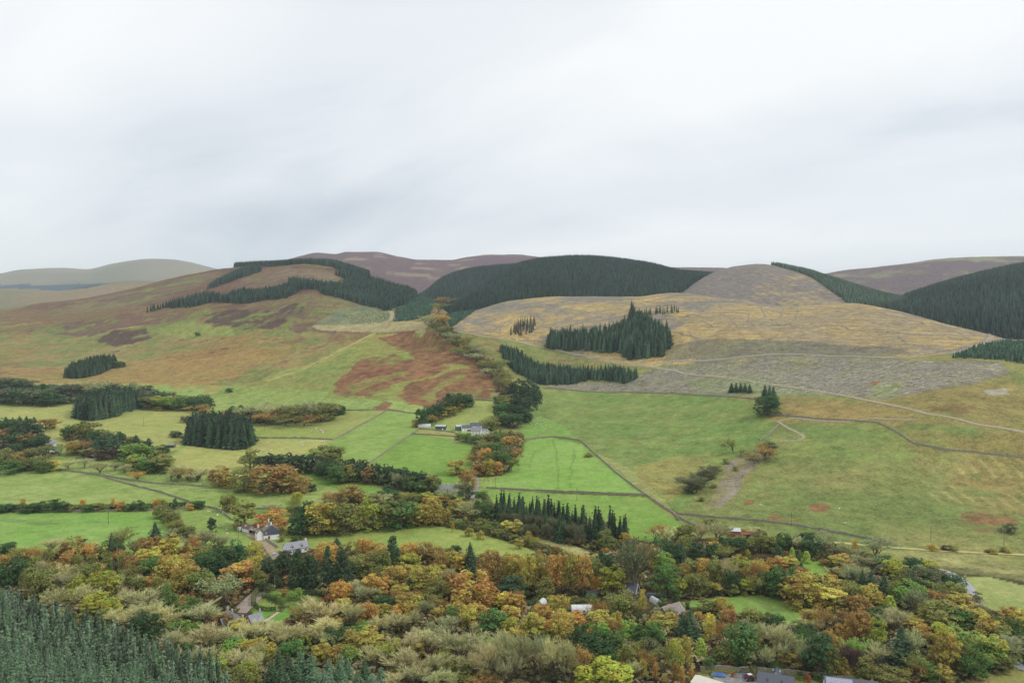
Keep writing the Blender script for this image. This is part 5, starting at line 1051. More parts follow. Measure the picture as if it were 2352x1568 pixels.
WALLS = [
 ([(-30, 1077), (60, 1077), (139, 1080), (243, 1094), (348, 1110), (476, 1118)], 'long drystone wall along the far side of the rolling pale green field'),
 ([(226, 1092), (313, 1117), (379, 1134), (435, 1153)], 'drystone wall running diagonally down the rolling pale green field'),
 ([(-30, 1174), (174, 1175), (348, 1172), (480, 1165)], 'drystone wall under the low hedge along the bright field at the left edge'),
 ([(480, 1165), (497, 1169), (515, 1181), (534, 1195)], 'short drystone wall bending down beside the sheep near the white farmhouse'),
 ([(584, 1169), (660, 1172)], 'drystone wall behind the orange tree of the white farmhouse'),
 ([(1117, 1121), (1251, 1128), (1370, 1133), (1484, 1138)], 'straight drystone wall dividing the two bright green fields'),
 ([(1202, 1012), (1233, 1006), (1275, 1004), (1334, 1012), (1359, 1036), (1414, 1085), (1480, 1135), (1552, 1184), (1560, 1195)], 'curving drystone wall between bright field and rough hill pasture'),
 ([(1548, 1180), (1652, 1190), (1757, 1198), (1861, 1212), (1965, 1232), (2049, 1250)], 'long drystone wall along the foot of the right-hand hill'),
 ([(889, 943), (830, 975), (767, 1010)], 'drystone wall running uphill between pale and bright fields, upper one'),
 ([(963, 985), (947, 996), (900, 1028), (845, 1066)], 'drystone wall running down from the far white farm between bright fields'),
 ([(584, 1006), (680, 1006), (764, 1010)], 'drystone wall behind the yellowish field dotted with sheep'),
 ([(788, 942), (833, 943), (889, 941), (938, 948), (983, 953)], 'drystone wall along the foot of the bracken hill above the bright field'),
 ([(1084, 919), (1110, 919), (1137, 923)], 'drystone wall above the paddock behind the far white farm'),
 ([(963, 985), (1018, 990), (1046, 994)], 'drystone wall in front of the green sheds of the far farm'),
 ([(947, 997), (1000, 1000), (1044, 1003)], 'drystone wall on the near side of the far farm paddock'),
 ([(1247, 891), (1373, 901), (1442, 901), (1548, 904), (1650, 910), (1743, 918)], 'drystone wall along the lower edge of the grey felled ground'),
 ([(1743, 952), (1882, 963), (1965, 967), (2018, 971), (2052, 988), (2098, 1020), (2174, 1035), (2278, 1044), (2380, 1056)], 'winding drystone wall crossing the orange moor grass on the right'),
 ([(-30, 915), (50, 917), (115, 922), (170, 929)], 'drystone wall along the lower edge of the grey-green hillside wood'),
 ([(216, 966), (257, 955), (320, 940), (400, 938)], 'drystone wall leading from the conifer block along the pale field'),
 ([(575, 975), (661, 972), (744, 957), (788, 943)], 'drystone wall under the brown wood at the foot of the hill'),
 ([(1086, 1088), (1100, 1020)], 'drystone wall beside the stream wood below the far farm'),
 ([(1790, 976), (1765, 1000), (1745, 1012)], 'short drystone wall below the lone tree group on the right hill'),
 ([(1555, 1186), (1590, 1205), (1612, 1215)], 'short drystone wall behind the rusty shed'),
]
for i, (p_, lb) in enumerate(WALLS): stone_wall(p_, lb, seed=i)
stone_wall([(1608, 1540), (1716, 1541), (1810, 1547), (1861, 1550), (1900, 1556), (1964, 1562), (2010, 1572)], 'mossy stone wall round the yard with the red tractor', 1.7, .8, mat('yard_wall', P(150, 144, 122), .95, .4, 1.2, .1), 'garden_wall')
stone_wall([(1171, 1574), (1274, 1560), (1345, 1566)], 'low mossy stone wall under the bare trees at the bottom edge', 1.4, .8, mat('mossy_wall', P(128, 128, 92), .95, .4, 1.0, .1), 'garden_wall')
stone_wall([(609, 1241), (622, 1246), (640, 1258)], 'dark garden wall with pale cope between white farmhouse and cottage', 1.5, .5, mat('cope_wall', P(176, 170, 152), .9, .3, 1.0, .1), 'garden_wall')
def ribbon(name, pts, width, m, label, lift=0.22, kind='structure', step=4.0):
    l = world_line(pts, step); n = normals2(l)
    cols = []
    for s_ in (-.5, -.17, .17, .5):
        q = l + n * (width * s_ * (1 + 0.3 * fbm(l[:, 0] + 40 * s_, l[:, 1], 16, 3, 5)))[:, None]
        cols.append(np.c_[q, ground(q[:, 0], q[:, 1]) + lift])
    V = np.stack(cols, 1).reshape(-1, 3); F = []
    for i in range(len(l) - 1):
        for k in range(3): F.append((i * 4 + k, i * 4 + k + 1, i * 4 + 5 + k, i * 4 + 4 + k))
    o = obj(name, pymesh(name, V, F, True), m)
    return tag(o, label, kind=kind)
GRAVEL = mat('gravel_track', P(168, 157, 128), .95, .2, .4, .1)
GRAV2 = mat('grey_road', P(150, 148, 142), .9, .2, .4, .2)
GRTR = mat('grass_track', P(190, 178, 112), .95, .25, .3, .1)
ribbon('forest_track', [(1032, 757), (1129, 775), (1268, 799), (1407, 827), (1442, 834), (1548, 850), (1680, 868), (1791, 885), (1931, 907), (2014, 923), (2139, 952), (2250, 976), (2400, 1008)], 3.6, GRAVEL, 'pale forest road slanting down across the felled hillside')
ribbon('forest_track', [(1500, 838), (1548, 828), (1687, 821), (1826, 813), (1965, 818), (2105, 821), (2192, 811), (2261, 793), (2312, 777)], 4.0, mat('log_track', P(160, 152, 130), .95, .25, .4, .1), 'forest road running level below the golden felled slope')
ribbon('forest_track', [(879, 741), (898, 736), (901, 720), (894, 712), (924, 703), (934, 693), (932, 686), (966, 676)], 6.5, GRAVEL, 'pale track zigzagging up the glen between the forests')
ribbon('farm_track', [(1791, 1013), (1837, 1012), (1851, 1005), (1830, 992), (1812, 984), (1785, 967), (1826, 960), (1878, 966), (1948, 969), (2000, 960), (2105, 964)], 2.6, GRAVEL, 'hairpin farm track on the right-hand pasture')
ribbon('farm_road', [(1086, 1088), (1094, 1099), (1094, 1120), (1082, 1143), (1074, 1160)], 4.0, GRAV2, 'narrow grey road passing the low white cottage')
ribbon('farm_road', [(1046, 1004), (1037, 1010), (1040, 1014), (1059, 1017), (1102, 1021)], 3.2, GRAVEL, 'pale farm drive bending below the far white farm')
ribbon('grass_track', [(1913, 1245), (2000, 1253), (2070, 1259), (2200, 1267), (2400, 1276)], 2.8, GRTR, 'yellow grassy track along the foot of the right-hand hill')
ribbon('grass_track', [(612, 876), (700, 845), (780, 806), (850, 770), (866, 762)], 2.2, GRTR, 'faint grassy path climbing the left hillside', 0.15)
ribbon('grass_track', [(780, 1012), (850, 1004), (930, 996)], 1.6, GRTR, 'faint path across the bright field by the far farm', 0.15)
ribbon('driveway', [(551, 1408), (562, 1396), (580, 1376), (596, 1360), (604, 1346)], 6.0, mat('drive_gravel', P(160, 146, 134), .95, .2, .5, .1), 'gravel drive curving up from the grey-roofed lodge')
ribbon('garden_path', [(608, 1428), (622, 1418), (640, 1405)], 1.8, mat('path_gravel', P(190, 170, 150), .95, .2, .5, .1), 'straight garden path between the lodge lawns', 0.15, step=1.5)
ribbon('driveway', [(565, 1222), (580, 1230), (600, 1243), (618, 1256), (630, 1272), (640, 1290)], 5.0, mat('farm_drive', P(162, 146, 116), .95, .25, .4, .1), 'earthy drive past the white farmhouse')
ribbon('road', [(1470, 1368), (1500, 1365), (1530, 1366), (1565, 1370)], 5.0, mat('dark_road', P(106, 106, 108), .8, .15, .4, .3), 'dark road behind the cabin gardens')
WATER = mat('river_water', P(150, 154, 156), .22, .25, .25, .6)
ribbon('river', [(1960, 1282), (2030, 1293), (2100, 1300), (2150, 1306), (2180, 1316), (2196, 1328), (2214, 1342), (2226, 1358), (2234, 1374), (2244, 1396), (2262, 1440), (2290, 1500), (2330, 1530), (2420, 1548)], 6.5, WATER, 'shallow grey river glinting past the trees on the right', 0.30)
def leafbox(name, pts, h, w, tone, label, leaf=.22, dens=14, cat='hedge', group=None, seed=0):
    """a clipped hedge: leaf sprays over a core that follows the line"""
    l = world_line(pts, 1.2); n = normals2(l); rng = np.random.default_rng(300 + seed)
    seglen = np.linalg.norm(np.diff(l, axis=0), axis=1)
    tot = seglen.sum(); k = int(tot * (2 * h + w) * dens)
    t = rng.uniform(0, len(l) - 1.001, k); i = t.astype(int); f = t - i
    p = l[i] * (1 - f)[:, None] + l[i + 1] * f[:, None]; nn = n[i]
    s_ = rng.uniform(0, 2 * h + w, k)
    off = np.where(s_ < h, -w / 2, np.where(s_ > h + w, w / 2, s_ - h - w / 2))
    zz = np.where(s_ < h, s_, np.where(s_ > h + w, 2 * h + w - s_, h)) * (1 + .06 * rng.normal(size=k))
    off = off * (1 + .1 * rng.normal(size=k))
    q = p + nn * off[:, None]
    C = np.c_[q, ground(q[:, 0], q[:, 1]) + zz]
    nrm = np.where((s_ < h)[:, None], np.c_[-nn, np.full(k, .3)], np.where((s_ > h + w)[:, None], np.c_[nn, np.full(k, .3)], np.array([[0, 0, 1.0]])))
    V, F = quads_from(C, rnorm(nrm + rng.normal(size=(k, 3)) * .4), leaf * rng.uniform(.7, 1.3, k), rng)
    tint = np.repeat(np.stack([rng.uniform(size=k), np.full(k, .5), .5 + .1 * rng.normal(size=k), np.ones(k)], 1), 4, 0)
    m0 = l.mean(0); base = np.array([m0[0], m0[1], gz(*m0)])
    o = obj(name, npmesh(name, V - base, F, False, {'tint': ('FLOAT_COLOR', tint)}), LEAF, None, tuple(base))
    o.color = tuple(float(v) for v in P(*TONE[tone][0])) + (1,)
    return tag(o, label, cat, group)
leafbox('clipped_hedge', [(606, 1348), (590, 1362), (582, 1376), (583, 1392)], 2.2, 1.6, 'OL', 'tall clipped golden hedge beside the lodge drive', seed=1)
leafbox('clipped_hedge', [(583, 1390), (592, 1399), (610, 1403), (634, 1402)], 1.6, 1.1, 'DG', 'dark curved yew hedge round the oval lodge lawn', seed=2)
leafbox('clipped_hedge', [(596, 1368), (620, 1374), (640, 1385), (654, 1390)], 1.7, 1.6, 'G', 'wavy green hedge across the lodge garden', seed=3)
leafbox('clipped_hedge', [(690, 1360), (712, 1366), (745, 1368)], 2.0, 1.2, 'DG', 'dark hedge under the cypresses behind the lodge garden', seed=4)
leafbox('clipped_hedge', [(680, 1224), (694, 1240), (707, 1256)], 1.6, 1.0, 'OL', 'straight clipped hedge beside the grey-roofed cottage', seed=5)
leafbox('clipped_hedge', [(1728, 1541), (1745, 1566)], 2.4, 2.2, 'OL', 'golden clipped hedge block beside the red tractor', seed=6)
leafbox('clipped_hedge', [(1612, 1549), (1660, 1547), (1690, 1546)], 1.2, 1.2, 'YG', 'yellowish low hedge along the yard wall', seed=7)
leafbox('clipped_hedge', [(1850, 1560), (1866, 1552)], 1.2, 1.0, 'PU', 'short dark red hedge in front of the solar roofed house', seed=8)
leafbox('clipped_hedge', [(1808, 1554), (1850, 1560)], 1.0, .8, 'YG', 'low green hedge right of the slate-roofed house', seed=9)
leafbox('field_hedge', [(-20, 1172), (60, 1171), (174, 1171), (300, 1169), (400, 1166), (465, 1162)], 3.2, 2.6, 'DG', 'overgrown dark hedge along the wall of the bright left field', .5, 3.5, seed=10)
leafbox('field_hedge', [(360, 1160), (385, 1180), (405, 1205), (425, 1228), (450, 1242)], 3.6, 3.4, 'OL', 'overgrown olive hedge running down between the two left fields', .5, 3.5, seed=11)
leafbox('field_hedge', [(1040, 1208), (1100, 1222), (1180, 1240), (1245, 1262), (1290, 1274)], 2.8, 3.0, 'OL', 'scrubby hedge along the upper edge of the sloping field', .45, 4, seed=12)
DITCH = mat('ditch_grass', P(134, 134, 76), .95, .3, .2, .1)
for q_, p_ in enumerate(([(1369, 908), (1338, 938), (1282, 977), (1230, 1001)], [(1540, 922), (1510, 960), (1480, 996), (1449, 1018)], [(1450, 906), (1425, 932), (1390, 955)])):
    ribbon('ditch', p_, 1.7, DITCH, ('rusty', 'right-hand', 'short')[q_] + ' grassy ditch line down the hill pasture', .12)
def windrows(lines, label):
    Vs, Fs, o_ = [], [], 0
    rng = np.random.default_rng(77)
    for (ox, oy, pts) in lines:
        l = world_line([(ox + .34786 * a, oy + .34786 * b) for a, b in pts], 2.5); n = normals2(l)
        l = l + n * (fbm(l[:, 0], l[:, 1], 14, 2, 3) * 2.0)[:, None]
        w_ = 0.95 * (1 + .35 * rng.normal(size=len(l)))[:, None]; hh_ = np.clip(.55 + .3 * rng.normal(size=len(l)), .1, 1.3)
        cols = []
        for s_, k_ in ((-1, 0), (-.4, .9), (.3, 1), (1, 0)):
            q = l + n * w_ * s_; cols.append(np.c_[q, ground(q[:, 0], q[:, 1]) + hh_ * k_ - .05 * (k_ == 0)])
        Vs.append(np.stack(cols, 1).reshape(-1, 3))
        for i in range(len(l) - 1):
            for k in range(3): Fs.append((o_ + i * 4 + k, o_ + i * 4 + k + 1, o_ + i * 4 + 5 + k, o_ + i * 4 + 4 + k))
        o_ += len(l) * 4
    V_ = np.concatenate(Vs)
    cc = P(142, 135, 120)[None] * rng.uniform(.7, 1.3, len(V_))[:, None]
    o = obj('brash_windrows', npmesh('brash_windrows', V_, np.array(Fs), False, {'cover': ('FLOAT_COLOR', np.c_[cc, np.ones(len(V_))])}), CONE)
    tag(o, label, kind='stuff')
A3, A2 = (1548, 545.5), (746.5, 545.5)
W3 = [[(0, 550), (150, 545), (220, 560), (260, 590)], [(0, 620), (80, 640), (150, 665), (200, 665), (350, 630), (450, 595), (600, 580), (750, 575), (860, 600)], [(500, 505), (490, 550), (530, 585)], [(870, 605), (950, 590), (1050, 580), (1120, 590), (1170, 612)], [(1170, 612), (1400, 625), (1650, 645), (1800, 655), (1900, 675)], [(1240, 505), (1110, 520), (960, 560), (850, 585)], [(1480, 650), (1540, 700), (1640, 720)], [(230, 500), (380, 495), (500, 505)], [(380, 545), (420, 590), (470, 600)], [(640, 545), (700, 580)], [(1700, 560), (1900, 640), (1950, 680)], [(1600, 785), (1850, 745), (2050, 685), (2140, 655)], [(750, 800), (950, 790), (1050, 820), (1080, 860), (960, 970)], [(560, 860), (600, 920), (680, 960)], [(750, 860), (760, 920), (860, 975), (980, 1005)], [(1050, 870), (900, 930), (800, 960)], [(1170, 870), (1200, 950), (1280, 1000), (1330, 1050)], [(1340, 1065), (1500, 1045), (1640, 1020)], [(100, 850), (250, 830), (450, 800), (750, 800)], [(1000, 840), (1080, 870), (1090, 920), (1000, 975)], [(900, 480), (1000, 465), (1150, 470)], [(1300, 560), (1450, 590), (1600, 600)], [(1350, 500), (1500, 530), (1650, 570)], [(0, 470), (150, 465), (300, 450), (420, 430)], [(600, 470), (720, 500), (850, 510)], [(300, 420), (310, 470)], [(560, 440), (600, 520), (560, 560)], [(720, 470), (700, 540)], [(820, 480), (800, 540), (760, 570)]]
W2 = [[(870, 600), (930, 560), (940, 520), (1100, 460), (1300, 420)], [(1000, 520), (1200, 470), (1500, 440), (1800, 420)], [(930, 580), (1100, 540), (1300, 500), (1450, 510)], [(1150, 640), (1160, 580), (1240, 530)], [(1330, 660), (1450, 560), (1400, 510)], [(1600, 600), (1700, 560), (1900, 540)], [(1820, 450), (1900, 430), (2000, 440), (2060, 460)], [(2060, 410), (2150, 430), (2311, 430)], [(1600, 990), (1800, 980), (2000, 985), (2200, 1000)], [(1650, 960), (1850, 970), (2100, 930), (2311, 885)], [(1050, 620), (1250, 560), (1400, 545)], [(1120, 490), (1350, 455), (1600, 470), (1750, 500)], [(1550, 780), (1750, 800), (1900, 840)], [(1480, 790), (1650, 830)]]
windrows([A3 + (p_,) for p_ in W3] + [A2 + (p_,) for p_ in W2], 'grey rows of heaped felling brash winding over the cleared slopes')
# felled tops and branches left on the hillside
def sticks(mask, n, label, rgb, ln=(2, 6), seed=1):
    rng = np.random.default_rng(seed)
    r, c = np.where(mask > .5); k = rng.integers(0, len(r), n)
    x = XX[r[k], c[k]] + rng.uniform(-2, 2, n); y = YY[r[k], c[k]] + rng.uniform(-2, 2, n)
    a = rng.uniform(0, 6.28, n); l = rng.uniform(*ln, n) / 2
    dx, dy = np.cos(a) * l, np.sin(a) * l
    A = np.c_[x - dx, y - dy, ground(x - dx, y - dy) + .25]; B = np.c_[x + dx, y + dy, ground(x + dx, y + dy) + .25]
    w = rng.uniform(.10, .2, n)[:, None]
    s_ = np.c_[-np.sin(a), np.cos(a), np.zeros(n)] * w; up_ = np.array([[0, 0, 1.0]]) * w * 1.8
    V = np.stack([A - s_, A + s_, A + up_, B - s_ * .5, B + s_ * .5, B + up_ * .5], 1).reshape(-1, 3)
    b0 = np.arange(n)[:, None] * 6
    F = np.concatenate([b0 + np.array([[0, 3, 5, 2]]), b0 + np.array([[1, 2, 5, 4]])])
    cc = np.asarray(rgb)[None] * rng.uniform(.7, 1.35, n)[:, None]
    o = obj('felled_branches', npmesh('felled_branches', V, F, False, {'cover': ('FLOAT_COLOR', np.repeat(np.c_[cc, np.ones(n)], 6, 0))}), CONE)
    tag(o, label, kind='stuff')
sticks(pmask([(1250, 884), (1330, 878), (1440, 884), (1480, 856), (1540, 842), (1700, 834), (1900, 822), (2110, 828), (2300, 834), (2310, 856), (2160, 890), (2030, 912), (1800, 903), (1560, 900), (1300, 892)]), 2600, 'grey felled branches strewn over the lower hillside', P(186, 178, 164), (2, 7), 51)
sticks(pmask([(1060, 750), (1100, 720), (1300, 690), (1450, 690), (1540, 760), (1640, 700), (1960, 700), (2280, 772), (2100, 815), (1700, 820), (1530, 830)]), 3800, 'grey felled branches strewn over the golden upper slope', P(158, 150, 138), (2, 7), 52)
sticks((SID == 4) & (~fright) & (YY < 2060), 1600, 'grey felled branches strewn over the cone-shaped hill', P(160, 152, 144), (3, 8), 53)
# ------------------------------------------------------------------ buildings
HARL = mat('white_harling', (0.84, 0.83, 0.80), .9, .05, .8, .2)
SLATE = mat('grey_slate', P(140, 142, 150), .6, .22, 1.6, .4, 0, .3)
SLATED = mat('dark_slate', P(92, 96, 108), .55, .18, 1.6, .4, 0, .3)
MOSS = mat('mossy_slate', P(132, 124, 108), .8, .3, .7, .2)
GLASS = mat('window_glass', P(58, 64, 72), .12, 0, 1, .6)
WOODW = mat('white_joinery', P(236, 236, 232), .6, .05, 1)
STONEW = mat('rubble_wall', P(150, 140, 124), .9, .3, 1.2, .1)
RUST = mat('rusty_sheet', P(176, 112, 88), .85, .35, .8, .2)
TIN = mat('pale_tin', P(206, 208, 212), .5, .18, .6, .4)
GREENT = mat('green_sheet', P(96, 110, 100), .6, .12, .6, .3)
REDW = mat('red_timber', P(186, 104, 62), .7, .2, 2.5, .2)
BRICKR = mat('brown_roof', P(132, 110, 100), .8, .25, 1.0, .2)
POLY = mat('polythene', P(228, 232, 230), .35, .07, .6, .5)
POT = mat('clay_pot', P(206, 170, 128), .8, .1, 2)
DARK = mat('dark_opening', P(44, 42, 42), .9)
TEAL = mat('teal_door', P(120, 150, 150), .6, .1, 1)
def box(x0, x1, y0, y1, z0, z1):
    v = [(x, y, z) for z in (z0, z1) for y in (y0, y1) for x in (x0, x1)]
    return v, [(0, 2, 3, 1), (4, 5, 7, 6), (0, 1, 5, 4), (2, 6, 7, 3), (0, 4, 6, 2), (1, 3, 7, 5)]
def part(name, shapes, m, parent):
    v, f = join(shapes)
    return obj(name, pymesh(name, v, f), m, parent)
def block(root, x0, x1, y0, y1, eave, ridge, wm, rm, axis='x', over=.3, th=.22, wn='wall', rn='roof'):
    """a gabled block: one wall mesh, one roof mesh"""
    if axis == 'x':
        ym = (y0 + y1) / 2
        v = [(x0, y0, -1.2), (x0, y1, -1.2), (x0, y1, eave), (x0, ym, ridge), (x0, y0, eave), (x1, y0, -1.2), (x1, y1, -1.2), (x1, y1, eave), (x1, ym, ridge), (x1, y0, eave)]
        f = [(0, 4, 3, 2, 1), (5, 6, 7, 8, 9), (0, 5, 9, 4), (1, 2, 7, 6), (2, 3, 8, 7), (3, 4, 9, 8)]
        part(wn, [(v, f)], wm, root)
        sl = (ridge - eave) / ((y1 - y0) / 2)
        rs = []
        for s_ in (-1, 1):
            ye = (y0 - over) if s_ < 0 else (y1 + over)
            ze = eave - sl * over + .05
            a, b = x0 - over * .6, x1 + over * .6
            q = [(a, ye, ze), (b, ye, ze), (b, ym, ridge + .05), (a, ym, ridge + .05)]
            q += [(x, y, z + th) for x, y, z in q]
            rs.append((q, [(3, 2, 1, 0), (4, 5, 6, 7), (0, 1, 5, 4), (1, 2, 6, 5), (2, 3, 7, 6), (3, 0, 4, 7)]))
        r = part(rn, rs, rm, root)
    else:
        xm = (x0 + x1) / 2
        v = [(x0, y0, -1.2), (x1, y0, -1.2), (x1, y0, eave), (xm, y0, ridge), (x0, y0, eave), (x0, y1, -1.2), (x1, y1, -1.2), (x1, y1, eave), (xm, y1, ridge), (x0, y1, eave)]
        f = [(0, 1, 2, 3, 4), (5, 9, 8, 7, 6), (0, 4, 9, 5), (1, 6, 7, 2), (2, 7, 8, 3), (3, 8, 9, 4)]
        part(wn, [(v, f)], wm, root)
        sl = (ridge - eave) / ((x1 - x0) / 2)
        rs = []
        for s_ in (-1, 1):
            xe = (x0 - over) if s_ < 0 else (x1 + over)
            ze = eave - sl * over + .05
            a, b = y0 - over * .6, y1 + over * .6
            q = [(xe, a, ze), (xe, b, ze), (xm, b, ridge + .05), (xm, a, ridge + .05)]
            q += [(x, y, z + th) for x, y, z in q]
            rs.append((q, [(0, 1, 2, 3), (7, 6, 5, 4), (0, 4, 5, 1), (1, 5, 6, 2), (2, 6, 7, 3), (3, 7, 4, 0)]))
        r = part(rn, rs, rm, root)
    return r
def chimney(roof, x, y, z0, z1, m=None, w=.75, pots=2):
    c = part('chimney', [box(x - w / 2, x + w / 2, y - w / 2 * .8, y + w / 2 * .8, z0, z1), box(x - w / 2 - .08, x + w / 2 + .08, y - w * .4 - .08, y + w * .4 + .08, z1, z1 + .12)], m or HARL, roof.parent)
    for k in range(pots):
        dx = (k - (pots - 1) / 2) * .34
        part('chimney_pot', [(tube([(x + dx, y, z1 + .1), (x + dx, y, z1 + .55)], [.12, .1], 6))], POT, c)
    return c
def window(root, side, pos, z, w, h, plane, fm=None, name='window'):
    """side '-y', '+y', '-x' or '+x'; plane = where that wall face lies"""
    s_ = -1 if side[0] == '-' else 1
    d0, d1 = plane - s_ * .05, plane + s_ * .07
    lo, hi = min(d0, d1), max(d0, d1)
    e2 = plane + s_ * .10
    lo2, hi2 = min(plane, e2), max(plane, e2)
    if side[1] == 'y':
        fr = part(name, [box(pos - w / 2, pos + w / 2, lo, hi, z, z + h)], fm or WOODW, root)
        part('pane', [box(pos - w / 2 + .12, pos - .04, lo2, hi2, z + .12, z + h - .12), box(pos + .04, pos + w / 2 - .12, lo2, hi2, z + .12, z + h - .12)], GLASS, fr)
    else:
        fr = part(name, [box(lo, hi, pos - w / 2, pos + w / 2, z, z + h)], fm or WOODW, root)
        part('pane', [box(lo2, hi2, pos - w / 2 + .12, pos - .04, z + .12, z + h - .12), box(lo2, hi2, pos + .04, pos + w / 2 - .12, z + .12, z + h - .12)], GLASS, fr)
    return fr
def door(root, side, pos, plane, m, w=.95, h=2.0):
    s_ = -1 if side[0] == '-' else 1
    lo, hi = sorted((plane - s_ * .05, plane + s_ * .07))
    b = box(pos - w / 2, pos + w / 2, lo, hi, 0, h) if side[1] == 'y' else box(lo, hi, pos - w / 2, pos + w / 2, 0, h)
    return part('door', [b], m, root)
def dormer(root, x, yf, z, w, h, depth, s_, m, rm):
    """a gabled dormer on a slope that faces s_ * y"""
    y0, y1 = sorted((yf, yf - s_ * depth))
    v = [(x - w / 2, y0, z), (x + w / 2, y0, z), (x + w / 2, y0, z + h), (x, y0, z + h * 1.5), (x - w / 2, y0, z + h), (x - w / 2, y1, z), (x + w / 2, y1, z), (x + w / 2, y1, z + h), (x, y1, z + h * 1.5), (x - w / 2, y1, z + h)]
    d = part('dormer', [(v, [(0, 1, 2, 3, 4), (5, 9, 8, 7, 6), (0, 4, 9, 5), (1, 6, 7, 2), (2, 7, 8, 3), (3, 8, 9, 4)])], m, root)
    o = .12
    rs = []
    for k in (-1, 1):
        q = [(x + k * (w / 2 + o), y0 - o, z + h - .1), (x + k * (w / 2 + o), y1 + o, z + h - .1), (x, y1 + o, z + h * 1.5 + .06), (x, y0 - o, z + h * 1.5 + .06)]
        q += [(a, b, c + .1) for a, b, c in q]
        rs.append((q, [(0, 1, 2, 3), (7, 6, 5, 4), (0, 4, 5, 1), (1, 5, 6, 2), (2, 6, 7, 3), (3, 7, 4, 0)]))
    part('dormer_roof', rs, rm, d)
    pl = y0 if s_ < 0 else y1
    lo, hi = sorted((pl + s_ * .08, pl - s_ * .02))
    part('pane', [box(x - w / 2 + .15, x + w / 2 - .15, lo, hi, z + .15, z + h - .1)], GLASS, d)
def bld(name, px, py, ang, label, cat='house', group=None):
    x, y, z = hit(px, py)
    return empty(name, (x, y, z), math.radians(ang), label, cat, group)

# white farmhouse with the slate-hung gable; local +x is the gable that faces us
r = bld('farmhouse', 623.5, 1239, -63.5, 'white farmhouse with dark slate-hung gable, tall chimneys and mossy roof'); r.scale = (1.12, 1.12, 1.12)
rf = block(r, -8.5, 0, -3.8, 3.8, 4.5, 7.2, HARL, MOSS)
chimney(rf, -8.0, 0, 6.6, 8.7); chimney(rf, -.5, 0, 6.6, 8.7)
part('slate_cladding', [([(.03, -3.85, 2.5), (.03, 3.85, 2.5), (.03, 3.85, 4.55), (.03, 0, 7.2), (.03, -3.85, 4.55), (.16, -3.85, 2.5), (.16, 3.85, 2.5), (.16, 3.85, 4.55), (.16, 0, 7.2), (.16, -3.85, 4.55)], [(4, 3, 2, 1, 0), (5, 6, 7, 8, 9), (0, 1, 6, 5), (1, 2, 7, 6), (2, 3, 8, 7), (3, 4, 9, 8), (4, 0, 5, 9)])], SLATED, r)
window(r, '+x', -2.6, 2.9, .9, 1.2, .16); door(r, '+x', -1.2, 0, mat('brown_door', P(112, 70, 60), .6))
window(r, '-y', -2.0, .9, 1.3, 1.2, -7.0 + .0)
wf = block(r, -6.6, -.6, -7.0, -3.9, 3.7, 5.3, HARL, MOSS, 'x', .2, .2, 'wing_wall', 'wing_roof')
chimney(wf, -6.3, -5.45, 4.8, 6.6, None, .7, 1)
dormer(r, -2.4, -7.02, 3.2, 1.2, 1.1, 1.4, -1, HARL, SLATE)
for k in (-4.6, -3.4): part('skylight', [([(k, -2.1, 5.86), (k + .6, -2.1, 5.86), (k + .6, -1.2, 6.50), (k, -1.2, 6.50), (k, -2.1, 5.98), (k + .6, -2.1, 5.98), (k + .6, -1.2, 6.62), (k, -1.2, 6.62)], [(3, 2, 1, 0), (4, 5, 6, 7), (0, 1, 5, 4), (1, 2, 6, 5), (2, 3, 7, 6), (3, 0, 4, 7)])], WOODW, r)
# its steading
r = bld('farm_steading', 573, 1221, -40, 'low white steading with mossy brown roof left of the white farmhouse', 'barn')
block(r, -4.5, 2.5, -2.2, 2.2, 2.4, 4.2, HARL, BRICKR)
block(r, -.5, 4.5, 2.3, 8, 2.9, 5.0, STONEW, mat('plum_roof', P(128, 112, 116), .8, .2, 1), 'y', .3, .2, 'rear_wall', 'rear_roof')
part('cart_opening', [box(2.45, 2.62, -1.6, 1.4, 0, 2.0)], DARK, r)
part('lean_to_roof', [box(2.7, 6.2, -2.0, 2.2, 2.25, 2.4)], TIN, r); part('lean_to_wall', [box(6.0, 6.15, -1.9, 2.1, -.5, 2.24)], TEAL, r)
for k in (-3.2, -2.0): part('skylight', [([(k, -1.5, 3.14), (k + .5, -1.5, 3.14), (k + .5, -.7, 3.80), (k, -.7, 3.80), (k, -1.5, 3.26), (k + .5, -1.5, 3.26), (k + .5, -.7, 3.92), (k, -.7, 3.92)], [(3, 2, 1, 0), (4, 5, 6, 7), (0, 1, 5, 4), (1, 2, 6, 5), (2, 3, 7, 6), (3, 0, 4, 7)])], WOODW, r)
# horse trailer
def wheel(parent, x, y, z, rad=.34, w=.22, name='wheel', m=None):
    n = 12; v = [];
    for s_ in (-w / 2, w / 2):
        for k in range(n): v.append((x + rad * math.cos(6.2832 * k / n), y + s_, z + rad * math.sin(6.2832 * k / n)))
    f = [tuple(range(n - 1, -1, -1)), tuple(range(n, 2 * n))] + [(k, (k + 1) % n, n + (k + 1) % n, n + k) for k in range(n)]
    o = part(name, [(v, f)], m or mat('tyre', P(44, 44, 46), .8), parent)
    v2 = []
    for s_ in (-w / 2 - .02, w / 2 + .02):
        for k in range(8): v2.append((x + rad * .55 * math.cos(6.2832 * k / 8), y + s_, z + rad * .55 * math.sin(6.2832 * k / 8)))
    part('rim', [(v2, [tuple(range(7, -1, -1)), tuple(range(8, 16))] + [(k, (k + 1) % 8, 8 + (k + 1) % 8, 8 + k) for k in range(8)])], mat('rim_paint', P(190, 188, 180), .5), o)
    return o
r = bld('horse_trailer', 551.5, 1219, 70, 'boxy pale grey horse trailer parked beside the white steading', 'trailer')
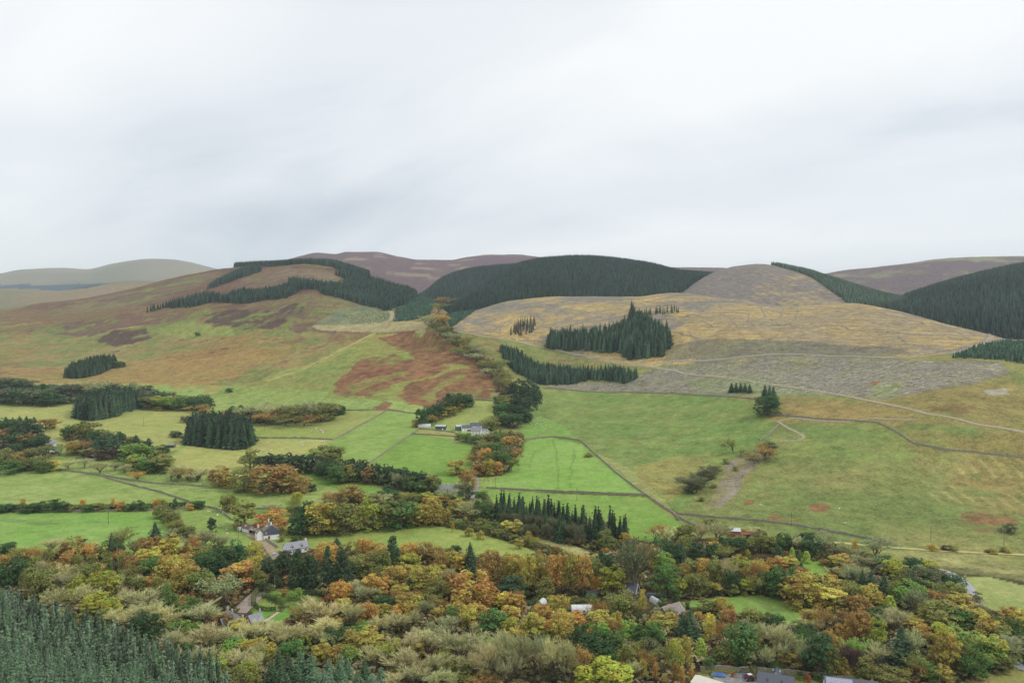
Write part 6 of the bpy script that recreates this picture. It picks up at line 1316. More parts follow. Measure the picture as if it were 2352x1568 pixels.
part('body', [([(-1.7, -.95, .5), (1.7, -.95, .5), (1.7, .95, .5), (-1.7, .95, .5), (-1.7, -.95, 2.2), (1.5, -.95, 2.2), (1.5, .95, 2.2), (-1.7, .95, 2.2), (-1.6, -.7, 2.5), (1.3, -.7, 2.5), (1.3, .7, 2.5), (-1.6, .7, 2.5)], [(3, 2, 1, 0), (0, 1, 5, 4), (1, 2, 6, 5), (2, 3, 7, 6), (3, 0, 4, 7), (4, 5, 9, 8), (5, 6, 10, 9), (6, 7, 11, 10), (7, 4, 8, 11), (8, 9, 10, 11)])], mat('trailer_paint', P(222, 224, 226), .4, .05, 1), r)
part('ramp', [box(-1.82, -1.72, -.8, .8, .5, 2.1)], mat('ramp_paint', P(176, 180, 184), .5), r)
part('drawbar', [box(1.7, 2.9, -.08, .08, .5, .62)], DARK, r)
for s_ in (-1, 1):
    wheel(r, -.35, s_ * 1.0, .34); wheel(r, .4, s_ * 1.0, .34)
# long grey-roofed cottage
r = bld('cottage', 679, 1267, 33.5, 'low cottage with lilac-grey slate roof and white dormers behind dark cypresses')
rf = block(r, -6, 6, -3, 3, 2.7, 5.4, HARL, mat('lilac_slate', P(152, 150, 160), .6, .15, 1.6, .4))
for x_ in (-2.4, 2.6): dormer(r, x_, -2.6, 2.9, 1.4, 1.2, 1.6, -1, HARL, SLATE)
for x_ in (-4.2, 0, 4.4): window(r, '-y', x_, .9, 1.1, 1.2, -3)
chimney(rf, 5.5, 0, 5.0, 6.4); door(r, '-y', -2.0, -3, TEAL)
part('porch', [box(-8.2, -6.05, -1.4, 1.4, -.5, 2.2)], mat('porch_stone', P(176, 172, 160), .9, .2, 1), r)
r = bld('water_tank', 696, 1248, 10, 'bright blue plastic water tank by the end of the cottage', 'tank')
part('body', [tube([(0, 0, 0), (0, 0, 1.2), (0, 0, 1.45)], [.7, .72, .45], 12)], mat('blue_plastic', P(40, 120, 220), .4), r)
part('lid', [tube([(0, 0, 1.44), (0, 0, 1.62)], [.46, .3], 12)], mat('blue_plastic', P(40, 120, 220), .4), r)
# grey-roofed lodge in the wood
r = bld('lodge', 541, 1441, -44, 'grey slate-roofed lodge with cross gables half hidden among autumn trees'); r.scale = (.86, .86, .86)
rf = block(r, -8.0, 7.5, -3.2, 3.2, 3.4, 6.3, STONEW, SLATE)
r2 = block(r, 2.5, 8.6, 3.3, 9.5, 3.4, 6.0, STONEW, SLATE, 'y', .3, .22, 'wing_wall', 'wing_roof')
r3 = block(r, -3.8, 1.0, -6.4, -3.25, 3.2, 5.3, STONEW, SLATE, 'y', .3, .22, 'gable_wall', 'gable_roof')
CHIM = mat('stone_stack', P(196, 186, 166), .9, .2, 1)
for x_ in (-7.4, -3.2, 6.9): chimney(rf, x_, 0, 5.7, 7.6, CHIM, .8)
chimney(r2, 5.5, 9.0, 5.4, 7.6, CHIM, .7)
for x_ in (-6, 4.4): window(r, '-y', x_, .9, 1.2, 1.5, -3.2)
window(r, '+y', 5.5, 1.0, 1.4, 1.5, 9.5); door(r, '+y', -2, 3.2, TEAL)
# barrel-roofed tunnels
def tunnel(name, px, py, ang, Lg, W, H, label, hoops=5, m=None):
    r = bld(name, px, py, ang, label, 'polytunnel')
    n = 12
    def ring(x, k=1.0):
        return [(x, -math.cos(math.pi * i / n) * W / 2 * k, math.sin(math.pi * i / n) ** .85 * H * k - .1) for i in range(n + 1)]
    v = ring(-Lg / 2) + ring(Lg / 2)
    f = [(i, n + 1 + i, n + 2 + i, i + 1) for i in range(n)]
    part('cover', [(v, f)], m or POLY, r)
    for x_ in (-Lg / 2, Lg / 2):
        part('end_panel', [(ring(x_, .985), [tuple(range(n + 1))] if x_ < 0 else [tuple(range(n, -1, -1))])], m or POLY, r)
    for k in range(hoops):
        x_ = -Lg / 2 + Lg * k / (hoops - 1)
        part('hoop', [tube(ring(x_, 1.012), [.05] * (n + 1), 4)], mat('galvanised', P(214, 216, 216), .4), r)
    s_ = -1
    part('door', [box(-Lg / 2 - .06, -Lg / 2 + .02, -.5, .5, 0, 1.8)], mat('tunnel_door', P(196, 202, 198), .6), r)
    return r
tunnel('polytunnel', 1336, 1403, 2, 9.0, 5.0, 2.9, 'large white polytunnel with hoops among the gardens')
tunnel('polytunnel', 1243, 1387, 60, 4.5, 3.4, 2.3, 'small domed polytunnel behind an orange beech, left of the large one', 4)
tunnel('polytunnel', 1506, 1384, 115, 5.5, 3.0, 2.4, 'small pale polytunnel seen end-on near the dark road', 4, mat('polythene_grey', P(206, 208, 210), .35, .08, .6, .5))
tunnel('polytunnel', 975, 980, 2, 12.5, 6.0, 3.3, 'white polytunnel at the left end of the far farm', 5)
# timber cabins
r = bld('cabin', 1367, 1370, -2, 'orange-red timber cabin with three white windows and dark roof under beeches', 'cabin')
block(r, -3.8, 1.2, -1.6, 1.6, 2.1, 2.8, REDW, SLATED, 'x', .3, .12)
for x_ in (-3.0, -1.9, -.8): window(r, '-y', x_, .85, .62, .75, -1.6)
part('veranda_roof', [box(1.4, 3.8, -1.7, 1.5, 2.2, 2.34)], SLATED, r)
for x_, y_ in ((1.6, -1.6), (3.7, -1.6), (3.7, 1.4)): part('post', [box(x_ - .06, x_ + .06, y_ - .06, y_ + .06, -.5, 2.2)], mat('dark_timber', P(92, 64, 46), .8), r)
part('veranda_floor', [box(1.3, 3.8, -1.6, 1.5, -.4, .12)], mat('dark_timber', P(92, 64, 46), .8), r)
door(r, '-y', .6, -1.6, mat('dark_timber', P(92, 64, 46), .8), .8, 1.8); part('flue', [tube([(2.9, 0, 2.3), (2.9, 0, 3.4)], [.1, .1], 6)], WOODW, r)
r = bld('cabin', 1401, 1371, -4, 'small brown summerhouse with white trim right of the red cabin', 'cabin')
block(r, -1.6, 1.6, -1.2, 1.2, 1.9, 2.5, mat('brown_timber', P(150, 96, 62), .8, .2, 2), SLATE, 'x', .25, .12)
part('fascia', [box(-1.8, 1.8, -1.55, -1.47, 1.75, 1.95)], WOODW, r); window(r, '-y', -.5, .8, .7, .7, -1.2); door(r, '-y', .7, -1.2, WOODW, .7, 1.7)
# cottage with white bargeboards
r = bld('bargeboard_cottage', 1446, 1371, -28, 'dark stone cottage with white ornamental bargeboards behind a tall open tree')
block(r, -4, 3.6, -2.8, 2.8, 3.3, 6.6, mat('dark_stone', P(92, 90, 82), .9, .25, 1.2), SLATED)
block(r, -1.0, 2.6, -4.6, -2.85, 2.9, 5.4, mat('dark_stone', P(92, 90, 82), .9, .25, 1.2), SLATED, 'y', .3, .2, 'gable_wall', 'gable_roof')
def barge(root, plane, lo, hi, e_, rg, axis, w=.28):
    mid_ = (lo + hi) / 2; s_ = .07
    for k in (lo - .3, hi + .3):
        a = (k, e_ - .25); b = (mid_, rg + .2)
        if axis == 'y': q = [(a[0], plane - s_, a[1]), (b[0], plane - s_, b[1]), (b[0], plane - s_, b[1] - w * 1.3), (a[0], plane - s_, a[1] - w), (a[0], plane + s_, a[1]), (b[0], plane + s_, b[1]), (b[0], plane + s_, b[1] - w * 1.3), (a[0], plane + s_, a[1] - w)]
        else: q = [(plane - s_, a[0], a[1]), (plane - s_, b[0], b[1]), (plane - s_, b[0], b[1] - w * 1.3), (plane - s_, a[0], a[1] - w), (plane + s_, a[0], a[1]), (plane + s_, b[0], b[1]), (plane + s_, b[0], b[1] - w * 1.3), (plane + s_, a[0], a[1] - w)]
        part('bargeboard', [(q, [(0, 1, 2, 3), (7, 6, 5, 4), (0, 4, 5, 1), (1, 5, 6, 2), (2, 6, 7, 3), (3, 7, 4, 0)])], WOODW, root)
barge(r, -4.9, -1.0, 2.6, 2.9, 5.4, 'y'); barge(r, 3.95, -2.8, 2.8, 3.3, 6.6, 'x'); barge(r, -4.35, -2.8, 2.8, 3.3, 6.6, 'x')
part('finial', [tube([(3.95, 0, 6.6), (3.95, 0, 8.0)], [.07, .04], 5)], WOODW, r)
window(r, '-y', .8, .8, 1.9, 1.7, -4.6); window(r, '+x', 0, 1.0, 1.6, 1.7, 3.6)
# white rail and gate on the road
r = bld('roadside_rail', 1508, 1366, -8, 'white-painted post and rail with gate along the dark road', 'fence')
for k in range(9): part('post', [box(-4.0 + k * .9 - .06, -4.0 + k * .9 + .06, -.06, .06, -.3, 1.05)], WOODW, r)
part('rail', [box(-4.1, 3.3, -.10, -.065, .8, .98)], WOODW, r)
part('gate', [box(3.9, 4.02, -.08, .08, -.3, 1.7), box(4.9, 5.02, -.08, .08, -.3, 1.7), box(4.02, 4.9, -.03, .03, 1.3, 1.42), box(4.02, 4.9, -.03, .03, .3, .42)], WOODW, r)
r = bld('bungalow', 1541, 1416, 35, 'brown-roofed bungalow with white bargeboards at the edge of the oval meadow')
rf = block(r, -4.5, 4.5, -3.2, 3.2, 2.7, 5.3, STONEW, mat('taupe_tiles', P(150, 138, 130), .8, .2, 1.4), 'x', .4)
block(r, -4.2, .4, -6.2, -3.25, 2.5, 4.3, mat('red_render', P(138, 72, 60), .85, .1, 1), mat('taupe_tiles', P(150, 138, 130)), 'y', .3, .2, 'gable_wall', 'gable_roof')
barge(r, -6.5, -4.2, .4, 2.5, 4.3, 'y'); barge(r, 4.95, -3.2, 3.2, 2.7, 5.3, 'x'); barge(r, -4.95, -3.2, 3.2, 2.7, 5.3, 'x')
window(r, '-y', -1.9, .8, 1.5, 1.1, -6.2); window(r, '-y', 2.6, .8, 1.4, 1.1, -3.2); door(r, '-y', 1.0, -3.2, WOODW)
# rusty hill shed
r = bld('hill_shed', 1700, 1231, -10, 'field shed with bleached tin roof and rust-red sides below the hill wall', 'shed')
block(r, -5.5, 0, -2.5, 2.5, 3.4, 4.7, RUST, TIN, 'x', .3, .12)
part('lean_to', [([(.05, -2.2, -.8), (11, -2.2, -.8), (11, 2.2, -.8), (.05, 2.2, -.8), (.05, -2.2, 1.9), (11, -2.2, 1.7), (11, 2.2, 2.5), (.05, 2.2, 2.7)], [(3, 2, 1, 0), (4, 5, 6, 7), (0, 1, 5, 4), (1, 2, 6, 5), (2, 3, 7, 6), (3, 0, 4, 7)])], RUST, r)
part('doorway', [box(3.2, 5.4, -2.27, -2.17, 0, 1.6)], DARK, r)
# the yard at the lower right
r = bld('slate_house', 1782, 1596, -22, 'modern house with dark slate roof, rear gable and orange timber end beside the tractor yard')
rf = block(r, -5.6, 5.6, -4.2, 4.2, 3.6, 7.0, HARL, SLATED, 'x', .4)
block(r, -2.2, 1.6, 4.25, 7.5, 3.4, 6.2, HARL, SLATED, 'y', .3, .22, 'gable_wall', 'gable_roof')
part('timber_cladding', [([(5.63, -4.2, 0), (5.63, 4.2, 0), (5.63, 4.2, 3.6), (5.63, 0, 6.9), (5.63, -4.2, 3.6), (5.74, -4.2, 0), (5.74, 4.2, 0), (5.74, 4.2, 3.6), (5.74, 0, 6.9), (5.74, -4.2, 3.6)], [(4, 3, 2, 1, 0), (5, 6, 7, 8, 9), (0, 1, 6, 5), (1, 2, 7, 6), (2, 3, 8, 7), (3, 4, 9, 8), (4, 0, 5, 9)])], mat('orange_cladding', P(206, 130, 70), .7, .15, 2), r)
for x_ in (-3.6, 0, 3.4): window(r, '-y', x_, 1.0, 1.4, 1.3, -4.2)
for x_ in (-3.0, 1.5): part('roof_light', [([(x_, -2.5, 5.05), (x_ + .8, -2.5, 5.05), (x_ + .8, -1.6, 5.78), (x_, -1.6, 5.78), (x_, -2.5, 5.30), (x_ + .8, -2.5, 5.30), (x_ + .8, -1.6, 6.03), (x_, -1.6, 6.03)], [(3, 2, 1, 0), (4, 5, 6, 7), (0, 1, 5, 4), (1, 2, 6, 5), (2, 3, 7, 6), (3, 0, 4, 7)])], GLASS, r)
r = bld('greenhouse', 1784, 1551, -22, 'small glass greenhouse behind the slate-roofed house', 'greenhouse')
block(r, -1.3, 1.3, -1, 1, 1.4, 2.1, mat('greenhouse_glass', P(186, 204, 196), .15, .05, 1, .6), mat('greenhouse_glass', P(186, 204, 196)), 'x', .05, .05)
for k in range(5): part('glazing_bar', [box(-1.3 + .65 * k - .03, -1.3 + .65 * k + .03, -1.06, -1.02, 0, 1.4)], WOODW, r)
r = bld('solar_house', 1950, 1604, -16, 'house with blue and white solar panels over its roof at the bottom edge')
rf = block(r, -7.5, 8.5, -4.5, 4.5, 3.0, 6.6, HARL, SLATED, 'x', .4)
sl = 3.6 / 4.5
for i in range(6):
    for j in range(3):
        x0_ = -7.2 + i * 1.35; y0_ = -4.4 + j * 1.35; y1_ = y0_ + 1.25; zf = lambda y_: 3.0 + (y_ + 4.5) * sl + .36
        q = [(x0_, y0_, zf(y0_)), (x0_ + 1.25, y0_, zf(y0_)), (x0_ + 1.25, y1_, zf(y1_)), (x0_, y1_, zf(y1_))]
        fr = part('solar_panel', [(q + [(a, b, c + .06) for a, b, c in q], [(3, 2, 1, 0), (4, 5, 6, 7), (0, 1, 5, 4), (1, 2, 6, 5), (2, 3, 7, 6), (3, 0, 4, 7)])], mat('panel_frame', P(216, 218, 222), .4), r)
        for a_ in range(2):
            for b_ in range(3):
                u0, u1 = x0_ + .08 + a_ * .57, x0_ + .08 + a_ * .57 + .5; w0, w1 = y0_ + .06 + b_ * .4, y0_ + .06 + b_ * .4 + .33
                part('cell', [([(u0, w0, zf(w0) + .075), (u1, w0, zf(w0) + .075), (u1, w1, zf(w1) + .075), (u0, w1, zf(w1) + .075)], [(0, 1, 2, 3)])], mat('solar_cell', P(150, 152, 186), .2, .12, 1, .5), fr)
for x_ in (-5, 0, 5): window(r, '-y', x_, 1.0, 1.4, 1.2, -4.5)
r = bld('cream_shed', 1655, 1600, -40, 'long low shed with cream sheet roof in the tractor yard', 'shed')
block(r, -9, 9, -3.2, 3.2, 3.4, 4.6, mat('shed_side', P(150, 146, 138), .8, .1, 1), mat('cream_sheet', P(222, 214, 200), .6, .08, .5), 'x', .3, .12)
part('doorway', [box(9.0, 9.12, -1.6, 1.6, 0, 2.8)], DARK, r)
r = bld('covered_boat', 1651, 1552, -12, 'boat shape under a blue tarpaulin at the yard wall', 'boat')
part('hull', [([(-2.6, -.8, .5), (1.8, -.8, .5), (2.9, 0, .6), (1.8, .8, .5), (-2.6, .8, .5), (-2.3, -.5, 0), (1.6, -.4, 0), (2.0, 0, 0), (1.6, .4, 0), (-2.3, .5, 0)], [(0, 5, 6, 1), (1, 6, 7, 2), (2, 7, 8, 3), (3, 8, 9, 4), (4, 9, 5, 0), (5, 9, 8, 7, 6)])], mat('grey_hull', P(170, 172, 176), .5), r)
part('tarpaulin', [([(-2.7, -.9, .45), (1.8, -.9, .45), (3.0, 0, .55), (1.8, .9, .45), (-2.7, .9, .45), (-2.2, 0, 1.3), (1.2, 0, 1.35)], [(0, 1, 6, 5), (1, 2, 6), (2, 3, 6), (3, 4, 5, 6), (4, 0, 5)])], mat('blue_tarp', P(74, 112, 190), .5, .15, 1), r)
o = obj('gravel_heap', npmesh('gravel_heap', *(lambda g: (g[0], g[1]))((np.array([(math.cos(a) * rr * 2.4, math.sin(a) * rr * 1.7, (1 - rr) * 1.3 + .12 * math.sin(5 * a + 7 * rr) * (rr < .99) - .1) for rr in (1, .75, .5, .25, .05) for a in np.linspace(0, 6.2832, 15)[:-1]]), np.array([(i * 14 + k, i * 14 + (k + 1) % 14, (i + 1) * 14 + (k + 1) % 14, (i + 1) * 14 + k) for i in range(4) for k in range(14)]))), True), mat('heap_gravel', P(128, 126, 122), .95, .3, 3), None, hit(1698, 1553))
tag(o, 'heap of dark gravel beside the red tractor', 'gravel heap')
r = bld('tractor', 1720, 1561, 100, 'red tractor facing away in the grey gravel yard', 'tractor')
TR = mat('tractor_red', P(168, 48, 46), .4, .06, 1)
part('bonnet', [box(.1, 2.0, -.42, .42, .85, 1.5), box(.3, 1.95, -.36, .36, .6, .85)], TR, r)
cb = part('cab', [([(-1.35, -.62, .8), (.05, -.62, .8), (.05, .62, .8), (-1.35, .62, .8), (-1.2, -.6, 2.3), (-.05, -.6, 2.3), (-.05, .6, 2.3), (-1.2, .6, 2.3)], [(3, 2, 1, 0), (4, 5, 6, 7), (0, 1, 5, 4), (1, 2, 6, 5), (2, 3, 7, 6), (3, 0, 4, 7)])], GLASS, r)
part('cab_roof', [box(-1.32, .08, -.72, .72, 2.3, 2.45)], mat('cab_cream', P(226, 222, 210), .5), cb)
for s_ in (-1, 1):
    part('mudguard', [box(-1.4, -.1, s_ * .98 - .22, s_ * .98 + .22, 1.5, 1.6)], TR, r)
    wheel(r, -.8, s_ * .98, .75, .76, .42); wheel(r, 1.55, s_ * .8, .45, .46, .3)
part('exhaust', [tube([(.7, .3, 1.45), (.7, .3, 2.3)], [.05, .05], 6)], DARK, r)
part('front_loader', [box(1.9, 3.3, -.55, -.43, .7, .85), box(1.9, 3.3, .43, .55, .7, .85), box(3.25, 3.9, -.8, .8, .25, .8)], mat('loader_blue', P(90, 130, 180), .5), r)
def lamp_post(px, py, h, label):
    r = bld('lamp_post', px, py, 0, label, 'lamp post')
    part('post', [tube([(0, 0, -.5), (0, 0, h)], [.07, .05], 6)], mat('galvanised', P(214, 216, 216)), r)
    part('lamp_head', [box(-.12, .35, -.12, .12, h, h + .14)], mat('galvanised', P(214, 216, 216)), r)
lamp_post(2158, 1578, 4.5, 'thin grey lamp post among the trees at the bottom right')
# far white farm
FG = 'buildings of the far white farm'
r = bld('field_shed', 1013, 985.5, -6, 'dark shed with pale green roof beside the white polytunnel of the far farm', 'shed', FG)
block(r, -5.2, 5.2, -2.8, 2.8, 3.2, 4.3, mat('dark_sheet', P(84, 92, 88), .7, .1, .6), mat('mint_roof', P(176, 196, 190), .5, .06, .5), 'x', .2, .12); door(r, '+x', 0, 5.2, DARK, 2.4, 2.6)
r = bld('field_shed', 1058, 986.5, 14, 'dark green shed with pale roof next to the white farm court', 'shed', FG)
block(r, -5.0, 5.0, -3.0, 3.0, 3.6, 4.9, GREENT, mat('mint_roof', P(176, 196, 190)), 'x', .2, .12); door(r, '-y', 0, -3.0, DARK, 2.4, 2.8)
r = bld('farm_cottage', 1072, 988.5, 16, 'white gabled farm cottage at the left of the far farm court', 'house', FG)
block(r, -5, 5, -2.9, 2.9, 3.0, 5.4, HARL, SLATED); window(r, '-x', 0, .8, 1.8, 1.5, -5)
for x_ in (-2.5, .5, 3.2): window(r, '-y', x_, .9, 1.0, 1.1, -2.9)
r = bld('farm_cottage', 1093, 984.5, -4, 'white farm house with two dormers at the rear of the far farm court', 'house', FG)
rf = block(r, -5.6, 5.6, -2.9, 2.9, 3.4, 6.0, HARL, SLATED); chimney(rf, -5.1, 0, 5.5, 7.0); chimney(rf, 5.1, 0, 5.5, 7.0)
for x_ in (-2.6, 2.6): dormer(r, x_, -2.75, 3.3, 1.5, 1.2, 1.6, -1, HARL, SLATED); window(r, '-y', x_, .9, 1.1, 1.2, -2.9)
r = bld('farm_cottage', 1107, 988, 8, 'low grey-roofed wing at the right of the far farm court', 'house', FG)
block(r, -4.5, 4.5, -2.6, 2.6, 2.6, 4.6, HARL, SLATE); window(r, '-y', 0, .8, 1.2, 1.0, -2.6)
r = bld('farm_cottage', 1095, 998, -8, 'white two-storey farmhouse nearest in the far farm court', 'house', FG)
rf = block(r, -4.8, 4.8, -2.9, 2.9, 4.2, 6.8, HARL, SLATE); chimney(rf, 4.3, 0, 6.2, 7.8)
for x_ in (-3, 0, 3): window(r, '-y', x_, .8, 1.0, 1.2, -2.9); window(r, '-y', x_ + .01, 2.7, 1.0, 1.1, -2.9)
r = bld('farm_cottage', 1116, 998, 60, 'small white gable at the right end of the far farm', 'house', FG)
block(r, -3.0, 3.0, -2.2, 2.2, 3.0, 4.8, HARL, SLATE); window(r, '-x', 0, 1, .9, 1.1, -3)
def car(px, py, ang, rgb, label):
    r = bld('parked_car', px, py, ang, label, 'car')
    pm = mat('car_paint_' + label.split()[0], rgb, .3, 0, 1, .5)
    part('body', [([(-2, -.85, .35), (2, -.85, .35), (2, .85, .35), (-2, .85, .35), (-2, -.85, .9), (2, -.85, .8), (2, .85, .8), (-2, .85, .9)], [(3, 2, 1, 0), (4, 5, 6, 7), (0, 1, 5, 4), (1, 2, 6, 5), (2, 3, 7, 6), (3, 0, 4, 7)])], pm, r)
    g = part('window', [([(-1.7, -.78, .9), (1.0, -.78, .87), (1.0, .78, .87), (-1.7, .78, .9), (-1.3, -.65, 1.4), (.3, -.65, 1.4), (.3, .65, 1.4), (-1.3, .65, 1.4)], [(0, 1, 5, 4), (1, 2, 6, 5), (2, 3, 7, 6), (3, 0, 4, 7), (4, 5, 6, 7)])], GLASS, r)
    part('roof', [box(-1.32, .32, -.67, .67, 1.4, 1.46)], pm, r)
    for x_ in (-1.25, 1.25):
        for s_ in (-1, 1): wheel(r, x_, s_ * .8, .32, .32, .2)
car(1078, 989.5, 10, P(160, 40, 50), 'red car parked in the far white farm court')
car(630, 1276, 100, P(190, 204, 216), 'pale blue car parked on the drive below the white farmhouse')
BALE = mat('bale_wrap', P(236, 236, 234), .5, .05, 1)
for q, (x_, y_, lb) in enumerate(((1046, 983, 'white wrapped bale left of the dark green shed'), (1016.5, 987, 'white wrapped bale in front of the mint-roofed shed'), (1026, 986, 'white wrapped bale at the corner of the mint-roofed shed'))):
    o = obj('wrapped_bale', pymesh('wrapped_bale', *tube([(-.65, 0, .62), (-.6, 0, .62), (.6, 0, .62), (.65, 0, .62)], [.3, .65, .65, .3], 12)), BALE, None, hit(x_, y_)); tag(o, lb, 'bale', 'wrapped bales at the far farm')
# low white cottage by the road
r = bld('road_cottage', 1029, 1128, -3, 'long low white cottage with slate roof and three chimneys by the narrow road')
rf = block(r, -7, 7, -2.6, 2.6, 2.5, 4.7, HARL, SLATE)
for x_ in (-6.5, 0, 6.5): chimney(rf, x_, 0, 4.2, 5.9)
for x_ in (-5, -2.4, 2.4, 5): window(r, '-y', x_, .8, 1.0, 1.1, -2.6)
door(r, '-y', 0, -2.6, mat('brown_door', P(112, 70, 60)))
# houses among the trees at the left
r = bld('hamlet_house', 20, 1030, 4, 'white house with grey roof among trees at the far left edge')
rf = block(r, -7, 7, -3.2, 3.2, 3.2, 5.8, HARL, SLATE); chimney(rf, -6.4, 0, 5.2, 7); chimney(rf, 6.4, 0, 5.2, 7)
for x_ in (-4.5, -1.5, 1.5, 4.5): window(r, '-y', x_, .9, 1.0, 1.2, -3.2)
r = bld('hamlet_house', 115, 1026, 50, 'grey gabled house beside the pale field at the left')
rf = block(r, -4.5, 4.5, -3, 3, 3.4, 6.2, HARL, SLATE); chimney(rf, -4, 0, 5.6, 7.4); window(r, '-x', 0, 1, 1, 1.2, -4.5); window(r, '-y', 0, 1, 1, 1.2, -3)
r = bld('low_shed', 120, 1042, 0, 'long low grey-roofed shed in front of the left-hand trees', 'shed')
block(r, -5, 5, -2, 2, 2.0, 2.9, STONEW, TIN, 'x', .2, .12); door(r, '-y', 1, -2, DARK, 2, 1.7)
r = bld('field_hut', 394, 1027, 0, 'small open-fronted hut at the edge of the yellowish field', 'shed')
block(r, -3.2, 3.2, -2, 2, 2.4, 3.1, mat('hut_boards', P(128, 122, 112), .9, .2, 1), SLATE, 'x', .3, .12)
part('doorway', [box(-2.6, .4, -2.12, -2.0, 0, 2.0)], DARK, r); part('doorway', [box(1.0, 2.8, -2.12, -2.0, 0, 2.0)], DARK, r)
# flag-pole like ornament in the lodge garden
r = bld('garden_pole', 631, 1346, 0, 'white garden pole with rounded white base behind the lodge lawn', 'pole')
part('pole', [tube([(0, 0, .8), (0, 0, 4.8)], [.07, .04], 6)], WOODW, r); part('base', [tube([(0, 0, -.2), (0, 0, .25), (0, 0, .9)], [.5, .45, .12], 10)], WOODW, r)
# electricity poles
POLE = mat('pole_wood', P(120, 110, 96), .9, .2, 1)
for px_, py_, h_, lb in ((1138.5, 1122, 8, 'wooden power pole beside the wall end of the bright fields'), (1325, 1149, 8, 'wooden power pole standing in the lower bright field'), (2138, 1240, 8.5, 'wooden power pole on the right-hand hill foot'), (1817.6, 1209, 8, 'wooden power pole in front of the red bracken patch'),
                         (607, 991, 8, 'wooden power pole in the field below the brown wood'), (708, 977, 8, 'wooden power pole at the foot of the hill above the sheep field'), (330, 978, 8, 'wooden power pole in the pale field near the oval conifer block'), (1187, 1032, 8, 'wooden power pole beside the stream wood'), (1166, 1072, 9, 'pale pole against the stream wood trees'), (2306, 1252, 8, 'wooden power pole at the far right among gorse'), (547.5, 1237, 9, 'wooden power pole beside the horse trailer'), (249, 1204, 8, 'wooden power pole in the bright left field')):
    r = bld('power_pole', px_, py_, rngT.uniform(-20, 20), lb, 'power pole', 'power poles across the valley')
    part('pole', [tube([(0, 0, -.5), (0, 0, h_)], [.17, .12], 6)], POLE, r)
    part('crossarm', [box(-.9, .9, -.07, .07, h_ - .5, h_ - .32)], POLE, r)
    for x_ in (-.8, 0, .8): part('insulator', [tube([(x_, 0, h_ - .32), (x_, 0, h_ - .02)], [.09, .06], 5)], WOODW, r)
# dark logs and trough in the near field
# ------------------------------------------------------------------ sheep
def sheep_mesh():
    rng = np.random.default_rng(8)
    n, m_ = 8, 7
    V = []
    for i in range(m_):
        t = i / (m_ - 1); x = -.55 + 1.1 * t; rr = .34 * math.sin(math.pi * min(max(t, .06), .94)) ** .55
        for k in range(n):
            a = 2 * math.pi * k / n
            V.append((x, math.cos(a) * rr * .85, .62 + math.sin(a) * rr))
    F = [(i * n + k, i * n + (k + 1) % n, (i + 1) * n + (k + 1) % n, (i + 1) * n + k) for i in range(m_ - 1) for k in range(n)] + [tuple(range(n - 1, -1, -1)), tuple(range((m_ - 1) * n, m_ * n))]
    sh = [(V, F)]
    sh.append(tube([(.45, 0, .72), (.66, 0, .86), (.82, 0, .78), (.92, 0, .68)], [.17, .15, .13, .06], 6))
    for x_ in (-.36, .34):
        for y_ in (-.16, .16): sh.append(tube([(x_, y_, .45), (x_ + (.03 if x_ < 0 else 0), y_, .22), (x_, y_, -.02)], [.075, .05, .045], 5))
    for y_ in (-.12, .12): sh.append(tube([(.68, y_, .88), (.66, y_ * 2, .84)], [.05, .015], 4))
    sh.append(tube([(-.54, 0, .7), (-.64, 0, .5)], [.06, .03], 4))
    v, f = join(sh)
    return pymesh('sheep', v, f, True)
SHEEPM = sheep_mesh(); SHEEPM.materials.append(mat('fleece', P(236, 230, 214), .95, .08, 3))
SHEEP = []
def sheep(px, py, lb, grp):
    x, y, z = hit(px, py)
    o = obj('sheep', SHEEPM, None, None, (x, y, z)); o.rotation_euler = (0, 0, rngT.uniform(0, 6.28)); s_ = rngT.uniform(1.05, 1.3); o.scale = (s_,) * 3
    tag(o, lb, 'sheep', grp)
LB = ('white sheep grazing the near paddock by the white farmhouse', 'white sheep grazing the small green field right of the far farm', 'white sheep grazing the yellowish field below the conifer block', 'white sheep grazing the pasture above the yellowish field', 'white sheep grazing the pale pasture at the far left')
for u_, v_ in ((510, 330), (532, 336), (642, 373), (632, 387), (710, 353), (803, 406), (775, 478), (713, 520), (643, 530), (755, 577), (770, 628)): sheep(390.5 + .171 * u_, 1119.7 + .171 * v_, LB[0], 'sheep in the near paddock')
for u_, v_ in ((1355, 1205), (1370, 1200), (1395, 1195), (1425, 1190), (1420, 1200), (1440, 1210), (1455, 1205), (1365, 1212), (1345, 1220), (1380, 1215), (1405, 1212), (1450, 1222), (1335, 1230), (1365, 1235), (1390, 1240), (1420, 1215), (1425, 1235), (1435, 1250), (1460, 1245), (1385, 1262), (1400, 1230), (1480, 1215), (1355, 1228)): sheep(746.5 + .34786 * u_, 545.5 + .34786 * v_, LB[1], 'sheep in the small field')
rs_ = random.Random(12)
for k in range(34): t_ = rs_.random(); sheep(590 + 150 * t_ + rs_.uniform(-8, 8), 1011 + rs_.uniform(2, 10) + 34 * rs_.random() * (1 - t_), LB[2], 'sheep in the yellowish field')
for k in range(12): sheep(715 + rs_.uniform(0, 30), 984 + rs_.uniform(-3, 12), LB[3], 'sheep in the upper pasture')
for k in range(14): sheep(rs_.uniform(15, 160), rs_.uniform(926, 958), LB[4], 'sheep in the left pasture')
for u_, v_, lb in ((575, 400, 'lone white sheep left of the red bracken patch'), (1090, 424, 'lone white sheep high on the rough pasture'), (1130, 518, 'lone white sheep above the long hill-foot wall')): sheep(1548 + .34786 * u_, 1022.7 + .34786 * v_, lb, 'stray sheep on the right pasture')
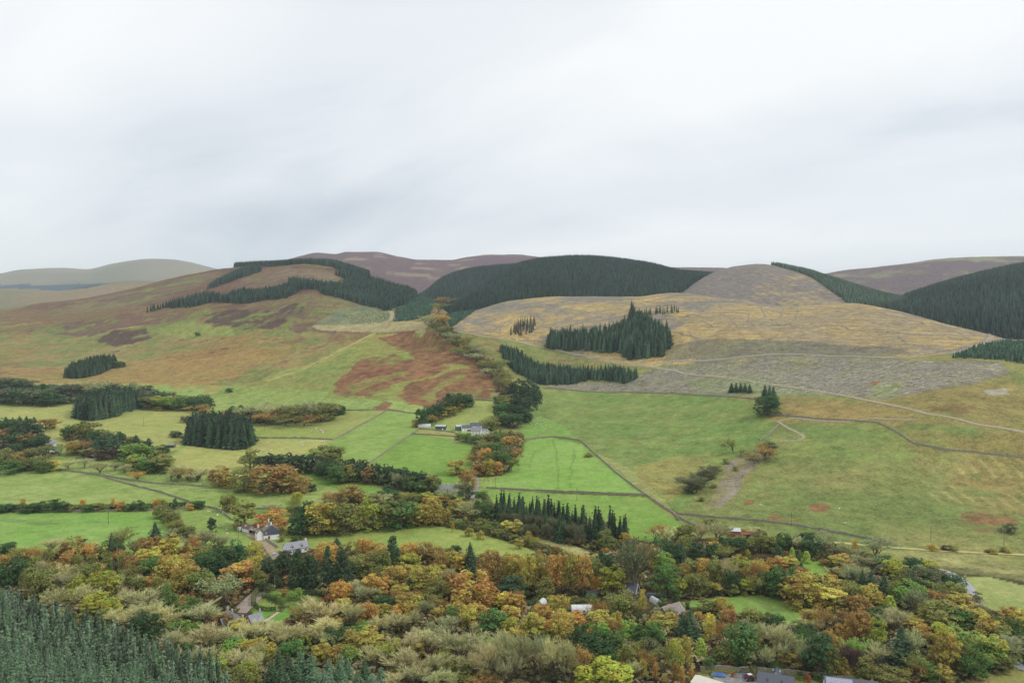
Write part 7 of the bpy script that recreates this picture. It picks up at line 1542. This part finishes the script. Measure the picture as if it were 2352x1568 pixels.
# ------------------------------------------------------------------ tree labels: what it looks like, then which landmark it stands by
LAND = [(612, 1225, 'the white farmhouse'), (680, 1258, 'the low cottage'), (541, 1410, 'the grey-roofed lodge'), (1336, 1395, 'the large polytunnel'), (1375, 1365, 'the red cabin'), (1446, 1362, 'the bargeboard cottage'), (1541, 1400, 'the bungalow'),
        (1715, 1395, 'the oval meadow'), (1700, 1225, 'the rusty shed'), (1870, 1300, 'the garden lawn'), (1720, 1552, 'the tractor yard'), (1940, 1560, 'the solar roof'), (2200, 1345, 'the river bend'), (2280, 1385, 'the riverside meadow'), (950, 1240, 'the sloping field'),
        (1029, 1122, 'the road cottage'), (1090, 990, 'the far farm'), (1290, 1200, 'the spruce belt'), (1250, 1060, 'the bright wedge field'), (200, 1215, 'the left green field'), (250, 1125, 'the rolling field'), (510, 1010, 'the oval conifer block'), (480, 1060, 'the yellowish field'), (30, 1030, 'the left-edge house'),
        (240, 945, 'the hillside conifer block'), (640, 960, 'the brown foothill wood'), (205, 850, 'the orange hillside stand'), (1000, 850, 'the bracken hill'), (1180, 900, 'the burn gully'), (1000, 740, 'the glen planting'), (1400, 790, 'the uncut conifer stand'), (1762, 930, 'the hairpin track'), (2150, 860, 'the right-hand felled slope'), (1680, 1080, 'the bare gully scar'), (2240, 1200, 'the far-right bracken'),
        (300, 1500, 'the spruce plantation'), (120, 1300, 'the left wood edge'), (330, 1330, 'the mid-left wood'), (850, 1330, 'the cypress group'), (1000, 1350, 'the great russet beech'), (880, 1460, 'the pale bare trees'), (1120, 1500, 'the bottom bare thicket'), (1390, 1530, 'the big yellow sycamore'), (640, 1480, 'the tan thicket'), (1500, 1480, 'the green wood centre'), (1830, 1480, 'the tall bare sapling'), (2070, 1500, 'the big dark spruce'), (2230, 1480, 'the bottom-right oaks')]
ORD = ['first', 'second', 'third', 'fourth', 'fifth', 'sixth', 'seventh', 'eighth', 'ninth', 'tenth', 'eleventh', 'twelfth', 'thirteenth', 'fourteenth', 'fifteenth', 'sixteenth']
buckets = {}
for t in TREES:
    if t['note'] == 'plantation':
        t['o']['label'] = 'young blue-green spruce packed into the close-planted block at the bottom left'
        continue
    dx_, dy_, nm = min(((t['px'] - x, (t['py'] - t['h'] * 0 - y) * 1.5, n_) for x, y, n_ in LAND), key=lambda q: q[0] ** 2 + q[1] ** 2)
    if abs(dx_) > abs(dy_): rel = 'right of' if dx_ > 0 else 'left of'
    else: rel = 'in front of' if dy_ > 0 else 'behind'
    size = 'tall' if t['h'] > 17 else ('small' if t['h'] < 7 and t['code'] != 'h' else '')
    buckets.setdefault((size, t['tone'], t['code'], rel, nm), []).append(t)
for (size, tone, code, rel, nm), lst in buckets.items():
    lst.sort(key=lambda t: t['px'])
    for i, t in enumerate(lst):
        words = f"{size} {tone} {WORDS[code]} {rel} {nm}".split()
        if len(lst) > 1:
            words += f", {ORD[i]} of {len(lst)} from left".replace(', ', ',').split() if False else [f"({ORD[min(i, 15)]}", 'such', 'from', 'left)']
        t['o']['label'] = ' '.join(words)
        t['o']['group'] = {'n': 'bare trees of the valley wood', 'h': 'shrubs and bushes', 'p': 'single spruces', 'c': 'cypresses', 'i': 'evergreens'}.get(code, 'autumn broadleaf trees')
